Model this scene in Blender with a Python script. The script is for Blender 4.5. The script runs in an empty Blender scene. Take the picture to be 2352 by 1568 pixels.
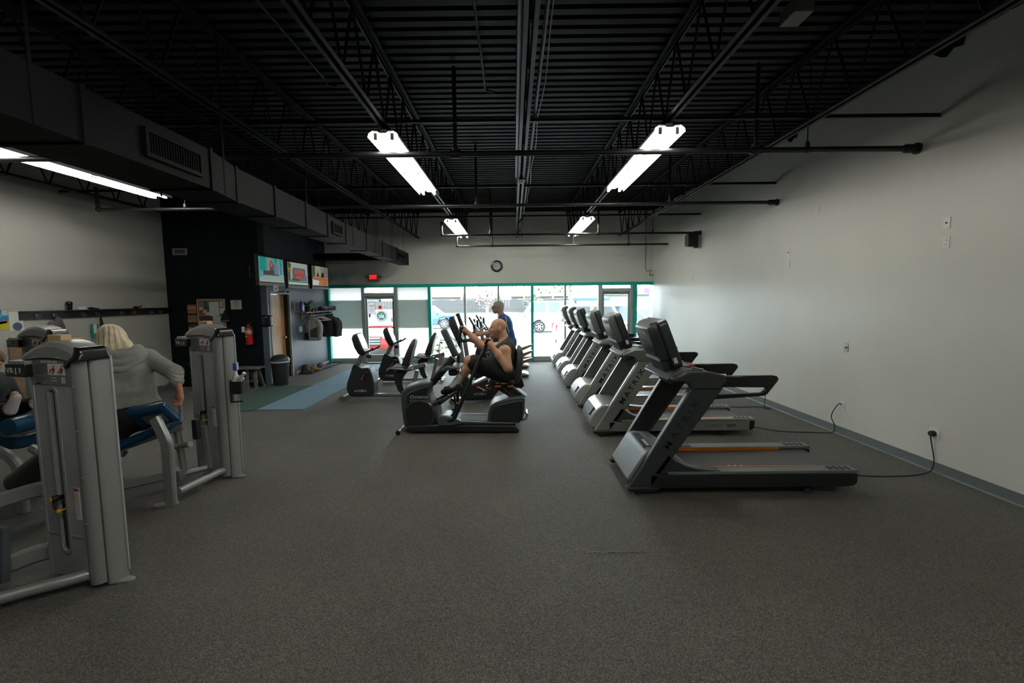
import bpy, bmesh, math, random
import numpy as np
from math import sin, cos, pi, radians as R_
from mathutils import Vector, Matrix
random.seed(7)
SC = bpy.context.scene
COL = SC.collection

# ------------------------------------------------------------------ camera
def cam_axes(pitch, yaw, roll):
    fw = np.array([sin(yaw)*cos(pitch), cos(yaw)*cos(pitch), sin(pitch)])
    r = np.array([cos(yaw), -sin(yaw), 0.0]); u = np.cross(r, fw)
    return cos(roll)*r + sin(roll)*u, -sin(roll)*r + cos(roll)*u, fw
_r, _u, _f = cam_axes(-.0915, -.0042, -.0107)
cd = bpy.data.cameras.new('camera'); cam = bpy.data.objects.new('camera', cd); COL.objects.link(cam)
cam.matrix_world = Matrix(((_r[0], _u[0], -_f[0], 0), (_r[1], _u[1], -_f[1], 0), (_r[2], _u[2], -_f[2], 1.85), (0, 0, 0, 1)))
cd.sensor_width = 36.0; cd.lens = 36.0*1080/2352; cd.clip_start = .05; cd.clip_end = 500
SC.camera = cam

# ------------------------------------------------------------------ world: bright hazy overcast sky
w = bpy.data.worlds.new('overcast_sky'); SC.world = w; w.use_nodes = True
nt = w.node_tree; nt.nodes.clear()
bg = nt.nodes.new('ShaderNodeBackground'); out = nt.nodes.new('ShaderNodeOutputWorld')
bg.inputs[0].default_value = (.82, .93, 1, 1); bg.inputs[1].default_value = SKY = 18.0
nt.links.new(bg.outputs[0], out.inputs[0])
sd = bpy.data.lights.new('sun_behind_haze', 'SUN'); sd.energy = 4.0; sd.angle = R_(40); sd.color = (1, .97, .92)
so = bpy.data.objects.new('sun_behind_haze', sd); COL.objects.link(so); so.rotation_euler = (R_(35), 0, R_(170))

# ------------------------------------------------------------------ exposure
SC.view_settings.view_transform = 'Standard'; SC.view_settings.look = 'None'
SC.view_settings.exposure = 0.0; SC.view_settings.gamma = 1.0
SC.view_settings.use_curve_mapping = False
TUBE = 48.0           # emission of one fluorescent tube
cy = SC.cycles
cy.use_denoising = True; cy.max_bounces = 8; cy.diffuse_bounces = 4; cy.glossy_bounces = 4
cy.transparent_max_bounces = 16; cy.transmission_bounces = 6; cy.sample_clamp_indirect = 6.0
cy.caustics_reflective = False; cy.caustics_refractive = False
try: cy.denoiser = 'OPENIMAGEDENOISE'
except Exception: pass

# ------------------------------------------------------------------ materials
MATS = {}
def srgb(c):
    return tuple(((v/255+.055)/1.055)**2.4 if v > 10 else v/255/12.92 for v in c)
def mat(name, col, rough=.5, metal=0.0, spec=.5, emit=None, estr=0.0, noise=None, bump=None, coat=0.0, trans=0.0, alpha=1.0):
    """col: linear rgb.  noise=(scale, amount, detail)  bump=(scale, strength)"""
    if name in MATS: return MATS[name]
    m = bpy.data.materials.new(name); m.use_nodes = True; MATS[name] = m
    n = m.node_tree.nodes; l = m.node_tree.links; b = n['Principled BSDF']
    b.inputs['Base Color'].default_value = (*col, 1); b.inputs['Roughness'].default_value = rough
    b.inputs['Metallic'].default_value = metal; b.inputs['Specular IOR Level'].default_value = spec
    b.inputs['Coat Weight'].default_value = coat
    if trans: b.inputs['Transmission Weight'].default_value = trans
    if emit is not None:
        b.inputs['Emission Color'].default_value = (*emit, 1); b.inputs['Emission Strength'].default_value = estr
    if noise or bump:
        tc = n.new('ShaderNodeTexCoord')
    if noise:
        t = n.new('ShaderNodeTexNoise'); t.inputs['Scale'].default_value = noise[0]; t.inputs['Detail'].default_value = noise[2] if len(noise) > 2 else 3
        l.new(tc.outputs['Object'], t.inputs['Vector'])
        cr = n.new('ShaderNodeValToRGB'); a = noise[1]
        cr.color_ramp.elements[0].position = .3; cr.color_ramp.elements[1].position = .7
        cr.color_ramp.elements[0].color = (*[c*(1-a) for c in col], 1); cr.color_ramp.elements[1].color = (*[min(1, c*(1+a)) for c in col], 1)
        l.new(t.outputs['Fac'], cr.inputs[0]); l.new(cr.outputs[0], b.inputs['Base Color'])
    if bump:
        t2 = n.new('ShaderNodeTexNoise'); t2.inputs['Scale'].default_value = bump[0]; t2.inputs['Detail'].default_value = 2
        l.new(tc.outputs['Object'], t2.inputs['Vector'])
        bp = n.new('ShaderNodeBump'); bp.inputs['Strength'].default_value = bump[1]; bp.inputs['Distance'].default_value = .01
        l.new(t2.outputs['Fac'], bp.inputs['Height']); l.new(bp.outputs[0], b.inputs['Normal'])
    return m
def glass_mat(name, tint=(1, 1, 1), refl=1.0):
    if name in MATS: return MATS[name]
    m = bpy.data.materials.new(name); m.use_nodes = True; MATS[name] = m
    n = m.node_tree.nodes; l = m.node_tree.links; n.clear()
    o = n.new('ShaderNodeOutputMaterial'); mx = n.new('ShaderNodeMixShader'); fr = n.new('ShaderNodeFresnel'); fr.inputs[0].default_value = 1.5
    ts = n.new('ShaderNodeBsdfTransparent'); ts.inputs[0].default_value = (*tint, 1)
    gl = n.new('ShaderNodeBsdfGlossy'); gl.inputs['Roughness'].default_value = .02; gl.inputs[0].default_value = (refl, refl, refl, 1)
    l.new(fr.outputs[0], mx.inputs[0]); l.new(ts.outputs[0], mx.inputs[1]); l.new(gl.outputs[0], mx.inputs[2]); l.new(mx.outputs[0], o.inputs[0])
    return m
def frost_mat(name, col, transl):
    if name in MATS: return MATS[name]
    m = bpy.data.materials.new(name); m.use_nodes = True; MATS[name] = m
    n = m.node_tree.nodes; l = m.node_tree.links; n.clear()
    o = n.new('ShaderNodeOutputMaterial'); mx = n.new('ShaderNodeMixShader'); mx.inputs[0].default_value = transl
    d = n.new('ShaderNodeBsdfDiffuse'); d.inputs[0].default_value = (*col, 1)
    t = n.new('ShaderNodeBsdfTranslucent'); t.inputs[0].default_value = (*col, 1)
    l.new(d.outputs[0], mx.inputs[1]); l.new(t.outputs[0], mx.inputs[2]); l.new(mx.outputs[0], o.inputs[0])
    return m

# ------------------------------------------------------------------ mesh builder
class MB:
    def __init__(s): s.v = []; s.f = []; s.m = []; s.cm = 0
    def add(s, vs, fs):
        o = len(s.v); s.v += [tuple(map(float, p)) for p in vs]
        for f in fs: s.f.append(tuple(i+o for i in f)); s.m.append(s.cm)
        return s
    def box(s, x0, x1, y0, y1, z0, z1):
        return s.add([(x0,y0,z0),(x1,y0,z0),(x1,y1,z0),(x0,y1,z0),(x0,y0,z1),(x1,y0,z1),(x1,y1,z1),(x0,y1,z1)],
                     [(3,2,1,0),(4,5,6,7),(0,1,5,4),(1,2,6,5),(2,3,7,6),(3,0,4,7)])
    def prism(s, poly, a0, a1, axis='y', inset=0.0):
        """poly of 2-d points: (x,z) for axis y, (y,z) for x, (x,y) for z"""
        n = len(poly)
        def P(p, a): return {'y': (p[0], a, p[1]), 'x': (a, p[0], p[1]), 'z': (p[0], p[1], a)}[axis]
        vs = [P(p, a0) for p in poly] + [P(p, a1) for p in poly]
        fs = [tuple(range(n)), tuple(range(2*n-1, n-1, -1))] + [((i+1) % n, i, n+i, n+(i+1) % n) for i in range(n)]
        return s.add(vs, fs)
    def ring(s, outer, inner, a0, a1, axis='y'):
        n = len(outer)
        def P(p, a): return {'y': (p[0], a, p[1]), 'x': (a, p[0], p[1]), 'z': (p[0], p[1], a)}[axis]
        vs = [P(p, a0) for p in outer]+[P(p, a0) for p in inner]+[P(p, a1) for p in outer]+[P(p, a1) for p in inner]
        fs = []
        for i in range(n):
            j = (i+1) % n
            fs += [(i, j, n+j, n+i), (2*n+j, 2*n+i, 3*n+i, 3*n+j), (j, i, 2*n+i, 2*n+j), (n+i, n+j, 3*n+j, 3*n+i)]
        return s.add(vs, fs)
    def sweep(s, path, sec, closed=False, up=(0, 0, 1), caps=True, scale=None):
        """sec: list of 2-d offsets (side, up)"""
        pts = [Vector(p) for p in path]; n = len(pts); k = len(sec); vs = []
        upv = Vector(up); prev = None
        for i, p in enumerate(pts):
            a = pts[i-1] if (i > 0 or closed) else p; b = pts[(i+1) % n] if (i < n-1 or closed) else p
            t = (b-a).normalized()
            if prev is None:
                if abs(t.dot(upv)) > .98: upv = Vector((0, 1, 0)) if abs(t.y) < .9 else Vector((1, 0, 0))
                side = t.cross(upv).normalized(); u = side.cross(t).normalized()
            else:
                side = prev - t*prev.dot(t); side.normalize(); u = side.cross(t).normalized()
            prev = side
            q = scale[i] if scale else 1.0
            # mitre
            mlen = 1.0
            if 0 < i < n-1 or closed:
                d1 = (p-a).normalized(); c = max(.35, math.sqrt(max(0, (1+d1.dot((b-p).normalized()))/2))); mlen = 1/c
            vs += [p + (side*c0 + u*c1)*q for c0, c1 in sec]
        fs = []
        for i in range(n if closed else n-1):
            j = (i+1) % n
            for e in range(k): fs.append((i*k+e, i*k+(e+1) % k, j*k+(e+1) % k, j*k+e))
        if caps and not closed: fs += [tuple(range(k-1, -1, -1)), tuple((n-1)*k+e for e in range(k))]
        return s.add(vs, fs)
    def tube(s, path, r, n=10, closed=False, caps=True):
        if isinstance(r, (list, tuple)): sc = list(r); r0 = 1.0
        else: sc = None; r0 = r
        return s.sweep(path, [(r0*cos(2*pi*i/n), r0*sin(2*pi*i/n)) for i in range(n)], closed, caps=caps, scale=sc)
    def rtube(s, path, w, h, up=(0, 0, 1), rad=.25):
        """rounded rectangular tube w (side) x h (up)"""
        a, b = w/2, h/2; c = rad*min(w, h)
        sec = [(a-c, -b), (a, -b+c), (a, b-c), (a-c, b), (-a+c, b), (-a, b-c), (-a, -b+c), (-a+c, -b)]
        return s.sweep(path, sec, up=up)
    def lathe(s, prof, n=20, c=(0, 0, 0), axis='z', a0=0, a1=2*pi):
        full = abs(a1-a0-2*pi) < 1e-6; m = n if full else n+1; k = len(prof); vs = []
        for i in range(m):
            t = a0+(a1-a0)*i/n
            for r, z in prof:
                p = (r*cos(t), r*sin(t), z)
                if axis == 'x': p = (z, p[0], p[1])
                elif axis == 'y': p = (p[1], z, p[0])
                vs.append((p[0]+c[0], p[1]+c[1], p[2]+c[2]))
        fs = []
        for i in range(n):
            j = (i+1) % m
            for e in range(k-1): fs.append((i*k+e, j*k+e, j*k+e+1, i*k+e+1))
        if full and prof[0] != prof[-1]:
            if prof[0][0] > 1e-6: fs.append(tuple(i*k for i in range(m-1, -1, -1)))
            if prof[-1][0] > 1e-6: fs.append(tuple(i*k+k-1 for i in range(m)))
        return s.add(vs, fs)
    def cyl(s, a, b, r, n=14): return s.tube([a, b], r, n)
    def ball(s, c, r, n=12, sc=(1, 1, 1)):
        pr = [(sin(pi*i/(n//2))*r, -cos(pi*i/(n//2))*r) for i in range(n//2+1)]
        o = len(s.v); s.lathe([(max(q, 1e-7), z) for q, z in pr], n)
        for i in range(o, len(s.v)):
            p = s.v[i]; s.v[i] = (p[0]*sc[0]+c[0], p[1]*sc[1]+c[1], p[2]*sc[2]+c[2])
        return s
    def grid(s, fn, nu, nv, closed_u=False):
        vs = [fn(i/(nu if closed_u else nu-1), j/(nv-1)) for i in range(nu) for j in range(nv)]
        fs = []
        for i in range(nu if closed_u else nu-1):
            for j in range(nv-1):
                a = i*nv+j; b = ((i+1) % nu)*nv+j
                fs.append((a, b, b+1, a+1))
        return s.add(vs, fs)
    def loft(s, rings, caps=True):
        k = len(rings[0]); vs = [p for r in rings for p in r]; fs = []
        for i in range(len(rings)-1):
            for e in range(k): fs.append((i*k+e, i*k+(e+1) % k, (i+1)*k+(e+1) % k, (i+1)*k+e))
        if caps: fs += [tuple(range(k-1, -1, -1)), tuple((len(rings)-1)*k+e for e in range(k))]
        return s.add(vs, fs)
    def text(s, body, org, right, up, h, ext=.001, align='CENTER', sx=1.0, spacing=1.0, width=None):
        vs, fs = text_mesh(body, align, spacing)
        if width: sx = width/((max(p[0] for p in vs)-min(p[0] for p in vs))*h/.72)
        rt = Vector(right).normalized(); uu = Vector(up).normalized(); nn = rt.cross(uu)
        o = Vector(org); k = h/.72
        return s.add([o + rt*(p[0]*k*sx) + uu*(p[1]*k) + nn*(p[2]*ext) for p in vs], fs)
    def xf(s, M, o=0):
        for i in range(o, len(s.v)): s.v[i] = tuple(M @ Vector(s.v[i]))
        return s
    def mesh(s, name):
        me = bpy.data.meshes.new(name); me.from_pydata(s.v, [], s.f); return me
    def build(s, name, m, parent=None, smooth=35, bevel=0, seg=2, label=None, kind=None, thick=0, sub=0):
        me = s.mesh(name)
        for q in (m if isinstance(m, (list, tuple)) else [m]): me.materials.append(q)
        if isinstance(m, (list, tuple)): me.polygons.foreach_set('material_index', s.m)
        bm = bmesh.new(); bm.from_mesh(me); bmesh.ops.recalc_face_normals(bm, faces=bm.faces); bm.to_mesh(me); bm.free()
        if smooth:
            me.polygons.foreach_set('use_smooth', [True]*len(me.polygons)); me.set_sharp_from_angle(angle=R_(smooth))
        me.update()
        o = bpy.data.objects.new(name, me); COL.objects.link(o)
        if parent is not None: o.parent = parent
        if thick:
            q = o.modifiers.new('thickness', 'SOLIDIFY'); q.thickness = thick; q.offset = 0
        if bevel:
            q = o.modifiers.new('bevel', 'BEVEL'); q.width = bevel; q.segments = seg; q.limit_method = 'ANGLE'; q.angle_limit = R_(40)
            q.harden_normals = False
        if sub:
            q = o.modifiers.new('sub', 'SUBSURF'); q.levels = sub; q.render_levels = sub
        if label: o['label'] = label
        if kind: o['kind'] = kind
        return o
_TX = {}
def text_mesh(body, align, spacing):
    key = (body, align, spacing)
    if key in _TX: return _TX[key]
    cu = bpy.data.curves.new('t', 'FONT'); cu.body = body; cu.align_x = align; cu.align_y = 'CENTER'; cu.size = 1; cu.extrude = .5; cu.resolution_u = 2; cu.offset = .012
    cu.space_character = spacing
    ob = bpy.data.objects.new('t', cu); COL.objects.link(ob)
    dg = bpy.context.evaluated_depsgraph_get(); me = ob.evaluated_get(dg).to_mesh()
    vs = [tuple(v.co) for v in me.vertices]; fs = [tuple(p.vertices) for p in me.polygons]
    ob.evaluated_get(dg).to_mesh_clear(); bpy.data.objects.remove(ob); bpy.data.curves.remove(cu)
    _TX[key] = (vs, fs); return vs, fs
def thing(name, label, cat, loc=(0, 0, 0), rz=0, group=None):
    o = bpy.data.objects.new(name, None); COL.objects.link(o); o.location = loc; o.rotation_euler = (0, 0, rz)
    o.empty_display_size = .1
    o['label'] = label; o['category'] = cat
    if group: o['group'] = group
    return o
def tag(o, label, cat, group=None):
    o['label'] = label; o['category'] = cat
    if group: o['group'] = group
    return o
def struct(o): o['kind'] = 'structure'; return o
def dup(root, loc, rz=0, label=None):
    def cp(o, par):
        c = o.copy(); COL.objects.link(c)
        if par is not None: c.parent = par
        for ch in kids.get(o.name, []): cp(ch, c)
        return c
    kids = {}
    for o in root.children_recursive: kids.setdefault(o.parent.name, []).append(o)
    r = cp(root, None); r.location = loc; r.rotation_euler = (0, 0, rz)
    if label: r['label'] = label
    return r
def B(*a): return MB().box(*a)
def arc(cx, cz, r, a0, a1, n): return [(cx+r*cos(R_(a0+(a1-a0)*i/n)), cz+r*sin(R_(a0+(a1-a0)*i/n))) for i in range(n+1)]
def rrect(x0, x1, z0, z1, r, n=4):
    return arc(x1-r, z0+r, r, -90, 0, n)+arc(x1-r, z1-r, r, 0, 90, n)+arc(x0+r, z1-r, r, 90, 180, n)+arc(x0+r, z0+r, r, 180, 270, n)
def spline(pts, n=6):
    """Catmull-Rom through points"""
    P = [np.array(p, float) for p in pts]; P = [2*P[0]-P[1]]+P+[2*P[-1]-P[-2]]; o = []
    for i in range(1, len(P)-2):
        for k in range(n):
            t = k/n; a, b, c, d = P[i-1], P[i], P[i+1], P[i+2]
            o.append(tuple(.5*((2*b)+(-a+c)*t+(2*a-5*b+4*c-d)*t*t+(-a+3*b-3*c+d)*t**3)))
    o.append(tuple(P[-2])); return o
# common materials
black = mat('black_plastic', (.012, .013, .014), .45)
blackg = mat('black_gloss', (.010, .011, .012), .22)
rubber = mat('black_rubber', (.016, .016, .017), .8)
chrome = mat('chrome', (.7, .7, .72), .18, 1.0)
steel = mat('brushed_steel', (.45, .46, .47), .38, .9)
white = mat('white_plastic', (.75, .76, .74), .45)
paper = mat('white_paper', (.78, .78, .75), .8)
# ================================================================== SETTING
def carpet_mat():
    m = bpy.data.materials.new('carpet'); m.use_nodes = True
    n = m.node_tree.nodes; l = m.node_tree.links; b = n['Principled BSDF']; b.inputs['Roughness'].default_value = .72; b.inputs['Specular IOR Level'].default_value = .5; b.inputs['Sheen Weight'].default_value = .12; b.inputs['Sheen Roughness'].default_value = .35
    tc = n.new('ShaderNodeTexCoord')
    def noise(sc, det, rough=.5):
        t = n.new('ShaderNodeTexNoise'); t.inputs['Scale'].default_value = sc; t.inputs['Detail'].default_value = det; t.inputs['Roughness'].default_value = rough
        l.new(tc.outputs['Object'], t.inputs['Vector']); return t
    v = n.new('ShaderNodeTexVoronoi'); v.inputs['Scale'].default_value = 200; l.new(tc.outputs['Object'], v.inputs['Vector'])
    bw = n.new('ShaderNodeRGBToBW'); l.new(v.outputs['Color'], bw.inputs[0])
    cr = n.new('ShaderNodeValToRGB'); e = cr.color_ramp.elements
    e[0].position = .15; e[0].color = (.018, .018, .0165, 1); e[1].position = .85; e[1].color = (.128, .120, .094, 1)
    x = cr.color_ramp.elements.new(.5); x.color = (.053, .052, .0445, 1)
    l.new(bw.outputs[0], cr.inputs[0])
    big = noise(.9, 4); mx = n.new('ShaderNodeMix'); mx.data_type = 'RGBA'; mx.blend_type = 'MULTIPLY'; mx.inputs[0].default_value = 1
    cr2 = n.new('ShaderNodeValToRGB'); e = cr2.color_ramp.elements; e[0].position = .3; e[1].position = .7
    e[0].color = (.80, .79, .77, 1); e[1].color = (1.12, 1.12, 1.12, 1); l.new(big.outputs['Fac'], cr2.inputs[0])
    l.new(cr.outputs[0], mx.inputs[6]); l.new(cr2.outputs[0], mx.inputs[7]); l.new(mx.outputs[2], b.inputs['Base Color'])
    bp = n.new('ShaderNodeBump'); bp.inputs['Strength'].default_value = .55; bp.inputs['Distance'].default_value = .004
    l.new(v.outputs['Distance'], bp.inputs['Height']); l.new(bp.outputs[0], b.inputs['Normal'])
    return m
CARPET = carpet_mat()
wallp = mat('grey_wall_paint', (.66, .665, .61), .42, spec=.5, noise=(1.3, .035, 4), bump=(90, .04))
navy = mat('navy_wall_paint', (.003, .0068, .0092), .65, spec=.15, noise=(2, .08, 3))
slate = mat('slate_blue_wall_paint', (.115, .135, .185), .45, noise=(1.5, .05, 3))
navyb = mat('dark_blue_wall_paint', (.008, .011, .022), .6)  # upper side wall, darker than the slate-blue lower part
ceilb = mat('black_ceiling_paint', (.0032, .0036, .004), .6, spec=.13)
ductm = mat('black_duct_paint', (.005, .0055, .006), .6, spec=.04, noise=(3, .25, 4), bump=(2.5, .25))
pipem = mat('black_pipe_paint', (.012, .013, .014), .42, spec=.4)
teal = mat('teal_frame_paint', (.0, .40, .32), .35)
alu = mat('grey_green_aluminium', (.40, .46, .44), .42, .1)
basem = mat('grey_vinyl_base', (.105, .125, .128), .5)
XR = lambda y: 4.41-.0354*(y-3.9)     # right wall face
DECK = 4.32; JB = 3.60
struct(B(-7.7, 4.95, -6.2, 13.9, -.12, 0).build('floor', CARPET, smooth=0))
m = MB(); m.add([(XR(-6.2), -6.2, 0), (XR(14.1), 14.1, 0), (XR(14.1)+.25, 14.1, 0), (XR(-6.2)+.25, -6.2, 0)] + [(XR(-6.2), -6.2, 4.6), (XR(14.1), 14.1, 4.6), (XR(14.1)+.25, 14.1, 4.6), (XR(-6.2)+.25, -6.2, 4.6)],
    [(3,2,1,0),(4,5,6,7),(0,1,5,4),(1,2,6,5),(2,3,7,6),(3,0,4,7)])
struct(m.build('wall_right', wallp, smooth=0))
struct(B(-5.46, 4.15, 13.78, 14.0, 2.29, 4.6).build('wall_front', wallp, smooth=0))
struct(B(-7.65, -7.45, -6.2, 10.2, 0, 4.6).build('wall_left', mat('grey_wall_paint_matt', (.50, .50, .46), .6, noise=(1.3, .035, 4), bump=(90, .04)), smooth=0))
struct(B(-7.45, -5.44, 10.14, 10.40, 0, 4.6).build('wall_partition', navy, smooth=0))
struct(B(-7.65, 4.95, -6.4, -6.2, 0, 4.6).build('wall_back', wallp, smooth=0))
# side wall with the door opening
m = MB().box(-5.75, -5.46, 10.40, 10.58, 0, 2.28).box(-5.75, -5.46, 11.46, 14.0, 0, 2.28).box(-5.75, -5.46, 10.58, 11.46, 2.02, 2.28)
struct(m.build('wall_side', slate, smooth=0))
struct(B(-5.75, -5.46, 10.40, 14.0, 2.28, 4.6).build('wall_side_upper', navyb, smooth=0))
# corrugated roof deck, flutes across the room
prof = []; y = -6.2
while y < 13.95:
    prof += [(y, DECK), (y+.085, DECK), (y+.098, DECK+.038), (y+.139, DECK+.038)]; y += .152
poly = prof + [(prof[-1][0], DECK+.12), (-6.2, DECK+.12)]
m = MB(); n_ = len(prof)
m.add([(-7.7, p, z) for p, z in prof]+[(4.95, p, z) for p, z in prof], [(i, i+1, n_+i+1, n_+i) for i in range(n_-1)])
m.box(-7.7, 4.95, -6.4, 14.1, DECK+.06, DECK+.2)
struct(m.build('ceiling', ceilb, smooth=0))
# carpet tear on the floor
SX0, SY0 = .514, 3.267
m = MB()
for i in range(12):
    x = SX0+.0345*i; yy = SY0+.006*sin(i*1.7)
    m.tube([(x, yy, .001), (x+.02, yy+.004, .006+.003*(i % 3)), (x+.05, yy-.003, .002)], .0032, 5)
m.build('carpet_seam', mat('carpet_fray', (.27, .26, .225), .9), bpy.data.objects['floor'])
# baseboards
m = MB()
sec = [(0, 0), (.012, .0), (.004, .105), (0, .105)]
yy = [-6.2, 13.78]
vs = []; fs = []
for y in yy: vs += [(XR(y)-.002, y, 0), (XR(y)-.022, y, 0.0), (XR(y)-.012, y, .012), (XR(y)-.008, y, .105), (XR(y)-.002, y, .107)]
fs = [(i, i+1, 6+i, 5+i) for i in range(4)] + [(4, 0, 5, 9), (0, 4, 3, 2, 1), (5, 6, 7, 8, 9)]
struct(m.add(vs, fs).build('baseboard_right', basem, smooth=0))
struct(B(-5.458, -5.44, 11.62, 13.72, 0, .09).build('baseboard_side', mat('pale_base', (.42, .44, .42), .5), smooth=0))
struct(B(-7.448, -7.43, -6, 10.1, 0, .1).build('baseboard_left', basem, smooth=0))
# ---- storefront
GL = glass_mat('window_glass', (.96, .985, .975), .9)
FR = frost_mat('frosted_film', (.86, .88, .87), .62)
def window(n, x0, x1, z0=.12, z1=2.20, pane=GL, right=None, frame=alu, top=True):
    e = bpy.data.objects.new('window_%d' % n, None); COL.objects.link(e); e.location = (x0, 13.8, 0); e['kind'] = 'structure'
    w_ = x1-x0
    B(0, w_, .012, .020, z0, z1).build('pane', pane, e, smooth=0)
    if z0 < .5: B(-.03, w_+.03, -.04, .06, 0, z0).build('bottom_rail', frame, e, smooth=0, bevel=.004)
    B(0, w_, -.015, .045, z0, z0+.018).build('glazing_bead', frame, e, smooth=0)
    if right: B(w_, w_+right, -.05, .06, z0-.01, z1).build('mullion', frame, e, smooth=0, bevel=.004)
    return e
w1 = window(1, -5.37, -4.43, pane=FR)
w2 = window(2, -3.38, -2.49, pane=FR)
GREYF = frost_mat('grey_sign_vinyl', (.42, .475, .45), .45)
for e, wd in ((w1, .94), (w2, .89)): B(0, wd, .024, .030, 1.01, 1.84).build('vinyl_panel', GREYF, e, smooth=0, label='grey-green band across the frosted pane')  # grey-green band over the middle of each frosted pane
window(3, -2.405, -1.45, right=.06); window(4, -1.39, -.47, right=.06); window(5, -.41, .505)
window(6, .582, 1.48, right=.055); window(7, 1.535, 2.47); window(8, 3.585, 4.03)
window(9, -4.34, -3.49, 2.03, 2.20); window(10, 2.585, 3.396, 2.09, 2.20)
for i, (a, b) in enumerate(((-5.485, -5.37), (-2.49, -2.405), (.505, .582), (3.475, 3.585))):
    struct(B(a, b, 13.70, 13.87, 0, 2.21).build('trim_%d' % (i+1), teal, smooth=0, bevel=.004))
struct(B(-5.485, 4.05, 13.72, 13.87, 2.20, 2.29).build('trim_5', teal, smooth=0, bevel=.004))
for i, (a, b) in enumerate(((-4.43, -4.34), (-3.49, -3.38), (2.47, 2.585), (3.396, 3.475))):
    struct(B(a, b, 13.72, 13.87, 0, 2.21).build('trim_%d' % (i+6), alu, smooth=0, bevel=.004))
struct(B(-4.34, -3.49, 13.72, 13.87, 1.94, 2.035).build('trim_10', alu, smooth=0, bevel=.004))
struct(B(2.585, 3.396, 13.72, 13.87, 2.01, 2.095).build('trim_11', alu, smooth=0, bevel=.004))
def glass_door(n, x0, x1, top):
    e = bpy.data.objects.new('door_%d' % n, None); COL.objects.link(e); e.location = (x0, 13.79, 0); e['kind'] = 'structure'; w_ = x1-x0
    gz = .235
    B(0, w_, 0, .045, .01, gz).build('bottom_rail', alu, e, smooth=0, bevel=.004)
    B(0, w_, 0, .045, top-.07, top).build('top_rail', alu, e, smooth=0, bevel=.004)
    B(0, .055, 0, .045, gz, top-.07).build('stile', alu, e, smooth=0, bevel=.004)
    B(w_-.055, w_, 0, .045, gz, top-.07).build('stile', alu, e, smooth=0, bevel=.004)
    B(.055, w_-.055, .018, .026, gz, top-.07).build('pane', GL, e, smooth=0)
    m = MB().tube([(.03, -.055, 1.04), (w_-.03, -.055, 1.04)], .013, 10)
    for xx in (.05, w_-.05): m.box(xx-.02, xx+.02, -.06, 0, 1.015, 1.065)
    m.build('push_bar', mat('dull_aluminium', (.35, .37, .37), .35, .8), e)
    m = MB().box(w_*.55, w_*.9, -.05, 0, top-.045, top+.005); m.tube([(w_*.6, -.03, top-.05), (w_*.72, -.10, top-.06), (w_*.45, -.02, top-.01)], .008, 6)
    m.build('door_closer', mat('closer_grey', (.30, .33, .31), .5), e, bevel=.003)
    return e
d1 = glass_door(1, -4.335, -3.495, 1.94); d2 = glass_door(2, 2.59, 3.391, 2.01)
B(-.09, .07, -.06, .01, 1.93, 1.955).build('sensor_bar', black, d1, smooth=0, bevel=.004)
B(.745, .77, .016, .018, 1.20, 1.32).build('lock_plate', mat('dark_metal', (.05, .055, .055), .4, .6), d1, smooth=0)
# sign, sticker and club roundel on the left glass door
m = MB().ring([(.075, 1.43), (.275, 1.43), (.275, 1.77), (.075, 1.77)], [(.085, 1.44), (.265, 1.44), (.265, 1.76), (.085, 1.76)], .008, .016); m.build('notice_frame', frost_mat('notice_edge', (.25, .28, .30), .6), d1, smooth=0)
m = MB(); m.box(.085, .265, .004, .009, 1.44, 1.76).build('notice_sheet', frost_mat('white_vinyl', (.85, .87, .86), .7), d1, smooth=0)
red = frost_mat('sign_red', (.65, .12, .12), .6); ink = mat('grey_ink', (.12, .13, .15), .6)
m = MB()
for k in range(2): m.box(.10, .25, .002, .0045, 1.69-k*.03, 1.705-k*.03)
m.build('notice_heading', red, d1, smooth=0)
m = MB()
for k in range(6): m.box(.105+.01*(k % 2), .245-.012*(k % 3), .002, .0045, 1.62-k*.027, 1.628-k*.027)
m.build('notice_text', ink, d1, smooth=0)
B(.085, .13, .006, .014, 1.34, 1.44).build('sensor_box', mat('dark_metal', (.05, .055, .055)), d1, smooth=0, bevel=.004)
m = MB().lathe([(0.001, 0), (.055, 0), (.055, .003), (.001, .003)], 24, (.42, .012, 1.63), 'y'); m.build('round_sticker', frost_mat('orange_red_sticker', (.75, .15, .06), .6), d1)
m = MB().lathe([(.001, 0), (.026, 0), (.026, .002), (.001, .002)], 16, (.42, .010, 1.63), 'y'); m.build('sticker_face', frost_mat('sticker_pale', (.8, .4, .25), .6), d1)
RG = frost_mat('roundel_green', (.30, .42, .37), .65)
m = MB().lathe([(.150, 0), (.175, 0), (.175, .003), (.150, .003), (.150, 0)], 40, (.45, .013, 1.385), 'y')
m.build('roundel_outer_ring', frost_mat('roundel_pale', (.62, .74, .70), .7), d1)
m = MB().prism([(.45+.132*cos(2*pi*i/48), 1.385+.132*sin(2*pi*i/48)) for i in range(48)], .010, .014); rd_ = m.build('roundel_disc', RG, d1, smooth=0)
m = MB().text('alc', (.45, .012, 1.375), (-1, 0, 0), (0, 0, 1), .13, .02, width=.17); me_ = m.mesh('letter_cut')
bm_ = bmesh.new(); bm_.from_mesh(me_); bmesh.ops.remove_doubles(bm_, verts=bm_.verts, dist=1e-5); bmesh.ops.recalc_face_normals(bm_, faces=bm_.faces); bm_.to_mesh(me_); bm_.free()
oc_ = bpy.data.objects.new('letter_cut', me_); COL.objects.link(oc_); oc_.parent = d1
q = rd_.modifiers.new('letters', 'BOOLEAN'); q.object = oc_; q.operation = 'DIFFERENCE'; q.solver = 'EXACT'
bpy.context.view_layer.update(); dg_ = bpy.context.evaluated_depsgraph_get(); nm_ = bpy.data.meshes.new_from_object(rd_.evaluated_get(dg_))
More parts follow.
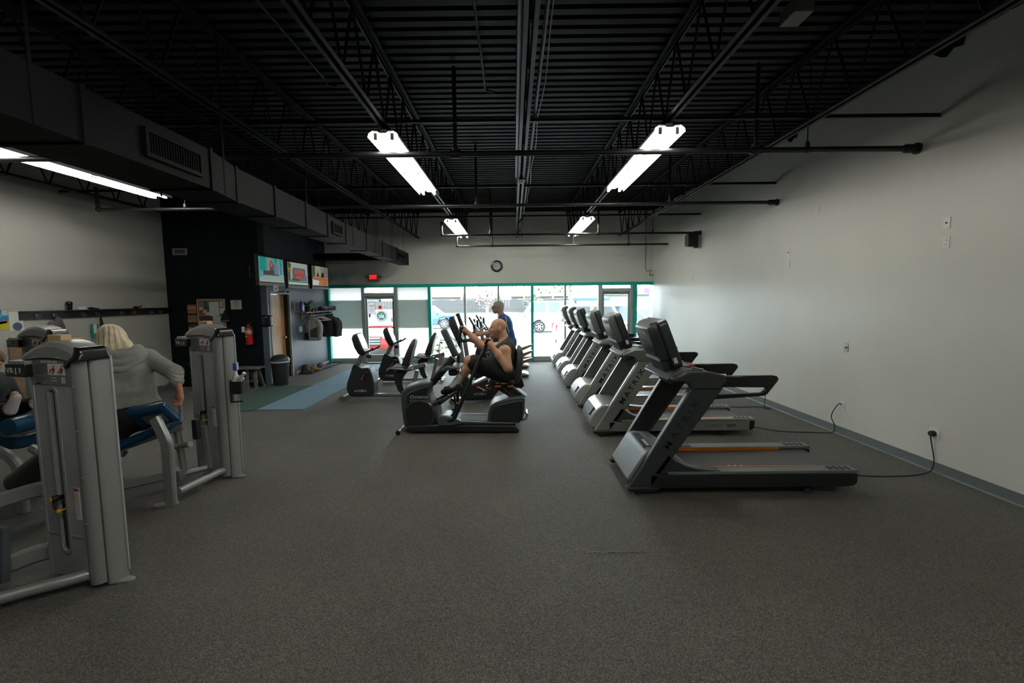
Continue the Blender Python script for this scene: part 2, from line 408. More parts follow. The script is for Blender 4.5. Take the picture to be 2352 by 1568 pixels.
rd_.modifiers.clear(); rd_.data = nm_; bpy.data.objects.remove(oc_)
m = MB()
for i in range(26):
    t = 2*pi*i/26
    if sin(t) < -.55: continue
    m.box(-.006, .006, 0, .003, .152, .170); q = len(m.v)-8
    m.xf(Matrix.Translation((.45, .009, 1.385)) @ Matrix.Rotation(t, 4, 'Y'), q)
m.build('roundel_lettering', RG, d1)
B(.40, .46, .006, .010, 1.79, 1.86).build('teal_sticker', frost_mat('teal_paper', (.15, .45, .38), .6), d1, smooth=0)
# exterior canopy edge above the glass
struct(B(-5.6, 4.2, 14.0, 14.35, 2.23, 2.33).build('trim_12', mat('brick_soffit', (.20, .17, .16), .8, noise=(9, .4, 2)), smooth=0))
# ---- timber door in the side wall
oak = mat('oak_veneer', (.52, .27, .105), .38)
def wood(m):
    n = m.node_tree.nodes; l = m.node_tree.links; b = n['Principled BSDF']; tc = n.new('ShaderNodeTexCoord'); mp = n.new('ShaderNodeMapping')
    mp.inputs['Scale'].default_value = (9, 9, .55); l.new(tc.outputs['Object'], mp.inputs[0])
    t = n.new('ShaderNodeTexNoise'); t.inputs['Scale'].default_value = 3.5; t.inputs['Detail'].default_value = 6; t.inputs['Distortion'].default_value = .8; l.new(mp.outputs[0], t.inputs['Vector'])
    cr = n.new('ShaderNodeValToRGB'); e = cr.color_ramp.elements; e[0].position = .35; e[1].position = .65; e[0].color = (.40, .185, .062, 1); e[1].color = (.60, .33, .135, 1)
    l.new(t.outputs['Fac'], cr.inputs[0]); l.new(cr.outputs[0], b.inputs['Base Color'])
wood(oak)
e = bpy.data.objects.new('door_3', None); COL.objects.link(e); e.location = (-5.46, 10.58, 0); e['kind'] = 'structure'
B(-.17, -.125, .02, .86, .01, 2.0).build('door_leaf', oak, e, smooth=0, bevel=.003)
jm = mat('taupe_door_frame', (.27, .28, .26), .5)
m = MB().box(-.29, .012, -.05, .012, 0, 2.02).box(-.29, .012, -.05, .93, 2.005, 2.075); m.build('door_frame', jm, e, smooth=0, bevel=.003)
m = MB().box(-.29, .012, .868, .93, 0, 2.02); m.build('door_jamb', jm, e, smooth=0, bevel=.003)
B(-.28, -.03, .855, .869, 0, 2.0).build('door_stop', mat('dark_reveal', (.02, .022, .02), .6), e, smooth=0)  # dark sheet along the inner face of the far jamb
m = MB().lathe([(.001, 0), (.032, .004), (.032, .01), (.012, .014), (.012, .035), (.026, .045), (.029, .058), (.02, .07), (.001, .073)], 18, (-.125, .765, .97), 'x'); m.build('door_knob', chrome, e)
# ---- left-hand door/room beyond stays closed: bulkhead under the deck
# ---- steel joists
chord = mat('black_joist_paint', (.0075, .0082, .009), .5, spec=.18)
def joist_mesh_bar():
    m = MB().tube([(0, 0, 0), (0, .29, .66)], .011, 6); return m
base_bar = None
JX = [-6.93, -5.53, -4.13, -2.71, -1.30, .13, 1.565, 3.05]
JN = ['outermost bar joist along the pale left wall', 'bar joist carrying the strip light beside the duct', 'bar joist above the black duct', 'bar joist just right of the black duct', 'bar joist carrying the left row of ceiling lights', 'bar joist with the conduit along the middle of the ceiling', 'bar joist carrying the right row of ceiling lights', 'bar joist nearest the right wall']
mA = MB().tube([(0, 0, 0), (0, .28, .64)], .012, 6).mesh('web_bar'); mBm = MB().tube([(0, 0, .64), (0, .28, 0)], .012, 6).mesh('web_bar')
for q in (mA, mBm): q.materials.append(chord)
for X, lb in zip(JX, JN):
    ye = 13.75 if X > -5.46 else 10.12
    j = thing('bar_joist', lb, 'joist', (X, 0, 0))
    m = MB()
    for s_ in (-1, 1): m.box(s_*.012, s_*.055, -6.1, ye, DECK-.045, DECK-.039).box(s_*.012, s_*.018, -6.1, ye, DECK-.085, DECK-.039)
    m.build('top_chord', chord, j, smooth=0)
    m = MB()
    for s_ in (-1, 1): m.box(s_*.012, s_*.050, -6.1, ye, JB, JB+.006).box(s_*.012, s_*.018, -6.1, ye, JB, JB+.042)
    m.build('bottom_chord', chord, j, smooth=0)
    y = 2.0 if X > -5 else 3.0
    k = 0
    while y+.29 < ye:
        o = bpy.data.objects.new('web_bar', (mA, mBm)[k % 2]); COL.objects.link(o); o.parent = j; o.location = (0, y, JB+.02); k += 1; y += .30
for i, y in enumerate((5.0, 7.83, 10.64)):
    m = MB(); x0 = -7.4 if y < 10.2 else -5.4
    m.box(x0, XR(y), y-.002, y+.003, JB+.045, JB+.085).box(x0, XR(y), y-.02, y, JB+.045, JB+.049)
    tag(m.build('bridging_angle', chord, smooth=0), ['thin black bridging bar across the ceiling, nearest of three', 'thin black bridging bar across the ceiling, middle of three', 'thin black bridging bar across the ceiling, farthest of three'][i], 'bar', 'bridging bars')
# ---- sprinkler pipes
def pipe(lb, y, z, x0, x1, r, stubs=(), rods=(), flange=True, left_up=None, drops=()):
    t = thing('sprinkler_pipe', lb, 'pipe', (x0, y, z))
    L = x1-x0; pth = [(0, 0, 0), (L, 0, 0)]
    if left_up: pth = [(0, 0, left_up), (0, 0, .06), (.018, 0, .018), (.06, 0, 0), (L, 0, 0)]
    MB().tube(pth, r, 12).build('pipe_run', pipem, t)
    if left_up: MB().ball((.01, 0, .01), r*1.6, 10).build('elbow', pipem, t)
    if flange: MB().lathe([(r*1.05, -.16), (r*1.5, -.14), (r*1.5, -.05), (r*1.25, -.05), (r*1.25, -.03), (r*1.9, -.03), (r*1.9, 0)], 14, (L, 0, 0), 'x').build('wall_flange', pipem, t)
    for x in stubs: MB().tube([(x-x0-r*1.8, 0, 0), (x-x0+r*1.8, 0, 0)], r*1.35, 12).tube([(x-x0, 0, 0), (x-x0, 0, r*2.2)], r*1.25, 12).build('fitting', pipem, t)
    for x in stubs: MB().tube([(x-x0, 0, 0), (x-x0, 0, DECK-z-.02)], r*.72, 10).build('riser', pipem, t)
    for x in rods:
        m = MB().tube([(x-x0, 0, r), (x-x0, 0, DECK-z)], .006, 6); m.ring([(r*1.25*cos(a*pi/8)+0, r*1.25*sin(a*pi/8)) for a in range(16)], [(r*1.02*cos(a*pi/8), r*1.02*sin(a*pi/8)) for a in range(16)], x-x0-.012, x-x0+.012, 'x')
        m.box(x-x0-.016, x-x0+.016, -.016, .016, r*1.1, r*1.1+.05)
        m.build('hanger_rod', pipem, t)
    for x in drops: MB().tube([(x-x0, 0, 0), (x-x0, 0, -.06)], .012, 8).ball((x-x0, 0, -.07), .014, 8).build('sprinkler_head', steel, t)
    return t
pipe('long black sprinkler pipe crossing the near pair of ceiling lights', 5.23, 3.405, -7.44, XR(5.23)-.004, .031, stubs=(-.61, 2.62), rods=(3.17, -4.6), drops=())
pipe('black sprinkler pipe behind the near ceiling lights, with a riser bend over the left wall', 7.76, 3.345, -6.72, XR(7.76)-.004, .028, stubs=(-.585, 2.53), rods=(-5.3,), left_up=.36)
pipe('black sprinkler pipe in front of the far ceiling lights', 10.62, 3.255, -1.58, XR(10.62)-.004, .026, stubs=(1.9, -.5), rods=(3.1,), left_up=.3)
pipe('farthest sprinkler pipe, close to the front wall', 12.61, 3.235, -1.48, XR(12.61)-.004, .025, stubs=(-.55, 3.05), rods=(1.6,), left_up=.32, flange=False)
m = MB().tube([(.23, 10.55, 3.62), (.12, 10.6, 3.5), (.12, 10.6, 3.36), (.20, 10.62, 3.30), (.20, 10.62, 3.2)], .02, 8)
tag(m.build('offset_pipe', pipem), 'short black pipe with a double bend below the middle joist', 'pipe')
# conduits along the middle joist
m = MB().tube([(.235, -6, JB+.10), (.235, 13.7, JB+.10)], .016, 8); tag(m.build('conduit', pipem), 'thin black conduit along the right of the middle joist', 'conduit')
m = MB().tube([(.06, -6, JB+.03), (.06, 7.1, JB+.03)], .021, 8); tag(m.build('conduit', pipem), 'thick black conduit along the left of the middle joist', 'conduit')
pts = [(.30+.012*sin(i*.9), 2.0+i*.28, JB+.25-.03*abs(sin(i*.8))) for i in range(30)]
m = MB().tube(pts, .006, 6); tag(m.build('loose_cable', mat('grey_cable', (.16, .17, .17), .5)), 'loose grey cable drooping beside the middle joist', 'cable')
m = MB().lathe([(.001, 0), (.03, .004), (.045, .02), (.05, .035), (.05, .05), (.02, .055)], 18, (.14, 7.15, JB-.06)); tag(m.build('ceiling_sensor', white), 'small round white sensor under the middle joist', 'sensor')
for x, y0, y1, lb in ((-.30, 3.0, 5.6, 'thin black conduit left of the middle joist, ending in a bend'), (-2.05, 2.9, 5.4, 'thin black conduit between the duct and the left light row')):
    m = MB().tube([(x, -6, DECK-.05), (x, y1, DECK-.05), (x, y1+.08, DECK-.07), (x+.1, y1+.12, DECK-.08)], .012, 8); tag(m.build('conduit', pipem), lb, 'conduit')
m = MB().box(2.02, 2.16, 3.55, 3.75, JB+.26, JB+.36); tag(m.build('junction_box', mat('grey_box', (.10, .105, .105), .5), bevel=.006), 'small grey box high beside the right light joist', 'box')
# ---- fluorescent fixtures
TUBEM = mat('fluorescent_tube', (1, 1, 1), .4, emit=(1.0, .985, .90), estr=TUBE)
REFL = mat('white_enamel_reflector', (.86, .87, .84), .3)
def fixture():
    t = thing('fluorescent_light', '', 'ceiling light', (0, 0, 0), group='ceiling strip lights')
    L = 2.66
    sec = [(-.155, 0), (-.145, .035), (-.105, .062), (-.055, .058), (-.03, .040), (.03, .040), (.055, .058), (.105, .062), (.145, .035), (.155, 0)]
    up_ = [(x, z+.006) for x, z in sec]
    m = MB(); pl = sec+up_[::-1]; m.prism(pl, 0, L, 'y'); m.build('reflector', REFL, t)
    MB().box(-.032, .032, .02, L-.02, .047, .085).build('ballast_channel', REFL, t, smooth=0)
    for x in (-.085, .085):
        for y0 in (.06, L/2+.03):
            MB().tube([(x, y0, .008), (x, y0+L/2-.10, .008)], .0165, 10).build('tube', TUBEM, t)
    for x in (-.085, .085):
        for y0 in (.03, L/2-.045, L/2+.015, L-.06): B(x-.016, x+.016, y0, y0+.028, -.012, .05).build('lamp_holder', white, t, smooth=0)
    for y0 in (.5, L-.5): B(-.012, .012, y0-.012, y0+.012, .085, .12).build('hanger', pipem, t, smooth=0)
    return t
f0 = fixture(); f0.location = (-1.30, 4.90, JB-.12); f0['label'] = 'near bright strip light on the left joist'
dup(f0, (1.565, 4.83, JB-.12), 0, 'near bright strip light on the right joist')
dup(f0, (-1.30, 10.15, JB-.12), 0, 'far small strip light on the left joist')
dup(f0, (1.565, 10.05, JB-.12), 0, 'far small strip light on the right joist')
dup(f0, (-5.53, 4.93, JB-.12), 0, 'strip light beside the black duct over the weight machines')
for X in (-1.30, 1.565): dup(f0, (X, -.45, JB-.12), 0, 'strip light above and behind the viewer, %s row' % ('left' if X < 0 else 'right'))
# ---- duct
t = thing('air_duct', 'long black rectangular air duct hanging along the left of the ceiling', 'duct', (0, 0, 0))
DZ0, DZ1 = 2.80, 3.125
DY = [(-6.0, -2.547, -3.06), (2.9, -2.547, -3.06), (4.09, -2.547, -3.06), (4.62, -2.646, -3.07), (6.26, -2.70, -3.09), (8.02, -2.806, -3.11), (10.4, -2.85, -3.15), (13.25, -2.91, -3.17)]
for a, b in zip(DY[:-1], DY[1:]):
    m = MB(); ya, ra, la = a; yb, rb, lb_ = b
    m.add([(la, ya, DZ0), (ra, ya, DZ0), (rb, yb, DZ0), (lb_, yb, DZ0), (la, ya, DZ1), (ra, ya, DZ1), (rb, yb, DZ1), (lb_, yb, DZ1)], [(3,2,1,0),(4,5,6,7),(0,1,5,4),(1,2,6,5),(2,3,7,6),(3,0,4,7)])
    m.build('duct_section', ductm, t, smooth=0)
m = MB()
for y, x1, x0 in [(q[0], q[1], q[2]) for q in DY[1:-1]] + [(2.33, -2.547, -3.06), (5.4, -2.67, -3.08), (7.1, -2.75, -3.10), (9.2, -2.83, -3.13), (11.8, -2.88, -3.16)]:
    B(x0-.012, x1+.012, y-.018, y+.018, DZ0-.012, DZ1+.012).build('flange', ductm, t, smooth=0)
grm = mat('black_grille', (.006, .006, .007), .5)
for y0, y1, z0, z1, xx in ((3.35, 3.95, 2.86, 3.06, -2.547), (7.3, 7.7, 2.87, 3.05, -2.762), (11.9, 12.6, 2.88, 3.04, -2.885)):
    m = MB().ring([(y0, z0), (y1, z0), (y1, z1), (y0, z1)], [(y0+.03, z0+.03), (y1-.03, z0+.03), (y1-.03, z1-.03), (y0+.03, z1-.03)], xx-.03, xx+.025, 'x')
    g = m.build('grille_frame', ductm, t, smooth=0)
    B(xx-.02, xx+.006, y0+.02, y1-.02, z0+.02, z1-.02).build('grille_back', grm, t, smooth=0)
    m = MB(); k = int((y1-y0)/.03)
    for i in range(k): m.box(xx, xx+.018, y0+.03+(y1-y0-.06)*i/k, y0+.036+(y1-y0-.06)*i/k, z0+.03, z1-.03)
    m.build('grille_bars', ductm, t, smooth=0)
m = MB()
for y in (2.6, 4.35, 6.3, 8.4, 9.8, 11.2, 12.6):
    x1 = np.interp(y, [q[0] for q in DY], [q[1] for q in DY]); 
    for xa in (x1+.002, -3.18): B(xa, xa+.003, y-.01, y+.01, DZ0, DECK).build('hanger_strap', ductm, t, smooth=0)
tag(B(-5.45, -3.12, 13.0, 13.45, 2.96, 3.13).build('branch_duct', ductm, smooth=0, bevel=.005), 'short black branch duct from the main duct to the side wall', 'duct')
# rough dark pockets where beams enter the right wall
for y, z, r_ in ((4.95, 4.36, .17), (7.45, 4.30, .13)):
    pts = [(y+r_*(1+.25*sin(k*2.7))*cos(2*pi*k/13), z+r_*.8*(1+.3*cos(k*3.9))*sin(2*pi*k/13)) for k in range(13)]
    MB().prism(pts, XR(y)-.012, XR(y)+.05, 'x').build('beam_pocket', ceilb, bpy.data.objects['wall_right'], smooth=0)
# ================================================================== TREADMILLS
silver = mat('warm_silver_paint', (.34, .36, .33), .32, .35, noise=(30, .03, 2))
silver_in = mat('grey_inner_panel', (.12, .14, .135), .45)
charc = mat('charcoal_paint', (.040, .047, .049), .36, .2)
charc2 = mat('charcoal_dark', (.020, .025, .027), .42)
greyhood = mat('hood_grey', (.13, .15, .155), .45)
belt = mat('running_belt', (.040, .042, .044), .42, noise=(60, .3, 2))
orange = mat('orange_strip', (.62, .19, .02), .45)
letterd = mat('dark_lettering', (.012, .013, .014), .4)
letterl = mat('pale_lettering', (.55, .57, .56), .4)
UR = (.53, 0, .848); UU = (-.848, 0, .53)
def treadmill(dark, loc, label):
    t = thing('treadmill', label, 'treadmill', loc, 0, 'treadmills in a row')
    up_m = charc if dark else silver; sk_m = black if dark else silver; rl_m = greyhood if dark else silver
    hd_m = greyhood if dark else mat('bright_silver_hood', (.55, .57, .56), .28, .3)
    # deck
    B(.18, 2.10, .035, .815, .055, .165).build('deck_frame', black, t, smooth=0, bevel=.01)
    m = MB(); m.prism([(.50, .178)]+arc(2.07, .175, .022, 90, -90, 6)+[(.5, .153)], .14, .71); m.build('belt', belt, t)
    for y0, y1 in ((0, .13), (.72, .85)):
        yo = 0 if y0 == 0 else .825
        B(.24, 2.10, yo, yo+.025, .07, .196).build('side_skirt', sk_m, t, smooth=0, bevel=.006)
        m = MB(); m.prism([(.40, .198), (2.12, .198), (2.165, .204), (2.17, .222), (2.15, .229), (.40, .226)], y0-.004, y1+.004); m.build('foot_rail', rl_m, t, bevel=.004)
        ec = MB().prism([(2.10, .075), (2.13, .075), (2.165, .10), (2.172, .19), (2.10, .196)], y0, y1); ec.build('end_cap', black, t, bevel=.008)
        m = MB().prism([(.26, .198), (.40, .40), (.47, .335), (.56, .285), (.68, .25), (.80, .235), (.90, .230), (.90, .198)], y0, y1 if y0 == 0 else y1); m.build('deck_shroud', charc2 if dark else mat('dark_shroud', (.055, .062, .062), .4), t, bevel=.012)
        m = MB()
        if y0 == 0: m.box(.62, 1.86, .112, .128, .2285, .2315)
        else: m.box(.55, 1.83, .708, .7155, .186, .2235)
        m.build('orange_strip', orange, t, smooth=0)
        for k in range(4): m = MB().prism([(1.92+k*.055, .2295), (1.95+k*.055, .2295), (1.95+k*.055, .232), (1.92+k*.055, .232)], y0+.02, y1-.03); m.build('grip_pad', rubber, t, smooth=0)
    for k in range(3):
        o = MB().add([(1.0+k*.06, .115, .2325), (1.012+k*.06, .115, .2325), (1.045+k*.06, .15, .2325), (1.033+k*.06, .15, .2325), (1.0+k*.06, .115, .2315), (1.012+k*.06, .115, .2315), (1.045+k*.06, .15, .2315), (1.033+k*.06, .15, .2315)], [(0,1,2,3),(7,6,5,4),(0,4,5,1),(1,5,6,2),(2,6,7,3),(3,7,4,0)])
        o.build('speed_mark', letterl, t, smooth=0)
    # motor hood
    if dark:
        hp = [(.06, .085), (.03, .12), (.055, .155), (.185, .355), (.215, .385), (.255, .405), (.42, .395), (.62, .25), (.62, .10)]
    else:
        hp = [(.07, .085), (.0, .12), (-.012, .19), (.03, .29), (.10, .375), (.16, .41), (.24, .42), (.40, .40), (.6, .25), (.6, .10)]
    h = MB().prism(hp, .07, .78).build('motor_hood', hd_m, t, bevel=.02, seg=3)
    if dark:
        m = MB()
        for k in range(11):
            a = .03+k*.019; m.box(-.006, .003, .13, .72, a-.006, a+.006)
        M_ = Matrix.Translation((.055, 0, .14)) @ Matrix.Rotation(math.atan2(.13, .2), 4, 'Y')
        m.xf(M_); o = m.build('vent_slats', charc2, h, smooth=0); o['kind'] = 'stuff'
        B(.22, .30, .2, .66, .398, .412).build('hood_recess', charc2, h, smooth=0, bevel=.01)
        m = MB().add([(.26, .22, .4125), (.29, .22, .411), (.29, .42, .411), (.26, .42, .4125)], [(0, 1, 2, 3)]); m.build('serial_label', letterl, h, smooth=0, thick=.002)
    else:
        m = MB().add([(-.008, .18, .265), (.055, .18, .362), (.055, .67, .362), (-.008, .67, .265), (.012, .18, .255), (.075, .18, .352), (.075, .67, .352), (.012, .67, .255)], [(0,1,2,3),(7,6,5,4),(0,4,5,1),(1,5,6,2),(2,6,7,3),(3,7,4,0)])
        m.build('hood_window', mat('smoked_panel', (.05, .06, .065), .25), h, smooth=0)
        m = MB().text('MATRIX', (-.0165, .425, .175), (0, -1, 0), (.12, 0, .99), .055, .004, width=.40); m.build('hood_lettering', letterl, h)
    # uprights
    for y0 in (0, .78):
        w0 = .0; up = [(.035, .075), (.26, .075), (.925, 1.02), (.61, 1.02)] if not dark else [(.04, .07), (.245, .07), (.90, 1.02), (.60, 1.02)]
        u_ = MB().prism(up, y0, y0+.07).build('upright', up_m, t, bevel=.022 if not dark else .014, seg=3)
        o = MB().prism([(p[0]+.02*q, p[1]+.03) for p, q in zip(up, (1, -1, -1, 1))], y0+.068 if y0 == 0 else y0-.004, y0+.074 if y0 == 0 else y0+.002); o.build('inner_panel', black if dark else silver_in, u_, smooth=0)
        if y0 == 0:
            m = MB().text('MATRIX', (.53, -.0015, .67) if not dark else (.515, -.0015, .67), UR, UU, .068, .003, width=.53, spacing=1.4); m.build('lettering', letterd, u_)
            c = Vector((.53 if not dark else .515, -.003, .67))-Vector(UR)*.135-Vector(UU)*.018
            m = MB().prism([(c.x+UR[0]*a+UU[0]*b, c.z+UR[2]*a+UU[2]*b) for a, b in ((-.009, -.007), (.009, -.007), (0, .010))], -.004, -.002); m.build('red_mark', mat('red_mark', (.35, .01, .012), .4), u_)
        b_ = MB().prism([(.04, .035), (.02, .08), (.33, .08), (.33, .05), (.25, .03)], y0-.004, y0+.074); b_.build('base_shell', black, t, bevel=.01)
        for xx in (.13, 1.72):
            if xx > 1: MB().lathe([(.012, 0), (.012, .05), (.03, .052), (.03, .004), (.02, 0)], 14, (xx, y0+.03, 0)).build('foot', rubber, t)
            else: MB().lathe([(.001, -.02), (.035, -.02), (.042, -.012), (.042, .012), (.035, .02), (.001, .02)], 18, (xx, y0+.025, .042), 'y').build('wheel', rubber, t)
        # handrail loop
        outer = [(.82, 1.12), (1.355, 1.122), (1.385, 1.115), (1.40, 1.09), (1.39, 1.07), (1.30, .95), (1.275, .935), (.80, .905)]
        inner = [(.85, 1.02), (1.25, 1.012), (1.285, 1.01), (1.295, 1.0), (1.29, .992), (1.265, .965), (1.25, .96), (.85, .948)]
        if not dark: outer = [(.82, 1.12), (1.36, 1.122), (1.39, 1.115), (1.40, 1.09), (1.39, 1.075), (1.355, 1.03), (1.30, .955), (.80, .925)]; inner = [(.85, 1.02), (1.10, 1.012), (1.21, 1.01), (1.22, 1.005), (1.215, 1.0), (1.20, .985), (1.18, .97), (.85, .962)]
        MB().ring(outer, inner, y0+.006, y0+.060).build('handrail', blackg, t, bevel=.01)
        ck = [(.60, 1.00), (.86, 1.00), (.915, 1.06), (.92, 1.125), (.74, 1.165), (.56, 1.165), (.42, 1.11), (.42, 1.07), (.52, 1.075), (.575, 1.05)]
        MB().prism(ck, y0-.012, y0+.082).build('rail_housing', charc if dark else mat('grey_green_housing', (.125, .145, .135), .4), t, bevel=.015)
    # cockpit
    cpm = charc if dark else mat('grey_green_housing', (.085, .10, .095))
    MB().prism([(.38, 1.08), (.46, 1.155), (.60, 1.175), (.78, 1.155), (.86, 1.12), (.84, 1.085), (.62, 1.07), (.48, 1.03)], .05, .80).build('cockpit', cpm, t, bevel=.015)
    for yy in (.13, .72): MB().lathe([(.03, .0), (.05, .0), (.058, .006), (.056, .010), (.045, .004), (.03, .002)], 20, (.70, yy, 1.164)).build('cup_holder', black, t)
    B(.72, .78, .39, .46, 1.158, 1.178).build('stop_key', mat('stop_red', (.55, .02, .03), .35), t, bevel=.006)
    B(.56, .70, .28, .57, 1.168, 1.18).build('button_panel', mat('button_panel', (.08, .085, .09), .3), t, bevel=.004)
    # console, leaning towards the runner
    c = bpy.data.objects.new('console', None)
    M_ = Matrix.Translation((.535, .425, 1.175)) @ Matrix.Rotation(math.atan2(-.19, .49), 4, 'Y')
    pm = MB().prism([(p[0], p[1]) for p in rrect(-.30, .30, 0, .485, .05)], -.045, .045, 'x').xf(M_); cs = pm.build('console', charc if dark else charc2, t, bevel=.012)
    MB().prism(rrect(-.265, .265, .06, .45, .02), .044, .047, 'x').xf(M_).build('screen', mat('dark_screen', (.01, .012, .014), .12), cs)
    bk = MB(); bk.loft([[(x, y*k, z) for x, y, z in ((-.04, -.27, z0), (-.04, .27, z0), (-.04-d, .24, z0), (-.04-d, -.24, z0))] for z0, d, k in ((.10, .075, .92), (.15, .09, .97), (.36, .105, 1.0), (.455, .095, .97), (.49, .05, .9))])
    bk.xf(M_).build('console_back', charc if dark else mat('grey_green_housing', (.085, .10, .095)), cs, bevel=.012)
    m = MB()
    for k in range(12): m.box(-.148, -.128, -.21, .21, .17+k*.014, .175+k*.014)
    o = m.xf(M_).build('vent_ribs', charc2 if dark else charc, cs, smooth=0); o['kind'] = 'stuff'
    B(-.136, -.126, -.225, .225, .115, .137).xf(M_).build('trim_band', steel, cs, smooth=0)
    m = MB().text('MATRIX', (-.146, 0, .405), (0, -1, 0), (-.1, 0, 1), .04, .004, width=.28); m.xf(M_).build('console_lettering', letterl, cs)
    B(-.03, .005, -.303, -.300, .06, .115).xf(M_).build('barcode_label', white, cs, smooth=0)
    MB().loft([[(x0, -w_, z), (x0, w_, z), (x1, w_*.95, z), (x1, -w_*.95, z)] for z, x0, x1, w_ in ((.125, -.04, -.122, .23), (.0, -.02, -.115, .22), (-.10, .0, -.105, .21), (-.17, .02, -.09, .22))]).xf(M_).build('neck', mat('neck_charcoal', (.03, .036, .038), .75, spec=.2), t, bevel=.012)
    if not dark:
        m = MB().text('ULTIMATE', (1.62, -.0015, .135), (1, 0, 0), (0, 0, 1), .036, .003, width=.22); m.build('skirt_lettering', mat('faint_lettering', (.22, .23, .22), .5), t)
        m = MB().text('DECK', (1.86, -.0015, .135), (1, 0, 0), (0, 0, 1), .036, .003, width=.12); m.build('skirt_lettering', letterd, t)
    return t
TY = [4.25, 6.13, 7.67, 9.36, 10.66, 12.25]
treadmill(True, (1.02, TY[0], 0), 'charcoal treadmill nearest the viewer, with black rails')
ts = treadmill(False, (1.02, TY[1], 0), 'silver treadmill directly behind the charcoal one, second in the row')
for y, lb in zip(TY[2:], ('silver treadmill, third in the row from the charcoal one', 'silver treadmill, fourth in the row from the charcoal one', 'silver treadmill, second from the window wall', 'silver treadmill at the far end of the row, against the window wall')):
    dup(ts, (1.02, y, 0), 0, lb)
# clip-on fan under the second treadmill's rail
t = thing('clip_fan', 'small round black fan clipped beneath the second treadmill console', 'fan', (1.95, 6.55, 1.02))
MB().lathe([(.085, -.03), (.10, -.03), (.10, .03), (.085, .03), (.085, -.03)], 24, (0, 0, 0), 'y').build('fan_ring', black, t)
for k in range(9):
    a = 2*pi*k/9; q = MB().box(.012, .086, -.002, .002, -.012, .012); q.xf(Matrix.Rotation(a, 4, 'Y') @ Matrix.Rotation(.5, 4, 'X')); q.build('blade', mat('grey_blade', (.10, .105, .11), .4), t, smooth=0)
MB().lathe([(.001, -.025), (.018, -.02), (.018, .03), (.001, .03)], 14, (0, 0, 0), 'y').build('hub', black, t)
MB().box(-.015, .015, -.012, .012, .095, .16).build('clip', black, t, smooth=0)
# power cords and wall sockets
def cord(pts, label, r=.006):
    return tag(MB().tube(spline(pts, 8), r, 7).build('power_cord', rubber), label, 'cord')
cord([(3.22, 4.72, .03), (3.6, 4.66, .008), (4.0, 4.66, .008), (4.25, 4.70, .03), (4.345, 4.76, .12), (4.352, 4.80, .26), (4.335, 4.81, .37)], 'black power cord rising to the nearest wall socket')
cord([(3.20, 6.55, .03), (3.6, 6.30, .008), (4.0, 6.22, .008), (4.26, 6.20, .010), (4.30, 6.21, .10), (4.27, 6.24, .22), (4.275, 6.17, .36), (4.30, 6.13, .42), (4.31, 6.11, .40)], 'black power cord curling up to the socket behind the second treadmill')
cord([(3.20, 8.1, .03), (3.6, 7.75, .008), (4.0, 7.72, .008), (4.18, 7.70, .008), (4.22, 7.62, .01), (4.15, 7.55, .01), (4.1, 7.62, .012), (4.16, 7.72, .06), (4.20, 7.74, .3), (4.25, 7.74, .40)], 'black power cord with a loop on the floor behind the third treadmill')
def wall_plate(y, z, w_, h_, label, kind, m_=white, cat='socket'):
    x = XR(y); ang = -math.atan(.0354)
    t = thing('wall_plate', label, cat, (x, y, z), 0, 'plates on the right wall'); t.rotation_euler = (0, 0, math.atan(.0354))
    MB().prism(rrect(-w_/2, w_/2, -h_/2, h_/2, .006, 2), -.007, 0, 'x').build('plate', m_, t, bevel=.002)
    sl = mat('slot_dark', (.03, .03, .03), .6)
    if kind == 'duplex':
        for dz in (-.022, .022):
            f = MB().prism(rrect(-.016, .016, dz-.014, dz+.014, .010, 3), -.011, -.006, 'x').build('socket_face', m_, t)
            for dy in (-.006, .006): B(-.0118, -.0105, dy-.0012, dy+.0012, dz-.003, dz+.006).build('slot', sl, f, smooth=0)
    elif kind == 'round':
        MB().lathe([(.001, -.011), (.034, -.011), (.036, -.006)], 20, (0, 0, 0), 'x').build('socket_face', m_, t)
    elif kind == 'coax':
        MB().lathe([(.001, -.02), (.005, -.02), (.005, -.012), (.009, -.012), (.009, -.006)], 12, (0, 0, 0), 'x').build('jack', sl, t)
    elif kind == 'switch':
        B(-.016, -.006, -.006, .006, -.012, .012).build('toggle', mat('dark_toggle', (.1, .1, .1)), t, smooth=0, bevel=.002)
    elif kind == 'plug':
        p = MB().lathe([(.001, -.055), (.026, -.052), (.030, -.04), (.030, -.012), (.024, -.006)], 18, (0, 0, 0), 'x').build('plug', rubber, t)
    return t
wall_plate(4.809, .40, .115, .115, 'white socket plate low on the right wall with a big black plug', 'plug')
wall_plate(6.109, .40, .075, .118, 'white double socket low on the wall behind the second treadmill', 'duplex')
wall_plate(4.839, 2.56, .075, .115, 'white coax plate high on the right wall, upper of the near pair', 'coax')
wall_plate(4.833, 2.365, .075, .115, 'white double socket high on the right wall, lower of the near pair', 'duplex')
wall_plate(6.796, 3.045, .075, .115, 'white plate highest on the right wall, near the pale paint patch', 'duplex')
wall_plate(7.415, 2.51, .075, .115, 'white coax plate of the middle pair on the right wall', 'coax')
wall_plate(7.413, 2.33, .075, .115, 'white double socket of the middle pair on the right wall', 'duplex')
wall_plate(6.11, 1.165, .07, .115, 'grey metal switch plate alone at waist height on the right wall', 'switch', steel, 'switch')
wall_plate(9.275, 2.97, .075, .115, 'white blank plate high on the right wall beyond the middle pair', 'none')
wall_plate(11.685, 2.92, .075, .115, 'white blank plate under the black speaker on the right wall', 'none')
wall_plate(11.09, 2.44, .075, .115, 'white plate of the far pair on the right wall, upper one', 'coax')
wall_plate(11.08, 2.26, .075, .115, 'white plate of the far pair on the right wall, lower one', 'none')
wall_plate(7.74, .40, .075, .115, 'white socket low on the wall behind the third treadmill', 'duplex')
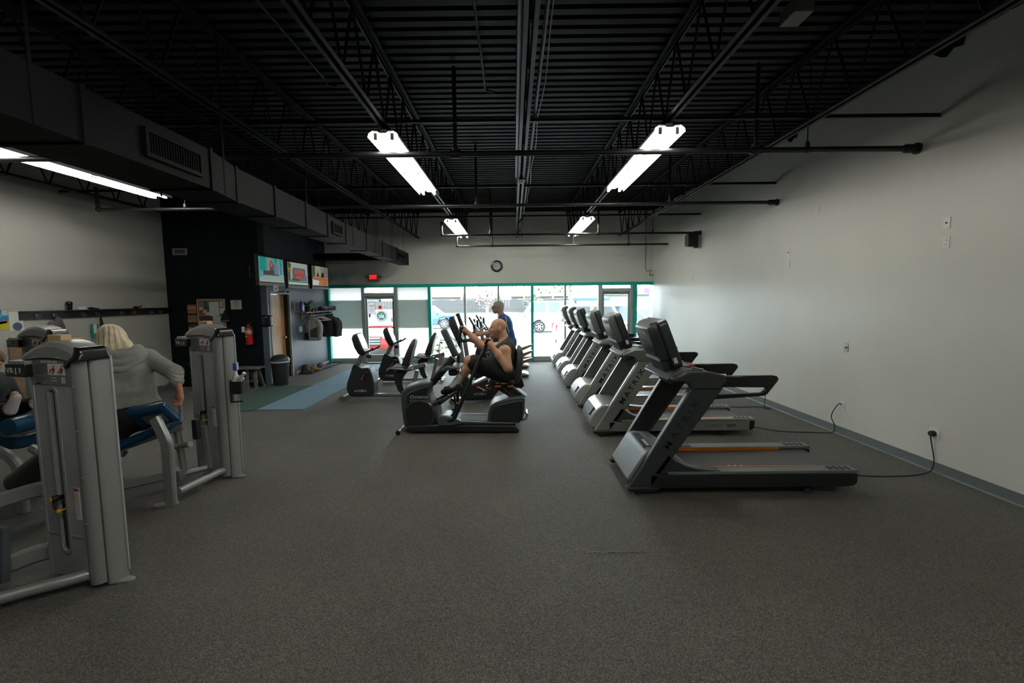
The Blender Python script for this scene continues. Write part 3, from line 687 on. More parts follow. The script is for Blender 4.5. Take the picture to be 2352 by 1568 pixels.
# paint patches
m = MB()
for (y, z, ry, rz_) in ((7.25, 2.82, .06, .10), (7.12, 2.90, .05, .05), (6.72, 2.80, .04, .09), (6.95, 2.66, .05, .03)):
    pass
# ================================================================== BIKES, SEATED STEPPER, ARC TRAINERS
podm = mat('bike_pod_black', (.014, .017, .018), .38)
gsil = mat('bike_silver', (.30, .305, .29), .35, .5)
scrn = mat('pale_console_face', (.50, .56, .66), .25)
gry_sh = mat('grey_green_shell', (.062, .078, .074), .4)
seatm = mat('black_seat_vinyl', (.022, .024, .025), .38)
pal = mat('pale_moulding', (.42, .45, .47), .4)
def cybex_console(t, M_, w_=.34, h_=.42):
    """shell in a local frame: x towards the rider, z up"""
    c = MB().loft([[(x*1.0, y, z) for x, y, z in ((-.02-d, -w_/2*k, z0), (.045, -w_/2*k, z0), (.045, w_/2*k, z0), (-.02-d, w_/2*k, z0))] for z0, d, k in ((0, .02, .75), (.06, .06, .95), (.2, .075, 1), (.36, .06, .98), (h_, .02, .85))]).xf(M_).build('console', podm, t, bevel=.02, seg=3)
    MB().prism(rrect(-w_/2*.86, w_/2*.86, .14, h_*.95, .02), .044, .050, 'x').xf(M_).build('screen', scrn, c)
    MB().prism(rrect(-w_/2*.7, w_/2*.7, .03, .125, .015), .040, .052, 'x').xf(M_).build('keypad', white, c)
    m = MB()
    for y in (-.06, .0, .06): m.box(.052, .055, y-.012, y+.012, .05, .105)
    m.xf(M_).build('keys', black, c, smooth=0)['kind'] = 'stuff'
    return c
def roller(t, x, y0, y1):
    MB().tube([(x, y0+.02, .05), (x, y1-.02, .05)], .022, 12).build('front_stabiliser', gsil, t)
    for y in (y0, y1-.05): MB().lathe([(.012, 0), (.045, .004), (.048, .02), (.045, .046), (.012, .05)], 18, (x, y, .048), 'y').build('transport_wheel', mat('grey_wheel', (.09, .09, .085), .6), t)
def crank(t, x, z, y0, y1, a):
    for s_, y in ((1, y0), (-1, y1)):
        aa = a if s_ > 0 else a+pi; ex, ez = x+.15*cos(aa), z+.15*sin(aa)
        c = MB().rtube([(x, y, z), (ex, y, ez)], .022, .035, up=(0, 1, 0)).build('crank_arm', gsil, t)
        MB().box(ex-.05, ex+.05, y-.11 if s_ > 0 else y+.01, y-.01 if s_ > 0 else y+.11, ez-.015, ez+.012).build('pedal', black, c, bevel=.006)
        MB().lathe([(.001, -.004), (.03, -.003), (.03, .003), (.001, .004)], 16, (x, y-.008*s_, z), 'y').build('crank_cap', mat('red_mark', (.35, .01, .012)), c)
def recumbent(loc, label):
    t = thing('recumbent_bike', label, 'exercise bike', loc, 0, 'recumbent bikes')
    pod = [(.10, .10), (.065, .2), (.08, .32), (.14, .47), (.19, .62), (.215, .66), (.245, .668), (.33, .605), (.37, .59), (.46, .60), (.51, .575), (.55, .45), (.578, .3), (.568, .1), (.52, .07), (.16, .07)]
    p = MB().prism(pod, .11, .43).build('drive_housing', podm, t, bevel=.03, seg=3)
    MB().prism([(.455, .603), (.515, .58), (.555, .45), (.582, .3), (.560, .3), (.53, .45), (.49, .565), (.45, .585)], .14, .40).build('housing_trim', gry_sh, p, bevel=.006)
    m = MB().text('CYBEX', (.345, .1085, .165), (1, 0, 0), (0, 0, 1), .042, .003, width=.19); m.prism([(.205, .15), (.235, .18), (.26, .17), (.235, .163), (.222, .152)], .107, .109); m.build('lettering', letterl, p)
    roller(t, 0, .02, .52)
    MB().rtube([(.12, .27, .055), (1.50, .27, .055)], .09, .06).build('base_beam', gsil, t)
    MB().rtube([(.24, .27, .62), (.37, .27, .90)], .10, .085, up=(1, 0, 0)).build('console_mast', gsil, t, bevel=.006)
    c = cybex_console(t, Matrix.Translation((.40, .27, .83)) @ Matrix.Rotation(-.36, 4, 'Y'))
    for y in (.06, .48): MB().tube(spline([(.38, .27, .90), (.44, (.27+y)/2, .885), (.54, y, .92), (.62, y, .97)], 5), .017, 10).build('handlebar', black, t)
    MB().lathe([(.030, 0), (.042, .002), (.045, .05), (.048, .05), (.047, -.006), (.001, -.006), (.001, 0)], 18, (.46, .27, .77)).build('bottle_holder', podm, t)
    crank(t, .365, .393, .10, .44, 1.05)
    # seat carriage
    MB().prism([(.93, .50), (1.02, .54), (1.18, .50), (1.10, .40), (1.075, .30), (1.10, .20), (1.14, .10), (1.05, .08), (.985, .17), (.945, .30), (.935, .40)], .20, .34).build('seat_support', podm, t, bevel=.015)
    MB().rtube([(1.03, .27, .50), (1.53, .27, .63)], .10, .075).build('seat_rail', gsil, t)
    MB().rtube([(1.24, .27, .07), (1.36, .27, .52)], .08, .07, up=(1, 0, 0)).build('rear_strut', gsil, t)
    MB().tube([(1.48, .04, .05), (1.48, .50, .05)], .025, 12).build('rear_stabiliser', gsil, t)
    s_ = MB().prism([(.88, .575), (.92, .61), (1.10, .605), (1.22, .61), (1.24, .575), (1.18, .555), (.95, .55)], .08, .46).build('seat_cushion', seatm, t, bevel=.02, seg=3)
    b = MB().loft([[(x, .27-wd, z), (x, .27+wd, z), (x+th, .27+wd*.9, z-.01), (x+th, .27-wd*.9, z-.01)] for x, z, wd, th in ((1.10, .62, .17, .14), (1.135, .72, .19, .13), (1.20, .88, .19, .10), (1.27, 1.03, .165, .08), (1.32, 1.12, .11, .05))]).build('backrest', seatm, t, bevel=.02, seg=3)
    MB().tube([(.86, .0, .56), (.90, .0, .60), (1.16, .0, .58), (1.30, .08, .57), (1.30, .46, .57), (1.16, .54, .58), (.90, .54, .60), (.86, .54, .56)], .018, 10).build('side_handle', gsil, t)
    MB().lathe([(.03, 0), (.055, .004), (.058, .012), (.05, .016), (.035, .006)], 18, (1.20, .04, .59)).build('cup_ring', black, t)
    return t
r1 = recumbent((-3.19, 8.50, 0), 'black recumbent bike at the front left, beside the blue mat')
dup(r1, (-3.09, 10.22, 0), 0, 'black recumbent bike farther back, in front of the glass door')
def upright_bike(loc, label):
    t = thing('upright_bike', label, 'exercise bike', loc, 0, 'upright bikes')
    pod = [(.16, .08), (.13, .18), (.16, .34), (.20, .52), (.28, .50), (.37, .34), (.60, .445), (.80, .44), (.87, .42), (.90, .33), (.80, .18), (.70, .07), (.25, .06)]
    p = MB().prism(pod, .11, .43).build('drive_housing', podm, t, bevel=.028, seg=3)
    MB().prism([(.21, .525), (.285, .505), (.37, .352), (.60, .457), (.60, .447), (.37, .338), (.27, .497), (.20, .515)], .12, .42).build('housing_trim', pal, p)
    m = MB().text('CYBEX', (.52, .1085, .165), (1, 0, 0), (0, 0, 1), .042, .003, width=.19); m.prism([(.38, .15), (.41, .18), (.435, .17), (.41, .163), (.397, .152)], .107, .109); m.build('lettering', letterl, p)
    roller(t, 0, .02, .52)
    MB().rtube([(.0, .27, .05), (1.05, .27, .05)], .09, .05).build('base_beam', gsil, t)
    MB().tube([(1.05, .04, .05), (1.05, .50, .05)], .025, 12).build('rear_stabiliser', gsil, t)
    for y in (.0, .49): MB().box(1.0, 1.10, y, y+.06, .005, .085).build('stabiliser_foot', pal, t, bevel=.01)
    MB().rtube([(.22, .27, .45), (.13, .27, 1.12)], .12, .09, up=(1, 0, 0)).build('console_mast', gsil, t, bevel=.006)
    cybex_console(t, Matrix.Translation((.17, .27, 1.10)) @ Matrix.Rotation(-.33, 4, 'Y'), .36, .47)
    for y in (.05, .49):
        MB().tube(spline([(.12, .27, 1.13), (.20, (.27+y)/2, 1.10), (.34, y, 1.12), (.44, y, 1.08)], 5), .02, 10).build('handlebar', black, t)
    crank(t, .46, .30, .10, .44, -.5)
    MB().rtube([(.62, .27, .42), (.76, .27, .83)], .06, .05, up=(1, 0, 0)).build('seat_post', chrome, t)
    MB().loft([[(x, .27-wd, z), (x, .27+wd, z), (x, .27+wd*.7, z+th), (x, .27-wd*.7, z+th)] for x, z, wd, th in ((.62, .85, .03, .05), (.72, .84, .07, .07), (.84, .84, .13, .08), (.90, .85, .12, .07), (.93, .86, .06, .05))]).build('saddle', seatm, t, bevel=.015)
    return t
ub = upright_bike((-1.11, 8.10, 0), 'upright bike with tall console behind the seated man')
dup(ub, (-1.20, 9.70, 0), 0, 'upright bike with tall console in front of the man in blue')
# ---- seated elliptical
t = thing('seated_elliptical', 'black and grey seated elliptical machine ridden by the man in black', 'elliptical', (-1.60, 6.27, 0))
MB().prism([(.10, .03), (1.62, .015), (1.67, .03), (1.60, .105), (.60, .125), (.12, .11)], .06, .64).build('base_frame', black, t, bevel=.012)
MB().prism([(.52, .126), (1.58, .108), (1.60, .135), (1.50, .142), (.80, .165), (.70, .20), (.60, .21), (.52, .18)], .10, .60).build('step_through_deck', gry_sh, t, bevel=.01)
for k in range(7): MB().prism([(.82, .164), (1.25, .152), (1.25, .158), (.82, .170)], .16+k*.058, .19+k*.058).build('tread_rib', mat('tread_rib_grey', (.09, .105, .11), .5), t, smooth=0)
shell = [(.045, .08), (.02, .30), (.012, .52), (.03, .57), (.09, .635), (.25, .685), (.40, .715), (.46, .70), (.44, .64), (.40, .55), (.44, .42), (.52, .30), (.55, .12), (.12, .06)]
s_ = MB().prism(shell, .16, .54).build('front_housing', gry_sh, t, bevel=.03, seg=3)
MB().prism([(.10, .46), (.11, .535), (.16, .575), (.40, .655), (.415, .63), (.375, .55), (.39, .46), (.45, .34), (.50, .2), (.5, .1), (.14, .1)], .135, .17).build('side_panel', podm, s_, bevel=.01)
m = MB().text('Octane', (.275, .133, .505), (1, 0, 0), (0, 0, 1), .045, .003, width=.25); m.build('lettering', letterl, s_)
m = MB().text('FITNESS', (.275, .133, .455), (1, 0, 0), (0, 0, 1), .022, .003, width=.25, spacing=1.4); m.build('lettering', letterl, s_)
MB().lathe([(.001, 0), (.185, 0), (.205, .015), (.205, .05), (.001, .05)], 36, (.29, .085, .265), 'y').build('crank_disc', podm, t)
MB().lathe([(.19, -.004), (.206, .0), (.206, .02), (.19, .02), (.19, -.004)], 36, (.29, .083, .265), 'y').build('disc_rim', mat('rim_grey', (.05, .055, .058), .3), t)
MB().lathe([(.001, 0), (.185, 0), (.205, .015), (.205, .05), (.001, .05)], 36, (.29, .565, .265), 'y').build('crank_disc', podm, t)
MB().tube([(0.0, .02, .035), (0.0, .68, .035)], .012, 8).tube([(.0, .2, .035), (.10, .2, .08)], .014, 8).tube([(.0, .5, .035), (.10, .5, .08)], .014, 8).build('wheel_axle', steel, t)
for y in (.0, .66): MB().lathe([(.001, 0), (.03, .002), (.035, .015), (.03, .028), (.001, .03)], 16, (.0, y, .036), 'y').build('transport_wheel', rubber, t)
MB().rtube([(.42, .35, .66), (.74, .35, 1.02)], .14, .11, up=(-1, 0, 1)).build('console_mast', black, t, bevel=.012)
Mc = Matrix.Translation((.80, .35, 1.08)) @ Matrix.Rotation(-.42, 4, 'Y')
c = MB().prism(rrect(-.19, .19, -.02, .40, .04), -.06, .03, 'x').xf(Mc).build('console', gry_sh, t, bevel=.02, seg=3)
MB().prism(rrect(-.165, .165, .10, .37, .02), .028, .034, 'x').xf(Mc).build('screen', mat('console_print', (.18, .20, .21), .25, noise=(60, .8, 3)), c)
MB().prism(rrect(-.15, .15, .0, .085, .015), .028, .036, 'x').xf(Mc).build('keypad', scrn, c)
B(.036, .040, -.10, .0, .095, .125).xf(Mc).build('orange_key', mat('orange_key', (.5, .16, .08), .5), c, smooth=0)
MB().prism([(.57, .855), (.60, .885), (.66, .93), (.84, .915), (.86, .895), (.78, .88)], .12, .58).build('accessory_tray', gry_sh, t, bevel=.01)
MB().loft([[(x, y, z) for x, y in ((.68, .2), (.80, .2), (.80, .5), (.68, .5))] for z in (.78, .87)]).build('cup_well', black, t, bevel=.03)
rear = [(1.215, .13), (1.235, .29), (1.265, .37), (1.33, .415), (1.45, .455), (1.60, .485), (1.72, .49), (1.745, .46), (1.74, .30), (1.71, .16), (1.66, .12)]
s2 = MB().prism(rear, .14, .56).build('rear_housing', gry_sh, t, bevel=.03, seg=3)
MB().prism([(1.27, .145), (1.275, .28), (1.32, .355), (1.45, .405), (1.60, .435), (1.715, .44), (1.71, .30), (1.68, .165)], .115, .15).build('side_panel', podm, s2, bevel=.01)
MB().tube([(1.70, .2, .14), (1.76, .2, .17), (1.775, .2, .23), (1.74, .2, .26)], .014, 8).tube([(1.775, .2, .22), (1.775, .5, .22)], .014, 8).build('rear_handle', chrome, t)
for y in (.09, .61): MB().lathe([(.008, 0), (.008, .04), (.026, .012), (.026, 0)], 12, (1.63, y, 0)).build('levelling_foot', rubber, t)
p_ = MB().prism([(1.36, .66), (1.50, .66), (1.76, .46), (1.58, .435), (1.40, .55), (1.33, .60)], .24, .46).build('seat_post', podm, t, bevel=.015)
MB().rtube([(1.45, .237, .595), (1.63, .237, .445)], .004, .01, up=(0, 1, 0)).build('orange_line', orange, p_)
MB().prism([(1.50, .668), (1.52, .672), (1.775, .472), (1.76, .462)], .235, .465).build('edge_trim', pal, p_)
MB().prism([(1.22, .665), (1.26, .735), (1.45, .72), (1.58, .73), (1.62, .68), (1.58, .655), (1.3, .65)], .16, .54).build('seat_cushion', seatm, t, bevel=.02, seg=3)
for xs in ((1.20, 1.27), (1.33, 1.42), (1.50, 1.58)):
    MB().box(xs[0], xs[1], .14, .20, .605 if xs[0] < 1.3 else .625, .655).build('seat_lever', mat('orange_plastic', (.55, .15, .02), .4), t, bevel=.008)
MB().tube([(1.24, .12, .64), (1.30, .10, .70), (1.46, .10, .685), (1.56, .14, .68)], .018, 10).build('seat_grip', blackg, t)
MB().loft([[(x, .35-wd, z), (x, .35+wd, z), (x+th, .35+wd*.9, z), (x+th, .35-wd*.9, z)] for x, z, wd, th in ((1.585, .66, .16, .08), (1.60, .78, .19, .10), (1.625, .95, .20, .10), (1.64, 1.10, .18, .085), (1.645, 1.19, .12, .05))]).build('backrest', mat('grey_backrest', (.045, .052, .053), .4), t, bevel=.025, seg=3)
MB().prism([(1.58, .60), (1.70, .58), (1.74, .62), (1.68, .80), (1.62, .80)], .28, .42).build('backrest_bracket', black, t, bevel=.01)
# moving arms and pedals (near one pushed back, far one forward)
MB().tube(spline([(.66, .06, .19), (.74, .05, .20), (.80, .05, .28), (.90, .05, .50), (1.03, .06, .80), (1.13, .08, 1.03), (1.21, .10, 1.19), (1.24, .10, 1.30)], 5), [.03]*10+[.026]*26, 12).build('swing_arm', black, t)
MB().tube(spline([(.66, .64, .19), (.72, .65, .22), (.75, .66, .40), (.76, .66, .75), (.78, .65, 1.10), (.80, .63, 1.30), (.845, .62, 1.44)], 5), .024, 12).build('swing_arm', black, t)
for y, (px_, pz_) in ((.20, (.79, .60)), (.50, (.70, .50))):
    a_ = MB().rtube(spline([(.36, y, .33), (.46, y, .38), (.60, y, .45), (px_-.06, y, pz_-.09)], 4), .04, .05, up=(0, 1, 0)).build('pedal_arm', charc2, t)
    d_ = Vector((px_-.02, y, pz_-.055))
    m = MB().box(-.17, .13, -.075, .075, -.02, .012); m.xf(Matrix.Translation(d_+Vector((-.06, 0, -.03))) @ Matrix.Rotation(-.62, 4, 'Y')); m.build('foot_pedal', black, a_, bevel=.012)
    MB().rtube([(px_-.03, y, pz_-.10), (.78, y, .30), (.70, y, .20)], .03, .035, up=(0, 1, 0)).build('link_arm', black, t)
MB().prism(spline([(.54, .22), (.60, .27), (.72, .24), (.84, .20), (.86, .15), (.74, .12), (.55, .12)], 3), .03, .12).build('pivot_cover', mat('pivot_blue_grey', (.075, .09, .10), .3), t, bevel=.015)
# ---- arc trainers
wood_br = mat('brown_footplate', (.36, .20, .075), .5)
def arc_trainer(loc, label):
    t = thing('arc_trainer', label, 'elliptical', loc, 0, 'arc trainers by the window')
    b_ = MB().prism([(.0, .02), (.0, .10), (.25, .14), (1.05, .12), (1.28, .105), (1.38, .07), (1.36, .03), (1.30, .015)], .14, .56).build('base', mat('pale_silver_base', (.52, .54, .55), .3, .3), t, bevel=.02)
    MB().prism([(1.2, .02), (1.36, .035), (1.375, .05), (1.2, .045)], .13, .57).build('base_foot', black, t)
    s_ = MB().prism([(.05, .10), (.12, .60), (.18, .80), (.26, .86), (.50, .93), (.66, .96), (.72, .92), (.66, .70), (.72, .40), (.80, .12)], .18, .52).build('front_housing', mat('arc_housing', (.035, .042, .042), .4), t, bevel=.03, seg=3)
    m = MB().text('CYBEX', (.29, .178, .725), (1, 0, .0), (0, 0, 1), .05, .003, width=.20); m.build('lettering', paper, s_)
    B(.22, .42, .175, .20, .855, .885).build('orange_panel', mat('orange_plastic', (.55, .15, .02)), s_, bevel=.006)
    MB().rtube([(.14, .35, .70), (.10, .35, 1.25)], .12, .09, up=(1, 0, 0)).build('mast', gsil, t)
    Mk = Matrix.Translation((.13, .35, 1.16)) @ Matrix.Rotation(-.5, 4, 'Y')
    c = MB().prism(rrect(-.16, .16, 0, .30, .03), -.02, .02, 'x').xf(Mk).build('console', podm, t, bevel=.01)
    MB().prism(rrect(-.14, .14, .03, .28, .02), .019, .025, 'x').xf(Mk).build('screen', scrn, c)
    for y, f in ((.06, .10), (.64, -.02)):
        MB().tube(spline([(.45, y, .35), (.36, y, .70), (.20+f, y, 1.05), (.10+f, y, 1.22), (.09+f, y, 1.36)], 5), .02, 10).build('swing_arm', gsil, t)
        MB().tube([(.10+f, y, 1.20), (.09+f, y, 1.36)], .026, 10).build('grip', black, t)
        MB().tube(spline([(.10, .35, 1.08), (.20, y, 1.06), (.34, y, 1.04)], 5), .018, 8).build('fixed_handle', black, t)
    for y, z0 in ((.21, .46), (.49, .25)):
        MB().rtube(spline([(.55, y, .42), (.80, y, z0-.02), (1.0, y, z0-.02)], 5), .05, .05, up=(0, 1, 0)).build('foot_link', gsil, t)
        p_ = MB().loft([[(x, y-w_, z), (x, y+w_, z), (x, y+w_, z+th), (x, y-w_, z+th)] for x, z, w_, th in ((.86, z0-.06, .07, .06), (1.05, z0-.035, .095, .08), (1.25, z0+.035, .095, .07), (1.42, z0+.115, .08, .035), (1.47, z0+.145, .05, .012))]).build('footplate', wood_br, t)
        MB().loft([[(x, y-w_, z), (x, y+w_, z), (x, y+w_, z+.014), (x, y-w_, z+.014)] for x, z, w_ in ((.85, z0+.006, .062), (1.05, z0+.046, .088), (1.25, z0+.106, .088), (1.42, z0+.154, .072), (1.465, z0+.161, .05))]).build('footplate_pad', mat('dark_grey_pad', (.06, .065, .07), .4), p_)
    return t
a1 = arc_trainer((-1.03, 10.75, 0), 'arc trainer with brown footplates, nearer of two by the window')
dup(a1, (-.98, 12.2, 0), 0, 'arc trainer with brown footplates, farther one against the window')
# ================================================================== WEIGHT MACHINES (left)
vsil = mat('machine_silver', (.36, .37, .365), .34, .4, noise=(40, .03, 2))
vface = mat('machine_side_grey', (.31, .32, .305), .42, .2)
vbrush = mat('brushed_panel', (.42, .44, .46), .34, .3, noise=(2.2, .2, 3))
placm = mat('placard_grey', (.17, .18, .18), .45)
bluep = mat('blue_vinyl', (.004, .045, .10), .28)
yel = mat('yellow_knob', (.75, .36, .02), .35)
redf = mat('red_figure', (.5, .06, .03), .5)
def tower(loc, rz, label, title, weight_z, top_block=True, group='weight machine towers'):
    """x along the panel (0 = left edge), y backwards, z up"""
    t = thing('weight_tower', label, 'gym machine', loc, rz, group)
    # front panel with slot: build as pieces around the opening
    m = MB(); sx0, sx1, sz0, sz1 = .165, .215, .24, 1.30
    outer = rrect(.035, .375, .06, 1.335, .02, 4); inner = rrect(sx0, sx1, sz0, sz1, .024, 4)
    m.ring(outer, inner, .0, .02); fp = m.build('front_panel', vbrush, t)
    m = MB().ring(rrect(sx0-.03, sx1+.03, sz0-.03, sz1+.03, .045, 4), rrect(sx0-.006, sx1+.006, sz0-.006, sz1+.006, .028, 4), -.006, .004); m.build('slot_rim', vsil, fp, bevel=.003)
    for z in (.335, ): MB().box(.035, .16, -.005, .002, z, z+.012).build('panel_crease', vsil, fp, smooth=0); MB().box(.22, .375, -.005, .002, z, z+.012).build('panel_crease', vsil, fp, smooth=0)
    for x0, x1 in ((.022, .038), (.372, .388)): MB().box(x0, x1, -.006, .02, .05, 1.34).build('panel_edge', vsil, fp, bevel=.004)
    B(.02, .39, .022, .03, .05, 1.5).build('stack_back', mat('dark_inside', (.006, .006, .006), .7), t, smooth=0)
    MB().box(.178, .186, .008, .018, .55, 1.29).build('guide_rod', mat('bright_rod', (.55, .5, .42), .25, .8), t, smooth=0)
    MB().box(.170, .210, .006, .02, .25, .56).build('weight_stack', blackg, t, smooth=0)
    for k in range(12): MB().lathe([(.001, -.002), (.004, -.002), (.004, .002)], 8, (.195, .004, .29+k*.02), 'y').build('pin_hole', steel, t)
    # corner posts
    MB().loft([[(x, y, z) for x, y in ((0, .03), (.006, .006), (.024, -.008), (.036, .0), (.036, .12), (0, .12))] for z in (.05, 1.42)]).build('left_post', vsil, t)
    MB().loft([[(x, y, z) for x, y in ((.376, .0), (.388, -.010), (.415, -.014), (.440, -.004), (.455, .014), (.462, .040), (.455, .046), (.376, .046))] for z in (.035, 1.49)]).build('right_post', vsil, t)
    MB().loft([[(x, y, z) for x, y in ((.452, .05), (.466, .05), (.476, .058), (.482, .075), (.482, .15), (.476, .165), (.40, .168), (.40, .06))] for z in (.012, 1.50)]).build('side_cover', vface, t)
    MB().box(.474, .486, .160, .172, .05, 1.51).build('cover_edge', pal, t, bevel=.003)
    B(.0, .46, .12, .15, .04, 1.45).build('rear_panel', vsil, t, smooth=0)
    # placard
    pl = B(.03, .38, -.008, .02, 1.335, 1.50).build('placard', placm, t, smooth=0, bevel=.003)
    if title: MB().text(title, (.21, -.0095, 1.483), (1, 0, 0), (0, 0, 1), .013, .002, width=.15).build('placard_title', letterl, pl)
    else: B(.17, .27, -.0095, -.008, 1.478, 1.486).build('placard_title', letterl, pl, smooth=0)
    m = MB()
    for k in range(9): m.box(.065, .185-.02*((k*7) % 3), -.0092, -.008, 1.460-k*.0115-(k > 5)*.008, 1.4645-k*.0115-(k > 5)*.008)
    o = m.build('placard_text', mat('placard_ink', (.075, .08, .08), .6), pl, smooth=0); o['kind'] = 'stuff'
    MB().text('CYBEX', (.10, -.0095, 1.345), (1, 0, 0), (0, 0, 1), .010, .002, width=.05).build('placard_brand', letterd, pl)
    pc = B(.195, .342, -.0105, -.008, 1.40, 1.472).build('exercise_picture', paper, pl, smooth=0)
    for x, a in ((.24, -.25), (.31, .55)):
        mm = MB().ball((x+.012, -.012, 1.458), .006, 8, (1, .3, 1)).tube([(x+.01, -.0115, 1.448), (x-.002, -.0115, 1.43)], .006, 6).tube([(x-.002, -.0115, 1.43), (x-.02, -.0115, 1.43-.02*a)], .0045, 6).tube([(x-.02, -.0115, 1.43-.02*a), (x-.024+.02*a, -.0115, 1.413)], .0035, 6)
        mm.build('figure', redf, pc)
        MB().tube([(x+.018, -.0115, 1.44), (x+.006, -.0115, 1.418), (x-.006, -.0115, 1.408)], .003, 6).build('figure_seat', letterd, pc)
    m = MB()
    for k in range(2): m.box(.215, .262, -.0092, -.008, 1.378-k*.018, 1.384-k*.018)
    m.box(.305, .335, -.0092, -.008, 1.35, 1.388); m.build('placard_chart', letterl, pl, smooth=0)
    # arched cap
    rings = []
    for i in range(11):
        x = -.01+.44*i/10; h = 1.50+.115*math.sin(pi*(.10+.68*i/10))
        rings.append([(x, -.018, 1.49+.02*sin(pi*i/10)), (x, -.022, h-.035), (x, -.005, h-.008), (x, .04, h+.004), (x, .14, h), (x, .155, h-.03), (x, .155, 1.45)])
    MB().loft(rings).build('arched_cap', vsil, t)
    MB().loft([[(x, y, z+dz) for x, y, z in ((-.006, -.01, 1.475), (.03, -.024, 1.50), (.03, .14, 1.50), (-.006, .14, 1.475))] for dz in (0, .035)]).build('cap_corner', black, t, bevel=.01)
    MB().loft([[(x, -.03, z0), (x, .0, z1), (x, .15, z1), (x, .16, z0)] for x, z0, z1 in ((.352, 1.462, 1.515), (.372, 1.45, 1.535), (.392, 1.46, 1.562), (.42, 1.485, 1.578), (.46, 1.495, 1.575), (.482, 1.495, 1.56), (.492, 1.49, 1.53))]).build('corner_cap', blackg, t, bevel=.008)
    if top_block: B(.15, .27, .03, .09, 1.60, 1.65).build('wood_block', mat('pale_wood_block', (.60, .44, .22), .6), t, smooth=0, bevel=.003, label='pale wooden block on top')
    # sign box
    sg = B(-.13, .055, -.05, .03, 1.385, 1.468).build('sign_box', blackg, t, bevel=.006)
    B(-.105, .055, -.046, .03, 1.462, 1.488).build('sign_top', vsil, sg, bevel=.004)
    MB().text('VR | 3', (-.045, -.0515, 1.425), (1, 0, 0), (0, 0, 1), .034, .002, width=.135).build('lettering', letterl, sg)
    # selector pin with coiled lead
    pn = MB().lathe([(.001, -.055), (.018, -.052), (.020, -.04), (.020, -.02), (.012, -.014), (.012, .01)], 16, (.185, 0, weight_z), 'y').build('stack_knob', blackg, t)
    MB().lathe([(.001, -.058), (.014, -.056), (.015, -.048)], 16, (.178, 0, weight_z), 'y').build('yellow_cap', yel, pn)
    MB().lathe([(.001, -.045), (.013, -.042), (.015, -.03), (.007, -.02), (.006, .01)], 16, (.20, 0, weight_z-.085), 'y').build('selector_pin', yel, t)
    MB().tube([(.16-.03*sin(a)+.03*a/6+.003*cos(a*24), -.02+.003*sin(a*24), weight_z-.02-.075*a/3.1) for a in np.linspace(0, 3.1, 70)], .004, 5).build('coiled_lead', black, t)
    lb = B(.310, .352, -.003, .0, weight_z-.14, weight_z+.07).build('warning_label', paper, t, smooth=0)
    B(.310, .352, -.0042, -.003, weight_z+.05, weight_z+.068).build('red_heading', mat('label_red', (.5, .03, .02), .5), lb, smooth=0)
    m = MB()
    for k in range(14): m.box(.315, .345, -.0038, -.003, weight_z+.035-k*.012, weight_z+.039-k*.012)
    m.build('label_text', mat('label_grey', (.35, .35, .35), .6), lb, smooth=0)['kind'] = 'stuff'
    for x, z in ((.412, .45), (.412, .75), (.412, 1.05), (.412, 1.33), (.018, .5), (.018, .9), (.018, 1.2), (.10, 1.512), (.30, 1.512)): MB().ball((x, -.018 if z < 1.5 else -.022, z), .005, 8).build('screw', steel, t)
    MB().prism(arc(.53, .13, .03, -90, 90, 6)+[(.44, .16), (.44, .06)], 0, .012, 'z').build('floor_tab', vsil, t)
    return t
R15 = R_(-15); R22 = R_(-22)
tw1 = tower((-3.13, 2.99, 0), R15, 'near silver weight tower with arched cap, left foreground', 'SEATED LEG CURL', .60)
tw2 = tower((-3.42, 4.90, 0), R22, 'silver weight tower beside the blue padded seat, with a spray bottle on its side', None, .70)
t3 = tower((-5.31, 5.02, 0), R15, 'silver weight tower cut off by the left edge', None, .60, top_block=False)
# tubes of the near machine running out of frame
fr = thing('machine_frame', 'silver tube frame of the near leg machine running out at the left edge', 'gym machine', (0, 0, 0))
MB().tube(spline([(-2.74, 2.96, .08), (-2.88, 2.86, .077), (-3.02, 2.77, .075), (-3.25, 2.60, .07), (-3.7, 2.30, .07)], 6), .038, 14).build('base_tube', vsil, fr)
MB().rtube(spline([(-3.10, 3.06, .17), (-3.22, 3.03, .17), (-3.40, 2.92, .12), (-3.55, 2.78, .06)], 6), .06, .11).build('cross_tube', vsil, fr)
MB().rtube(spline([(-3.12, 3.10, .58), (-3.25, 3.10, .585), (-3.42, 3.05, .545), (-3.6, 2.95, .50)], 6), .06, .10).build('upper_tube', vsil, fr)
MB().rtube([(-3.32, 2.90, .42), (-3.34, 2.88, .06)], .10, .05, up=(0, 1, 0)).build('pivot_plate', mat('pivot_blue_grey', (.075, .09, .10)), fr)
MB().tube([(-3.36, 2.78, .14), (-3.28, 2.82, .14)], .03, 12).build('pivot_bolt', chrome, fr)
MB().tube([(-3.62, 3.30, .55), (-3.24, 3.30, .82)], .085, 18).build('roller_pad', seatm, fr)
MB().rtube([(-3.62, 3.5, 1.04), (-3.47, 3.5, .85), (-3.43, 3.5, .45)], .09, .05, up=(0, 1, 0)).build('leg_post', vsil, fr)
MB().tube([(-3.7, 3.5, .75), (-3.38, 3.42, .60)], .03, 10).build('link_tube', vsil, fr)
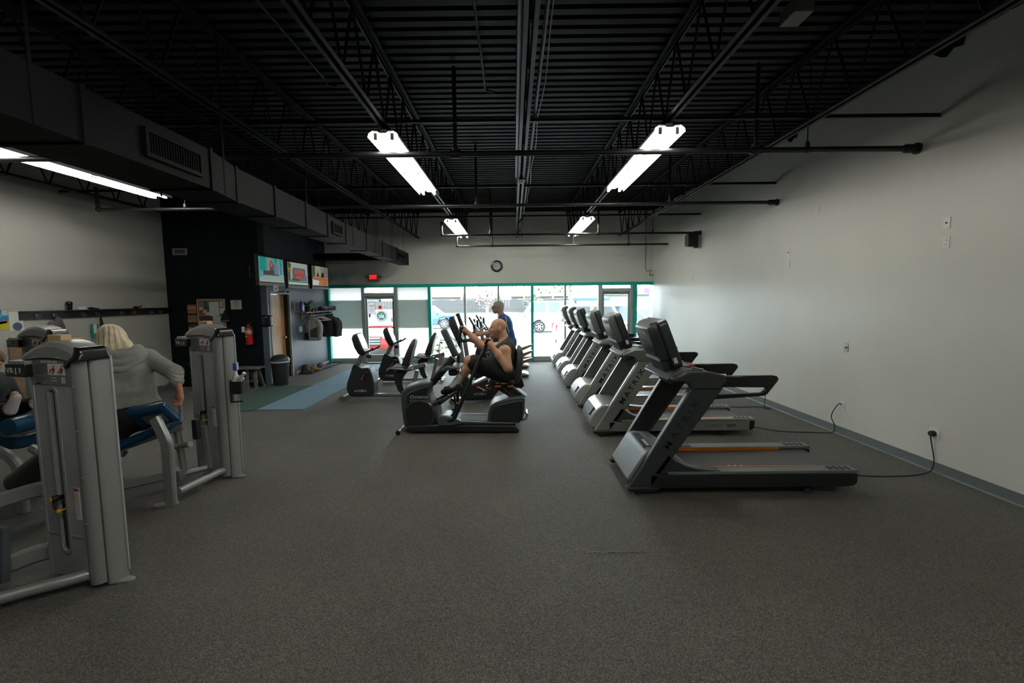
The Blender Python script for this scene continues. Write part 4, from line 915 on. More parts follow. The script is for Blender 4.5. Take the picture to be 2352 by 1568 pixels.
# ---- woman's machine
wm = thing('leg_machine_seat', 'blue padded leg machine with bent grey post, under the woman in the hoodie', 'gym machine', (0, 0, 0))
m = MB(); a = Vector((-3.45, 4.12, .76)); 
def oriented(o, xa, za):
    xa = Vector(xa).normalized(); za = Vector(za); za = (za-xa*za.dot(xa)).normalized(); ya = za.cross(xa)
    return Matrix(((xa.x, ya.x, za.x, o[0]), (xa.y, ya.y, za.y, o[1]), (xa.z, ya.z, za.z, o[2]), (0, 0, 0, 1)))
Mp = oriented((-3.33, 4.24, .805), (.975, .10, .17), (-.25, .72, .62))
pd = MB().loft([[(x, y, z) for x, y in ((-.17+k, -.13+k), (.17-k, -.13+k), (.17-k, .12-k), (-.17+k, .12-k))] for z, k in ((-.035, .02), (-.01, 0), (.035, 0), (.055, .02))]).xf(Mp).build('thigh_pad', bluep, wm, bevel=.018, seg=3)
MB().box(-.06, .12, -.05, .06, -.043, -.033).xf(Mp).build('pad_plate', steel, wm, smooth=0)
MB().rtube(spline([(-3.27, 4.18, .80), (-3.215, 4.165, .70), (-3.165, 4.15, .60), (-3.155, 4.15, .52), (-3.155, 4.15, .30), (-3.155, 4.15, .01)], 3), .10, .055, up=(0, 1, 0)).build('bent_post', vsil, wm)
m = MB().prism(rrect(-.13, .07, -.045, .045, .044, 5), .0, .012, 'z').xf(Matrix.Translation((-3.17, 4.15, .002)) @ Matrix.Rotation(R_(20), 4, 'Z')); m.build('floor_tab', vsil, wm)
Ms = oriented((-3.52, 4.42, .58), (.88, .30, .36), (-.3, 0, .9))
MB().loft([[(x, y, z) for x, y in ((-.26+k, -.17+k), (.24-k, -.17+k), (.24-k, .17-k), (-.26+k, .17-k))] for z, k in ((-.035, .03), (-.015, 0), (.03, 0), (.05, .02))]).xf(Ms).build('seat_pad', bluep, wm, bevel=.02, seg=3)
MB().rtube(spline([(-3.74, 4.33, .45), (-3.795, 4.30, .36), (-3.80, 4.29, .25), (-3.80, 4.28, .02)], 4), .05, .07).build('front_leg', vsil, wm)
MB().rtube([(-3.74, 4.33, .47), (-3.26, 4.50, .63)], .05, .05).build('seat_beam', vsil, wm)
MB().lathe([(.03, 0), (.045, .004), (.03, .015), (.015, .02)], 14, (-3.80, 4.28, 0)).build('foot', rubber, wm)
MB().rtube([(-3.79, 4.30, .115), (-3.46, 4.62, .115)], .05, .09).build('lower_beam', vsil, wm)
MB().box(-.05, .05, -.003, 0, -.015, .02).xf(oriented((-3.62, 4.44, .12), (.72, .70, 0), (0, 0, 1))).build('beam_label', paper, wm, smooth=0)
MB().rtube([(-3.40, 4.62, .56), (-3.37, 4.64, .07)], .06, .06, up=(0, 1, 0)).build('rear_post', vsil, wm)
MB().rtube([(-3.24, 4.80, .56), (-3.22, 4.82, .10)], .06, .06, up=(0, 1, 0)).build('rear_post', vsil, wm)
MB().tube([(-3.40, 4.60, .40), (-3.16, 4.46, .47)], .028, 12).build('cross_bar', vsil, wm)
MB().tube([(-3.42, 4.60, .10), (-3.20, 4.74, .13)], .028, 12).build('lower_cross_bar', vsil, wm)
MB().tube([(-3.12, 4.20, .10), (-3.04, 4.74, .10)], .036, 14).build('link_tube', vsil, wm)
MB().box(-3.46, -3.36, 4.55, 4.66, .06, .17).build('bracket', vsil, wm, bevel=.006)
MB().tube([(-3.50, 4.62, 1.02), (-3.40, 4.60, 1.05), (-3.345, 4.60, .98), (-3.33, 4.60, .80), (-3.33, 4.60, .66)], .020, 10).build('backrest_hoop', pal, wm)
MB().box(-3.17, -3.11, 4.50, 4.56, .50, .70).build('linkage_cover', black, wm, bevel=.01)
# holder and spray bottle on the second tower
hb = thing('bottle_holder', 'black plastic holder clamped to the side of the second tower', 'holder', (-2.86, 4.79, .90))
MB().loft([[(x*k, y*k, z) for x, y in rrect(-.062, .062, -.05, .05, .02, 3)] for z, k in ((0, .88), (.13, 1.0))]).build('cup', black, hb)
MB().box(-.075, -.055, -.02, .02, -.09, .14).build('clamp_bar', black, hb, smooth=0, bevel=.004)
MB().tube([(-.06, -.03, -.085), (.06, -.03, -.075)], .008, 8).ball((.06, -.03, -.075), .014, 8).build('clamp_screw', black, hb)
sb = thing('spray_bottle', 'white spray bottle with blue trigger standing in the black holder', 'bottle', (-2.875, 4.79, .915))
MB().lathe([(.03, 0), (.04, .006), (.042, .10), (.036, .14), (.022, .18), (.016, .21), (.014, .225)], 18).build('bottle_body', white, sb)
MB().box(-.018, .018, -.014, .014, .222, .305).build('trigger_head', mat('trigger_blue', (.02, .12, .55), .4), sb, bevel=.006)
MB().box(.012, .030, -.010, .010, .23, .31).build('nozzle', white, sb, bevel=.004)
o = tag(MB().loft([[(-2.835+x, 4.79+y, z) for x, y in ((-.02*k, -.035*k), (.03*k, -.03*k), (.04*k, .03*k), (-.015*k, .03*k))] for z, k in ((1.03, .8), (1.055, 1.1), (1.075, .7), (1.09, .3))]).build('wipe_cloth', mat('pale_cloth', (.62, .56, .55), .9), bevel=.01), 'crumpled pale cloth stuffed in the black holder', 'cloth')
o = tag(MB().tube([(-2.82, 4.77, 1.03), (-2.79, 4.76, 1.09), (-2.765, 4.76, 1.12)], [.018, .016, .019], 12).build('roll_end', white, None), 'white tube sticking out of the black holder', 'tube')
# ================================================================== THINGS ON AND BY THE WALLS
# ---- televisions on swing arms
TVF = mat('tv_bezel', (.012, .012, .013), .25); TVS = mat('tv_silver_strip', (.22, .21, .20), .35)
def em(name, c, s_=1.0): return mat(name, tuple(x*.5 for x in c), .3, emit=c, estr=s_)
def tv(n, loc, rz, label, paint, w_=1.06, h_=.62):
    t = thing('television', label, 'television', loc, rz, 'wall televisions')
    # local: x along the screen, y out of the wall towards the viewer is -y
    B(-w_/2, w_/2, 0, .06, -h_/2, h_/2).build('casing', TVF, t, bevel=.008)
    sc = B(-w_/2+.035, w_/2-.035, -.004, .002, -h_/2+.085, h_/2-.04).build('screen', em('tv_base_%d' % n, paint[0], .55), t, smooth=0)
    B(-w_/2+.01, w_/2-.01, -.004, .02, -h_/2+.005, -h_/2+.06).build('lower_strip', TVS, t, smooth=0, bevel=.004)
    for i, (nm, c, poly) in enumerate(paint[1:]):
        m = MB(); m.prism([(-w_/2+.035+(w_-.07)*x, -h_/2+.085+(h_-.125)*z) for x, z in poly], -.0055-.0004*i, -.0045-.0004*i)
        m.build('picture_'+nm, em('tv_%d_%s' % (n, nm), c, .55), sc, smooth=0)
    m = MB().box(-.12, .12, .06, .09, -.12, .12); m.tube([(0, .09, 0), (.15, .25, 0), (0, .42, 0)], .022, 8).box(-.08, .08, .41, .43, -.12, .12); m.build('swing_arm', TVF, t)
    return t
def rect(x0, x1, z0, z1): return [(x0, z0), (x1, z0), (x1, z1), (x0, z1)]
def oval(cx, cz, rx, rz_, n=14): return [(cx+rx*cos(2*pi*i/n), cz+rz_*sin(2*pi*i/n)) for i in range(n)]
TVR = R_(-90)
tv(1, (-5.01, 9.83, 2.465), R_(90)-.0, 'left television showing a long-haired presenter before a teal city skyline', [(.10, .34, .36),
   ('teal', (.01, .30, .26), rect(.03, .28, .45, 1)), ('grey_tower', (.28, .30, .30), rect(.33, .46, .35, 1)), ('blue_tower', (.05, .20, .32), rect(.55, .63, .3, .75)), ('tower_b', (.22, .22, .30), rect(.66, .78, .2, .72)), ('tower_c', (.36, .36, .30), rect(.78, .86, .15, 1)), ('tower_d', (.02, .25, .35), rect(.83, .9, .2, 1)), ('green', (.02, .30, .18), rect(.60, .72, .82, 1)),
   ('desk', (.26, .42, .36), [(0, 0), (1, 0), (1, .34), (.35, .28), (0, .16)]), ('hair', (.22, .07, .02), oval(.48, .66, .075, .22)), ('jacket', (.03, .09, .13), [(.38, .33), (.60, .33), (.57, .5), (.48, .55), (.40, .5)]), ('face', (.45, .19, .10), oval(.48, .72, .045, .10)), ('caption', (.07, .045, .045), rect(.15, .55, .30, .45)), ('caption_b', (.08, .05, .05), rect(.15, .78, .27, .33)), ('ticker', (.42, .40, .36), rect(0, 1, 0, .07))])
tv(2, (-5.01, 11.03, 2.445), R_(90), 'middle television showing a street scene with a red shop front', [(.42, .46, .40),
   ('ground', (.06, .24, .20), rect(0, 1, 0, .17)), ('leaves', (.06, .08, .03), [(0, .75), (.12, .72), (.16, .9), (.06, 1), (0, 1)]), ('bush', (.22, .20, .03), oval(.06, .62, .07, .12)), ('trunk', (.06, .06, .045), rect(.0, .1, .17, .55)), ('shop', (.12, .13, .15), rect(.2, .88, .18, .72)), ('sign', (.45, .10, .12), rect(.3, .78, .52, .68)), ('sign_frame', (.10, .16, .16), [(.25, .70), (.85, .70), (.85, .77), (.25, .77)]), ('shop_red', (.42, .05, .06), rect(.33, .74, .38, .5)), ('people', (.42, .13, .04), oval(.52, .32, .16, .09)), ('wall_right', (.15, .17, .19), rect(.74, .95, .18, .45)), ('car', (.05, .055, .05), rect(.15, .55, .17, .26)), ('caption', (.55, .55, .5), rect(0, 1, 0, .09))])
tv(3, (-5.01, 12.29, 2.45), R_(90), 'right television showing two people behind an orange bench', [(.25, .27, .20),
   ('foliage', (.07, .10, .04), rect(0, .18, .35, 1)), ('curtain', (.40, .38, .32), rect(.18, .5, .45, 1)), ('curtain_b', (.22, .20, .20), rect(.72, 1, .45, 1)), ('bench', (.42, .15, .05), rect(.1, .92, .02, .40)), ('bench_top', (.50, .22, .09), rect(.06, .95, .38, .46)), ('bench_panel', (.45, .20, .09), rect(.38, .75, .1, .3)), ('judge_a', (.02, .02, .045), [(.26, .46), (.42, .46), (.38, .66), (.30, .66)]), ('head_a', (.40, .19, .11), oval(.345, .72, .04, .075)), ('judge_b', (.01, .012, .015), [(.52, .42), (.74, .46), (.70, .72), (.58, .66)]), ('head_b', (.38, .18, .10), oval(.65, .80, .045, .08)), ('gleam', (.62, .66, .75), [(.0, .02), (.36, .05), (.40, .26), (.02, .30)])])
t = thing('paper_note', 'small white paper note stuck under the left television', 'note', (-4.995, 9.90, 2.09), R_(90)); B(-.09, .10, -.013, -.008, -.05, .085).build('sheet', paper, t, smooth=0); B(-.04, .05, -.0135, -.0128, .0, .03).build('printing', ink, t, smooth=0)
cb_ = thing('cable_bundle', 'pale loose cables dangling below the televisions on the side wall', 'cable', (-5.44, 10.9, 2.0))
MB().tube(spline([(.42, -.35, .22), (.3, -.2, .12), (.12, 0, .05), (.03, .25, .08)], 6), .008, 6).build('cable', mat('pale_cable', (.5, .5, .48), .5), cb_)
for y in (-.05, .22, .42): MB().box(.0, .05, y, y+.09, .04, .08).build('adapter', black, cb_, bevel=.006)
# ---- exit sign
t = thing('exit_sign', 'grey emergency sign with red EXIT letters and twin lamps above the glass door', 'sign', (-4.06, 13.78, 2.485))
B(-.16, .16, -.06, 0, -.11, .11).build('housing', mat('sign_grey', (.24, .245, .23), .5), t, bevel=.006)
B(-.115, .115, -.064, -.058, -.05, .085).build('sign_face', mat('sign_face', (.30, .02, .02), .4, emit=(.9, .02, .02), estr=.35), t, smooth=0)
MB().text('EXIT', (0, -.066, .018), (1, 0, 0), (0, 0, 1), .115, .003, width=.20).build('lettering', mat('exit_red', (.9, .05, .05), .4, emit=(1, .03, .03), estr=1.6), t)
for s_ in (-1, 1):
    MB().lathe([(.001, 0), (.035, .005), (.04, .03), (.022, .06), (.001, .065)], 14, (s_*.205, -.075, .03), 'y').tube([(s_*.16, -.03, .0), (s_*.205, -.03, .02)], .012, 8).build('emergency_lamp', mat('lamp_grey', (.16, .165, .16), .4), t)
# ---- wall clock
t = thing('wall_clock', 'round black-rimmed wall clock above the windows', 'clock', (-.475, 13.775, 2.785))
MB().lathe([(.125, -.035), (.165, -.03), (.17, 0), (.12, 0), (.125, -.035)], 36, (0, 0, 0), 'y').build('rim', blackg, t)
MB().lathe([(.001, -.012), (.128, -.012), (.128, -.002), (.001, -.002)], 36, (0, 0, 0), 'y').build('dial', mat('dial_grey', (.30, .31, .31), .4), t)
MB().lathe([(.001, -.014), (.075, -.014), (.075, -.011), (.001, -.011)], 30, (0, 0, 0), 'y').build('dial_centre', mat('dial_pale', (.52, .53, .52), .4), t)
for k in range(12):
    a = 2*pi*k/12; B(-.004, .004, -.016, -.012, .085, .115).xf(Matrix.Rotation(a, 4, 'Y')).build('hour_mark', paper, t, smooth=0)
for a, L in ((-1.0, .06), (-1.75, .095)): B(-.004, .004, -.018, -.016, -.01, L).xf(Matrix.Rotation(a, 4, 'Y')).build('hand', black, t, smooth=0)
# ---- security camera in the corner
t = thing('security_camera', 'small white security camera in the corner above the right window', 'camera', (3.93, 13.77, 2.50))
MB().lathe([(.001, -.09), (.035, -.09), (.038, -.02), (.02, 0)], 16, (0, -.03, 0), 'y').build('camera_body', white, t)
MB().lathe([(.001, -.1235), (.02, -.1235), (.02, -.119)], 14, (0, 0, 0), 'y').build('lens', black, t)
MB().tube([(.03, -.03, .0), (.075, -.02, -.02), (.085, 0, .03)], .012, 8).lathe([(.001, -.012), (.03, -.01), (.03, 0)], 14, (.085, 0, .03), 'y').build('bracket', white, t)
tag(MB().tube(spline([(3.95, 13.74, 2.54), (4.0, 13.76, 2.60), (3.97, 13.765, 2.62), (3.86, 13.768, 2.60), (3.83, 13.768, 2.75), (3.83, 13.768, 3.2), (3.83, 13.768, 4.2)], 6), .008, 6).build('camera_cable', mat('grey_cable', (.16, .17, .17))), 'grey cable running down the front wall to the security camera', 'cable')
# ---- speaker
t = thing('wall_speaker', 'black loudspeaker mounted high on the right wall under the pipe', 'speaker', (3.98, 10.70, 3.09), R_(12))
MB().loft([[(x*k, y, z*k2) for x, z in rrect(-.12, .12, -.14, .14, .02, 3)] for y, k, k2 in ((-.10, 1, 1), (.0, 1, 1), (.09, .75, .8))]).build('cabinet', black, t)
MB().box(-.11, .11, -.108, -.10, -.13, .13).build('speaker_grille', mat('grille_cloth', (.02, .02, .021), .8), t, bevel=.004)
MB().box(.08, .155, -.03, .03, -.16, .16).build('bracket', black, t, smooth=0)
# ---- vent plate, notice, boards on the navy wall (y = 10.14)
NW = 10.138
t = thing('air_vent', 'small pale vent grille high on the navy wall', 'vent', (-7.10, NW, 2.915))
MB().ring(rect(-.155, .155, -.07, .07), rect(-.115, .115, -.045, .045), -.015, 0).build('vent_frame', mat('vent_grey', (.26, .27, .26), .5), t, smooth=0)
for k in range(6): B(-.115, .115, -.010, -.002, -.042+k*.0145, -.034+k*.0145).build('louvre', mat('vent_dark', (.12, .125, .12), .5), t, smooth=0)
t = thing('framed_notice', 'white notice in a thin black frame on the navy wall', 'notice', (-5.965, NW, 1.776))
MB().box(-.13, .13, -.015, 0, -.11, .11).build('frame', black, t, bevel=.003)
sh = B(-.115, .115, -.018, -.014, -.095, .095).build('sheet', mat('notice_paper', (.50, .51, .48), .7), t, smooth=0)
B(-.04, .04, -.0186, -.018, .060, .078).build('heading', mat('dull_red', (.30, .07, .06), .6), sh, smooth=0)
m = MB()
for k in range(5): m.box(-.085+.012*k, .085-.012*k, -.0186, -.018, .035-k*.022, .042-k*.022)
m.build('notice_text', ink, sh, smooth=0)['kind'] = 'stuff'
t = thing('cork_board', 'cork notice board crowded with papers behind the second weight tower', 'notice board', (-6.51, NW, 1.56))
MB().box(-.285, .285, -.018, 0, -.33, .33).build('cork_panel', mat('cork', (.29, .12, .045), .8, noise=(60, .3, 3)), t, smooth=0)
MB().ring(rect(-.30, .30, -.345, .345), rect(-.28, .28, -.325, .325), -.024, 0).build('board_frame', mat('pale_wood_frame', (.42, .36, .28), .6), t, smooth=0)
pcs = [(-.25, -.18, .10, .17, (.5, .48, .42)), (-.14, -.04, .12, .30, (.02, .06, .07)), (-.08, -.05, .20, .29, (.0, .30, .26)), (-.035, .175, -.02, .28, (.55, .57, .55)), (-.02, .07, .16, .25, (.20, .22, .22)), (.0, .06, -.005, .10, (.06, .06, .06)), (.09, .165, -.005, .10, (.25, .26, .26)), (.20, .26, .17, .30, (.42, .46, .42)), (.19, .28, .02, .15, (.52, .52, .48)), (-.27, -.18, .02, .11, (.10, .08, .03)), (-.17, -.10, .05, .11, (.5, .49, .44)), (-.12, -.03, .0, .06, (.55, .52, .50)), (-.26, .02, -.14, -.02, (.055, .035, .035)), (.03, .26, -.17, -.03, (.50, .52, .52)), (-.17, .03, -.30, -.15, (.52, .54, .52)), (.04, .13, -.30, -.16, (.46, .44, .38)), (.15, .25, -.26, -.18, (.50, .48, .42)), (-.27, -.19, -.25, -.12, (.04, .035, .03)), (.10, .22, -.325, -.27, (.05, .16, .14)), (.19, .27, -.02, .03, (.05, .05, .05))]
for i, (a, b, c, d, col) in enumerate(pcs):
    q = B(a, b, -.0225-.0012*(i % 4), -.0185, c, d); q.xf(Matrix.Translation(((a+b)/2, 0, (c+d)/2)) @ Matrix.Rotation(random.uniform(-.12, .12)*(1 if i > 8 else .3), 4, 'Y') @ Matrix.Translation((-(a+b)/2, 0, -(c+d)/2)))
    q.build('pinned_paper', mat('pin_%d' % i, col, .75), t, smooth=0)
t = thing('magazine_rack', 'narrow black wall rack of magazines left of the cork board', 'rack', (-6.91, NW, 1.50))
MB().box(-.105, .105, -.02, 0, -.30, .29).build('rack_back', black, t, smooth=0)
for k, (c1, c2) in enumerate((((.32, .10, .03), (.30, .28, .24)), ((.16, .15, .14), (.38, .17, .04)), ((.04, .045, .045), (.35, .36, .31)))):
    z = .20-k*.19
    q = B(-.095, .095, -.045, -.028, z-.12, z+.085).build('magazine', mat('mag_%d' % k, c1, .5), t, smooth=0)
    B(-.095, .06 if k else .095, -.047, -.045, z-.10 if k else z+.0, z-.02 if k else z+.04).build('cover_print', mat('magp_%d' % k, c2, .5, noise=(30, .6, 3)), q, smooth=0)
    B(-.105, .105, -.05, -.02, z-.135, z-.122).build('rack_lip', black, t, smooth=0)
t = thing('hanging_bag', 'black fabric bag hanging over the right edge of the cork board', 'bag', (-6.20, NW-.03, 1.53))
MB().loft([[(x, y, z) for x, y in ((-w_, -.03), (w_, -.03), (w_+.01, .0), (-w_-.01, .0))] for z, w_ in ((-.12, .09), (-.06, .10), (.03, .06), (.10, .02), (.13, .008))]).build('bag_body', mat('black_cloth', (.008, .008, .009), .9), t, bevel=.01)
B(-.075, .085, -.034, -.030, -.105, -.085).build('bag_trim', mat('bag_trim', (.16, .165, .16), .6), t, smooth=0)
# ---- fire extinguisher
t = thing('fire_extinguisher', 'red fire extinguisher hanging on the navy wall', 'extinguisher', (-5.69, NW-.085, .92))
rd = mat('extinguisher_red', (.42, .012, .014), .25)
MB().lathe([(.001, 0), (.066, .002), (.072, .02), (.072, .33), (.060, .37), (.030, .395), (.022, .40)], 22).build('cylinder', rd, t)
MB().lathe([(.0725, .235), (.0735, .235), (.0735, .315), (.0725, .315)], 22).build('label_band', mat('label_cream', (.45, .44, .32), .5), t)
MB().lathe([(.020, .395), (.024, .40), (.024, .43), (.012, .44)], 14).build('valve', steel, t)
MB().tube([(-.02, 0, .44), (.05, 0, .475), (.085, 0, .47)], .010, 8).tube([(-.01, 0, .43), (.06, 0, .44)], .008, 8).build('lever', mat('dark_metal', (.05, .055, .055)), t)
MB().tube(spline([(.02, -.02, .42), (.075, -.03, .40), (.095, -.02, .33), (.085, 0, .20)], 5), .010, 8).build('hose', rubber, t)
B(-.11, -.04, -.075, -.070, .27, .39).build('inspection_tag', paper, t, smooth=0)
MB().prism([(-.045, .17), (-.03, .19), (.02, .18), (-.03, .165)], -.0745, -.0725).build('arrow_print', letterl, t)
B(-.02, .02, .06, .09, .2, .46).build('wall_hook', black, t, smooth=0)
# ---- soap dispenser at the corner
t = thing('hand_dryer', 'black rounded towel dispenser at the corner of the navy wall', 'dispenser', (-5.36, 10.24, 1.42), R_(90))
MB().loft([[(x*k, y, z*k) for x, z in rrect(-.11, .11, -.135, .125, .05, 4)] for y, k in ((.08, 1), (.03, 1), (-.05, .93), (-.085, .75))]).build('dispenser_body', blackg, t)
MB().loft([[(x, y, z) for x, y in ((-.06, -.084), (.06, -.084), (.055, -.092), (-.055, -.092))] for z in (-.09, .09)]).build('dispenser_window', mat('smoky_grey', (.28, .29, .30), .15), t)
B(-.06, .06, .07, .10, -.1, .1).build('mounting_plate', black, t, smooth=0)
# ---- bench and bin
t = thing('wooden_bench', 'low weathered grey wooden bench along the navy wall', 'bench', (-5.98, 9.93, 0))
gw = mat('grey_wood', (.13, .12, .105), .7, noise=(14, .25, 4))
for y in (-.16, .01): MB().box(-.62, .58, y, y+.15, .415, .45).build('seat_plank', gw, t, bevel=.004)
for x in (-.52, .30, .48):
    for s_ in (-1, 1): MB().rtube([(x, s_*.05, .41), (x+.05, s_*.15, .0)], .035, .07, up=(1, 0, 0)).build('leg', gw, t)
MB().box(-.5, .5, -.02, .02, .12, .16).build('stretcher', gw, t, smooth=0)
t = thing('trash_can', 'dark grey plastic trash can with domed lid and white liner edge', 'trash can', (-5.17, 10.28, 0))
cang = mat('bin_grey', (.028, .034, .038), .4)
MB().lathe([(.001, .01), (.145, .0), (.152, .01), (.185, .50), (.19, .52), (.175, .52), (.14, .02)], 28).build('bin_body', cang, t)
MB().lathe([(.188, .495), (.198, .505), (.199, .54), (.19, .545), (.185, .50)], 28).build('bin_liner', mat('liner_white', (.60, .62, .62), .5), t)
MB().lathe([(.200, .535), (.202, .555), (.185, .60), (.14, .645), (.07, .67), (.001, .675)], 28).build('lid', cang, t)
MB().prism(rrect(-.07, .07, .57, .63, .02), -.185, -.13).build('flap', black, t)
# ---- coat shelf with rail on the side wall
t = thing('coat_shelf', 'wooden coat shelf with metal brackets and chrome rail on the side wall', 'shelf', (-5.458, 11.72, 1.56))
B(.0, .30, .0, .55, -.022, 0).build('shelf_board', mat('orange_wood', (.30, .12, .04), .5, noise=(8, .2, 3)), t, smooth=0)
B(.0, .32, .55, 1.95, -.018, 0).build('wire_shelf', mat('pale_shelf', (.40, .42, .43), .4), t, smooth=0)
for y in (.30, 1.75):
    MB().tube([(.005, y, -.02), (.005, y, -.26), (.26, y, -.03)], .008, 6).build('bracket', black, t)
MB().tube([(.20, .45, -.10), (.20, 2.0, -.10)], .014, 10).build('hanging_rail', mat('pale_rail', (.5, .52, .53), .3, .5), t)
for y in (.5, 1.2, 1.9): MB().tube([(.20, y, -.1), (.20, y, -.01)], .006, 6).build('rail_hook', mat('pale_rail', (.5, .52, .53)), t)
SX, SY, SZ = -5.458, 11.72, 1.56
# things on the shelf
t = thing('detergent_bottle', 'blue and white detergent bottle at the left end of the coat shelf', 'bottle', (SX+.14, SY+.10, SZ))
MB().loft([[(x*k, y*k2, z) for x, y in rrect(-.04, .04, -.07, .07, .025, 3)] for z, k, k2 in ((0, .95, .95), (.02, 1, 1), (.17, 1, 1), (.23, .8, .6), (.26, .5, .3))]).build('bottle_body', mat('bottle_blue', (.04, .07, .30), .35), t)
MB().loft([[(x, y, z) for x, y in rrect(-.022, .022, -.022, .022, .02, 3)] for z in (.255, .315)]).build('cap', mat('cap_white', (.6, .58, .62), .4), t)
B(.0395, .0425, -.05, .05, .05, .15).build('bottle_label', mat('label_pale', (.5, .55, .6), .5), t, smooth=0)
t = thing('potted_succulent', 'spiky green houseplant in a dark pot on the coat shelf', 'plant', (SX+.15, SY+.42, SZ))
MB().lathe([(.001, 0), (.065, 0), (.085, .13), (.09, .135), (.08, .14), (.072, .12), (.001, .115)], 20).build('pot', mat('pot_dark', (.03, .03, .034), .4), t)
lg = mat('leaf_green', (.06, .16, .035), .45)
for k in range(22):
    a = k*2.4; L = .12+.06*random.random(); up = .05+.15*random.random(); d = Vector((cos(a), sin(a), 0)); s_ = Vector((-sin(a), cos(a), 0))
    pts = [Vector((0, 0, .115)), d*L*.4+Vector((0, 0, .115+up*.75)), d*L*.8+Vector((0, 0, .115+up)), d*L+Vector((0, 0, .11+up*.8))]; ws = [.006, .022, .016, .001]
    m = MB(); m.add([p+s_*w_ for p, w_ in zip(pts, ws)]+[p-s_*w_ for p, w_ in zip(pts, ws)], [(i, i+1, i+5, i+4) for i in range(3)]); m.build('leaf', lg, t, thick=.003)
t = thing('yoga_mat', 'rolled dark yoga mat with a pink strap on the coat shelf', 'mat', (SX+.16, SY+1.18, SZ+.065))
MB().tube([(0, 0, 0), (.03, .92, 0)], .06, 18).build('mat_roll', mat('mat_dark', (.035, .04, .038), .7), t)
MB().tube([(.006, .22, 0), (.009, .30, 0)], .063, 18).build('strap', mat('pink_strap', (.38, .12, .32), .6), t)
for dy, lb, c in ((.62, 'black camera-like box on the coat shelf beside the plant', (.012, .012, .012)), (.78, 'dark folded sunglasses on the coat shelf', (.02, .03, .025))):
    t = thing('small_item', lb, 'item', (SX+.17, SY+dy, SZ)); MB().box(-.05, .05, -.05, .06, .0, .055).build('item_body', mat('item_%d' % int(dy*100), c, .4), t, bevel=.015); MB().tube([(-.04, .0, .05), (0, .03, .075), (.04, .06, .05)], .008, 6).build('item_strap', black, t)
# hangers and coats
hgm = mat('hanger_white', (.68, .70, .70), .4); 
def hanger(y, label, colr=hgm, ang=.0):
    t = thing('clothes_hanger', label, 'hanger', (SX+.20, y, SZ-.10), ang, 'hangers on the rail')
    MB().tube(spline([(.0, .016, .015), (.015, .0, .028), (.028, 0, .012), (.012, 0, -.018), (0, 0, -.045)], 4), .004, 6).build('hook', steel, t)
    MB().tube(spline([(0, 0, -.045), (.03, 0, -.058), (.19, 0, -.13), (.20, 0, -.145), (.18, 0, -.152), (-.18, 0, -.152), (-.20, 0, -.145), (-.19, 0, -.13), (-.03, 0, -.058), (0, 0, -.045)], 4), .007, 7).build('frame', colr, t)
    return t
pk = mat('hanger_pink', (.66, .36, .30), .4)
for i, y in enumerate((12.62, 12.70, 12.77, 12.84, 12.91, 12.98, 13.05)): hanger(y, ['first', 'second', 'third', 'fourth', 'fifth', 'sixth', 'seventh'][i]+' of seven empty plastic hangers between the coats', pk if i == 2 else hgm, .25*sin(i*1.3))
def coat(y, label, col, L=.62, w_=.21, name='jacket', parts=(), ang=.1, d=.05, sleeve=.5):
    t = thing(name, label, 'jacket', (SX+.20, y, SZ-.10), ang, 'coats on the rail')
    fab = mat('fabric_'+label[:18].replace(' ', '_'), col, .85, noise=(12, .15, 3))
    rings = []
    for z, k, dd in ((-.03, .22, .5), (-.06, .45, .9), (-.12, .93, 1), (-.17, 1, 1), (-.35, .94, 1), (-.55, .98, 1), (-.03-L, 1.02, 1.05)):
        rings.append([(w_*k*cos(a)*(1+.05*sin(5*a+z*20)), d*dd*sin(a)*(1+.2*sin(7*a+z*9)), z) for a in np.linspace(0, 2*pi, 25)[:-1]])
    MB().loft(rings).build('jacket_body', fab, t)
    for s_ in (-1, 1): MB().tube(spline([(s_*w_*.8, 0, -.13), (s_*(w_+.045), .0, -.25), (s_*(w_+.055), -.02, -.42), (s_*(w_+.04), -.035, -.13-sleeve)], 4), [.055]*4+[.058]*5+[.05]*4, 12).build('sleeve', fab, t)
    MB().tube(spline([(-.07, -.03, -.03), (-.05, .04, -.015), (.05, .04, -.015), (.07, -.03, -.03)], 4), .018, 8).build('collar', fab, t)
    MB().tube(spline([(.0, .016, .015), (.015, .0, .028), (.028, 0, .012), (.012, 0, -.018), (0, 0, -.045)], 4), .004, 6).build('hanger_hook', steel, t)
    for nm, c, poly in parts:
        m = MB().prism(poly, -d*1.22, -d*.7); m.build(nm, mat(nm+'_fabric', c, .85), t, bevel=.006)
    return t
coat(12.22, 'cream and charcoal zip jacket facing the room, first on the rail', (.42, .42, .38), L=.62, parts=(('charcoal_panel', (.07, .07, .068), [(-.02, -.56), (.17, -.56), (.17, -.30), (-.02, -.38)]), ('black_panel', (.012, .014, .018), [(-.20, -.60), (-.06, -.62), (-.09, -.42), (-.19, -.46)]), ('pale_zip', (.55, .55, .56), [(-.045, -.60), (-.02, -.60), (-.02, -.10), (-.06, -.12)])), ang=-.25)
coat(13.10, 'big black fleece jacket, second coat on the rail', (.008, .008, .009), L=.58, w_=.24, ang=.1, d=.075)
coat(13.27, 'dark grey jacket between the black fleece and the navy one', (.035, .035, .036), L=.60, ang=.15, d=.05)
coat(13.36, 'charcoal jacket with long sleeves near the end of the rail', (.028, .028, .030), L=.55, ang=.25, d=.05)
coat(13.46, 'navy jacket, last on the rail by the teal post', (.018, .024, .05), L=.50, ang=.2, d=.05)
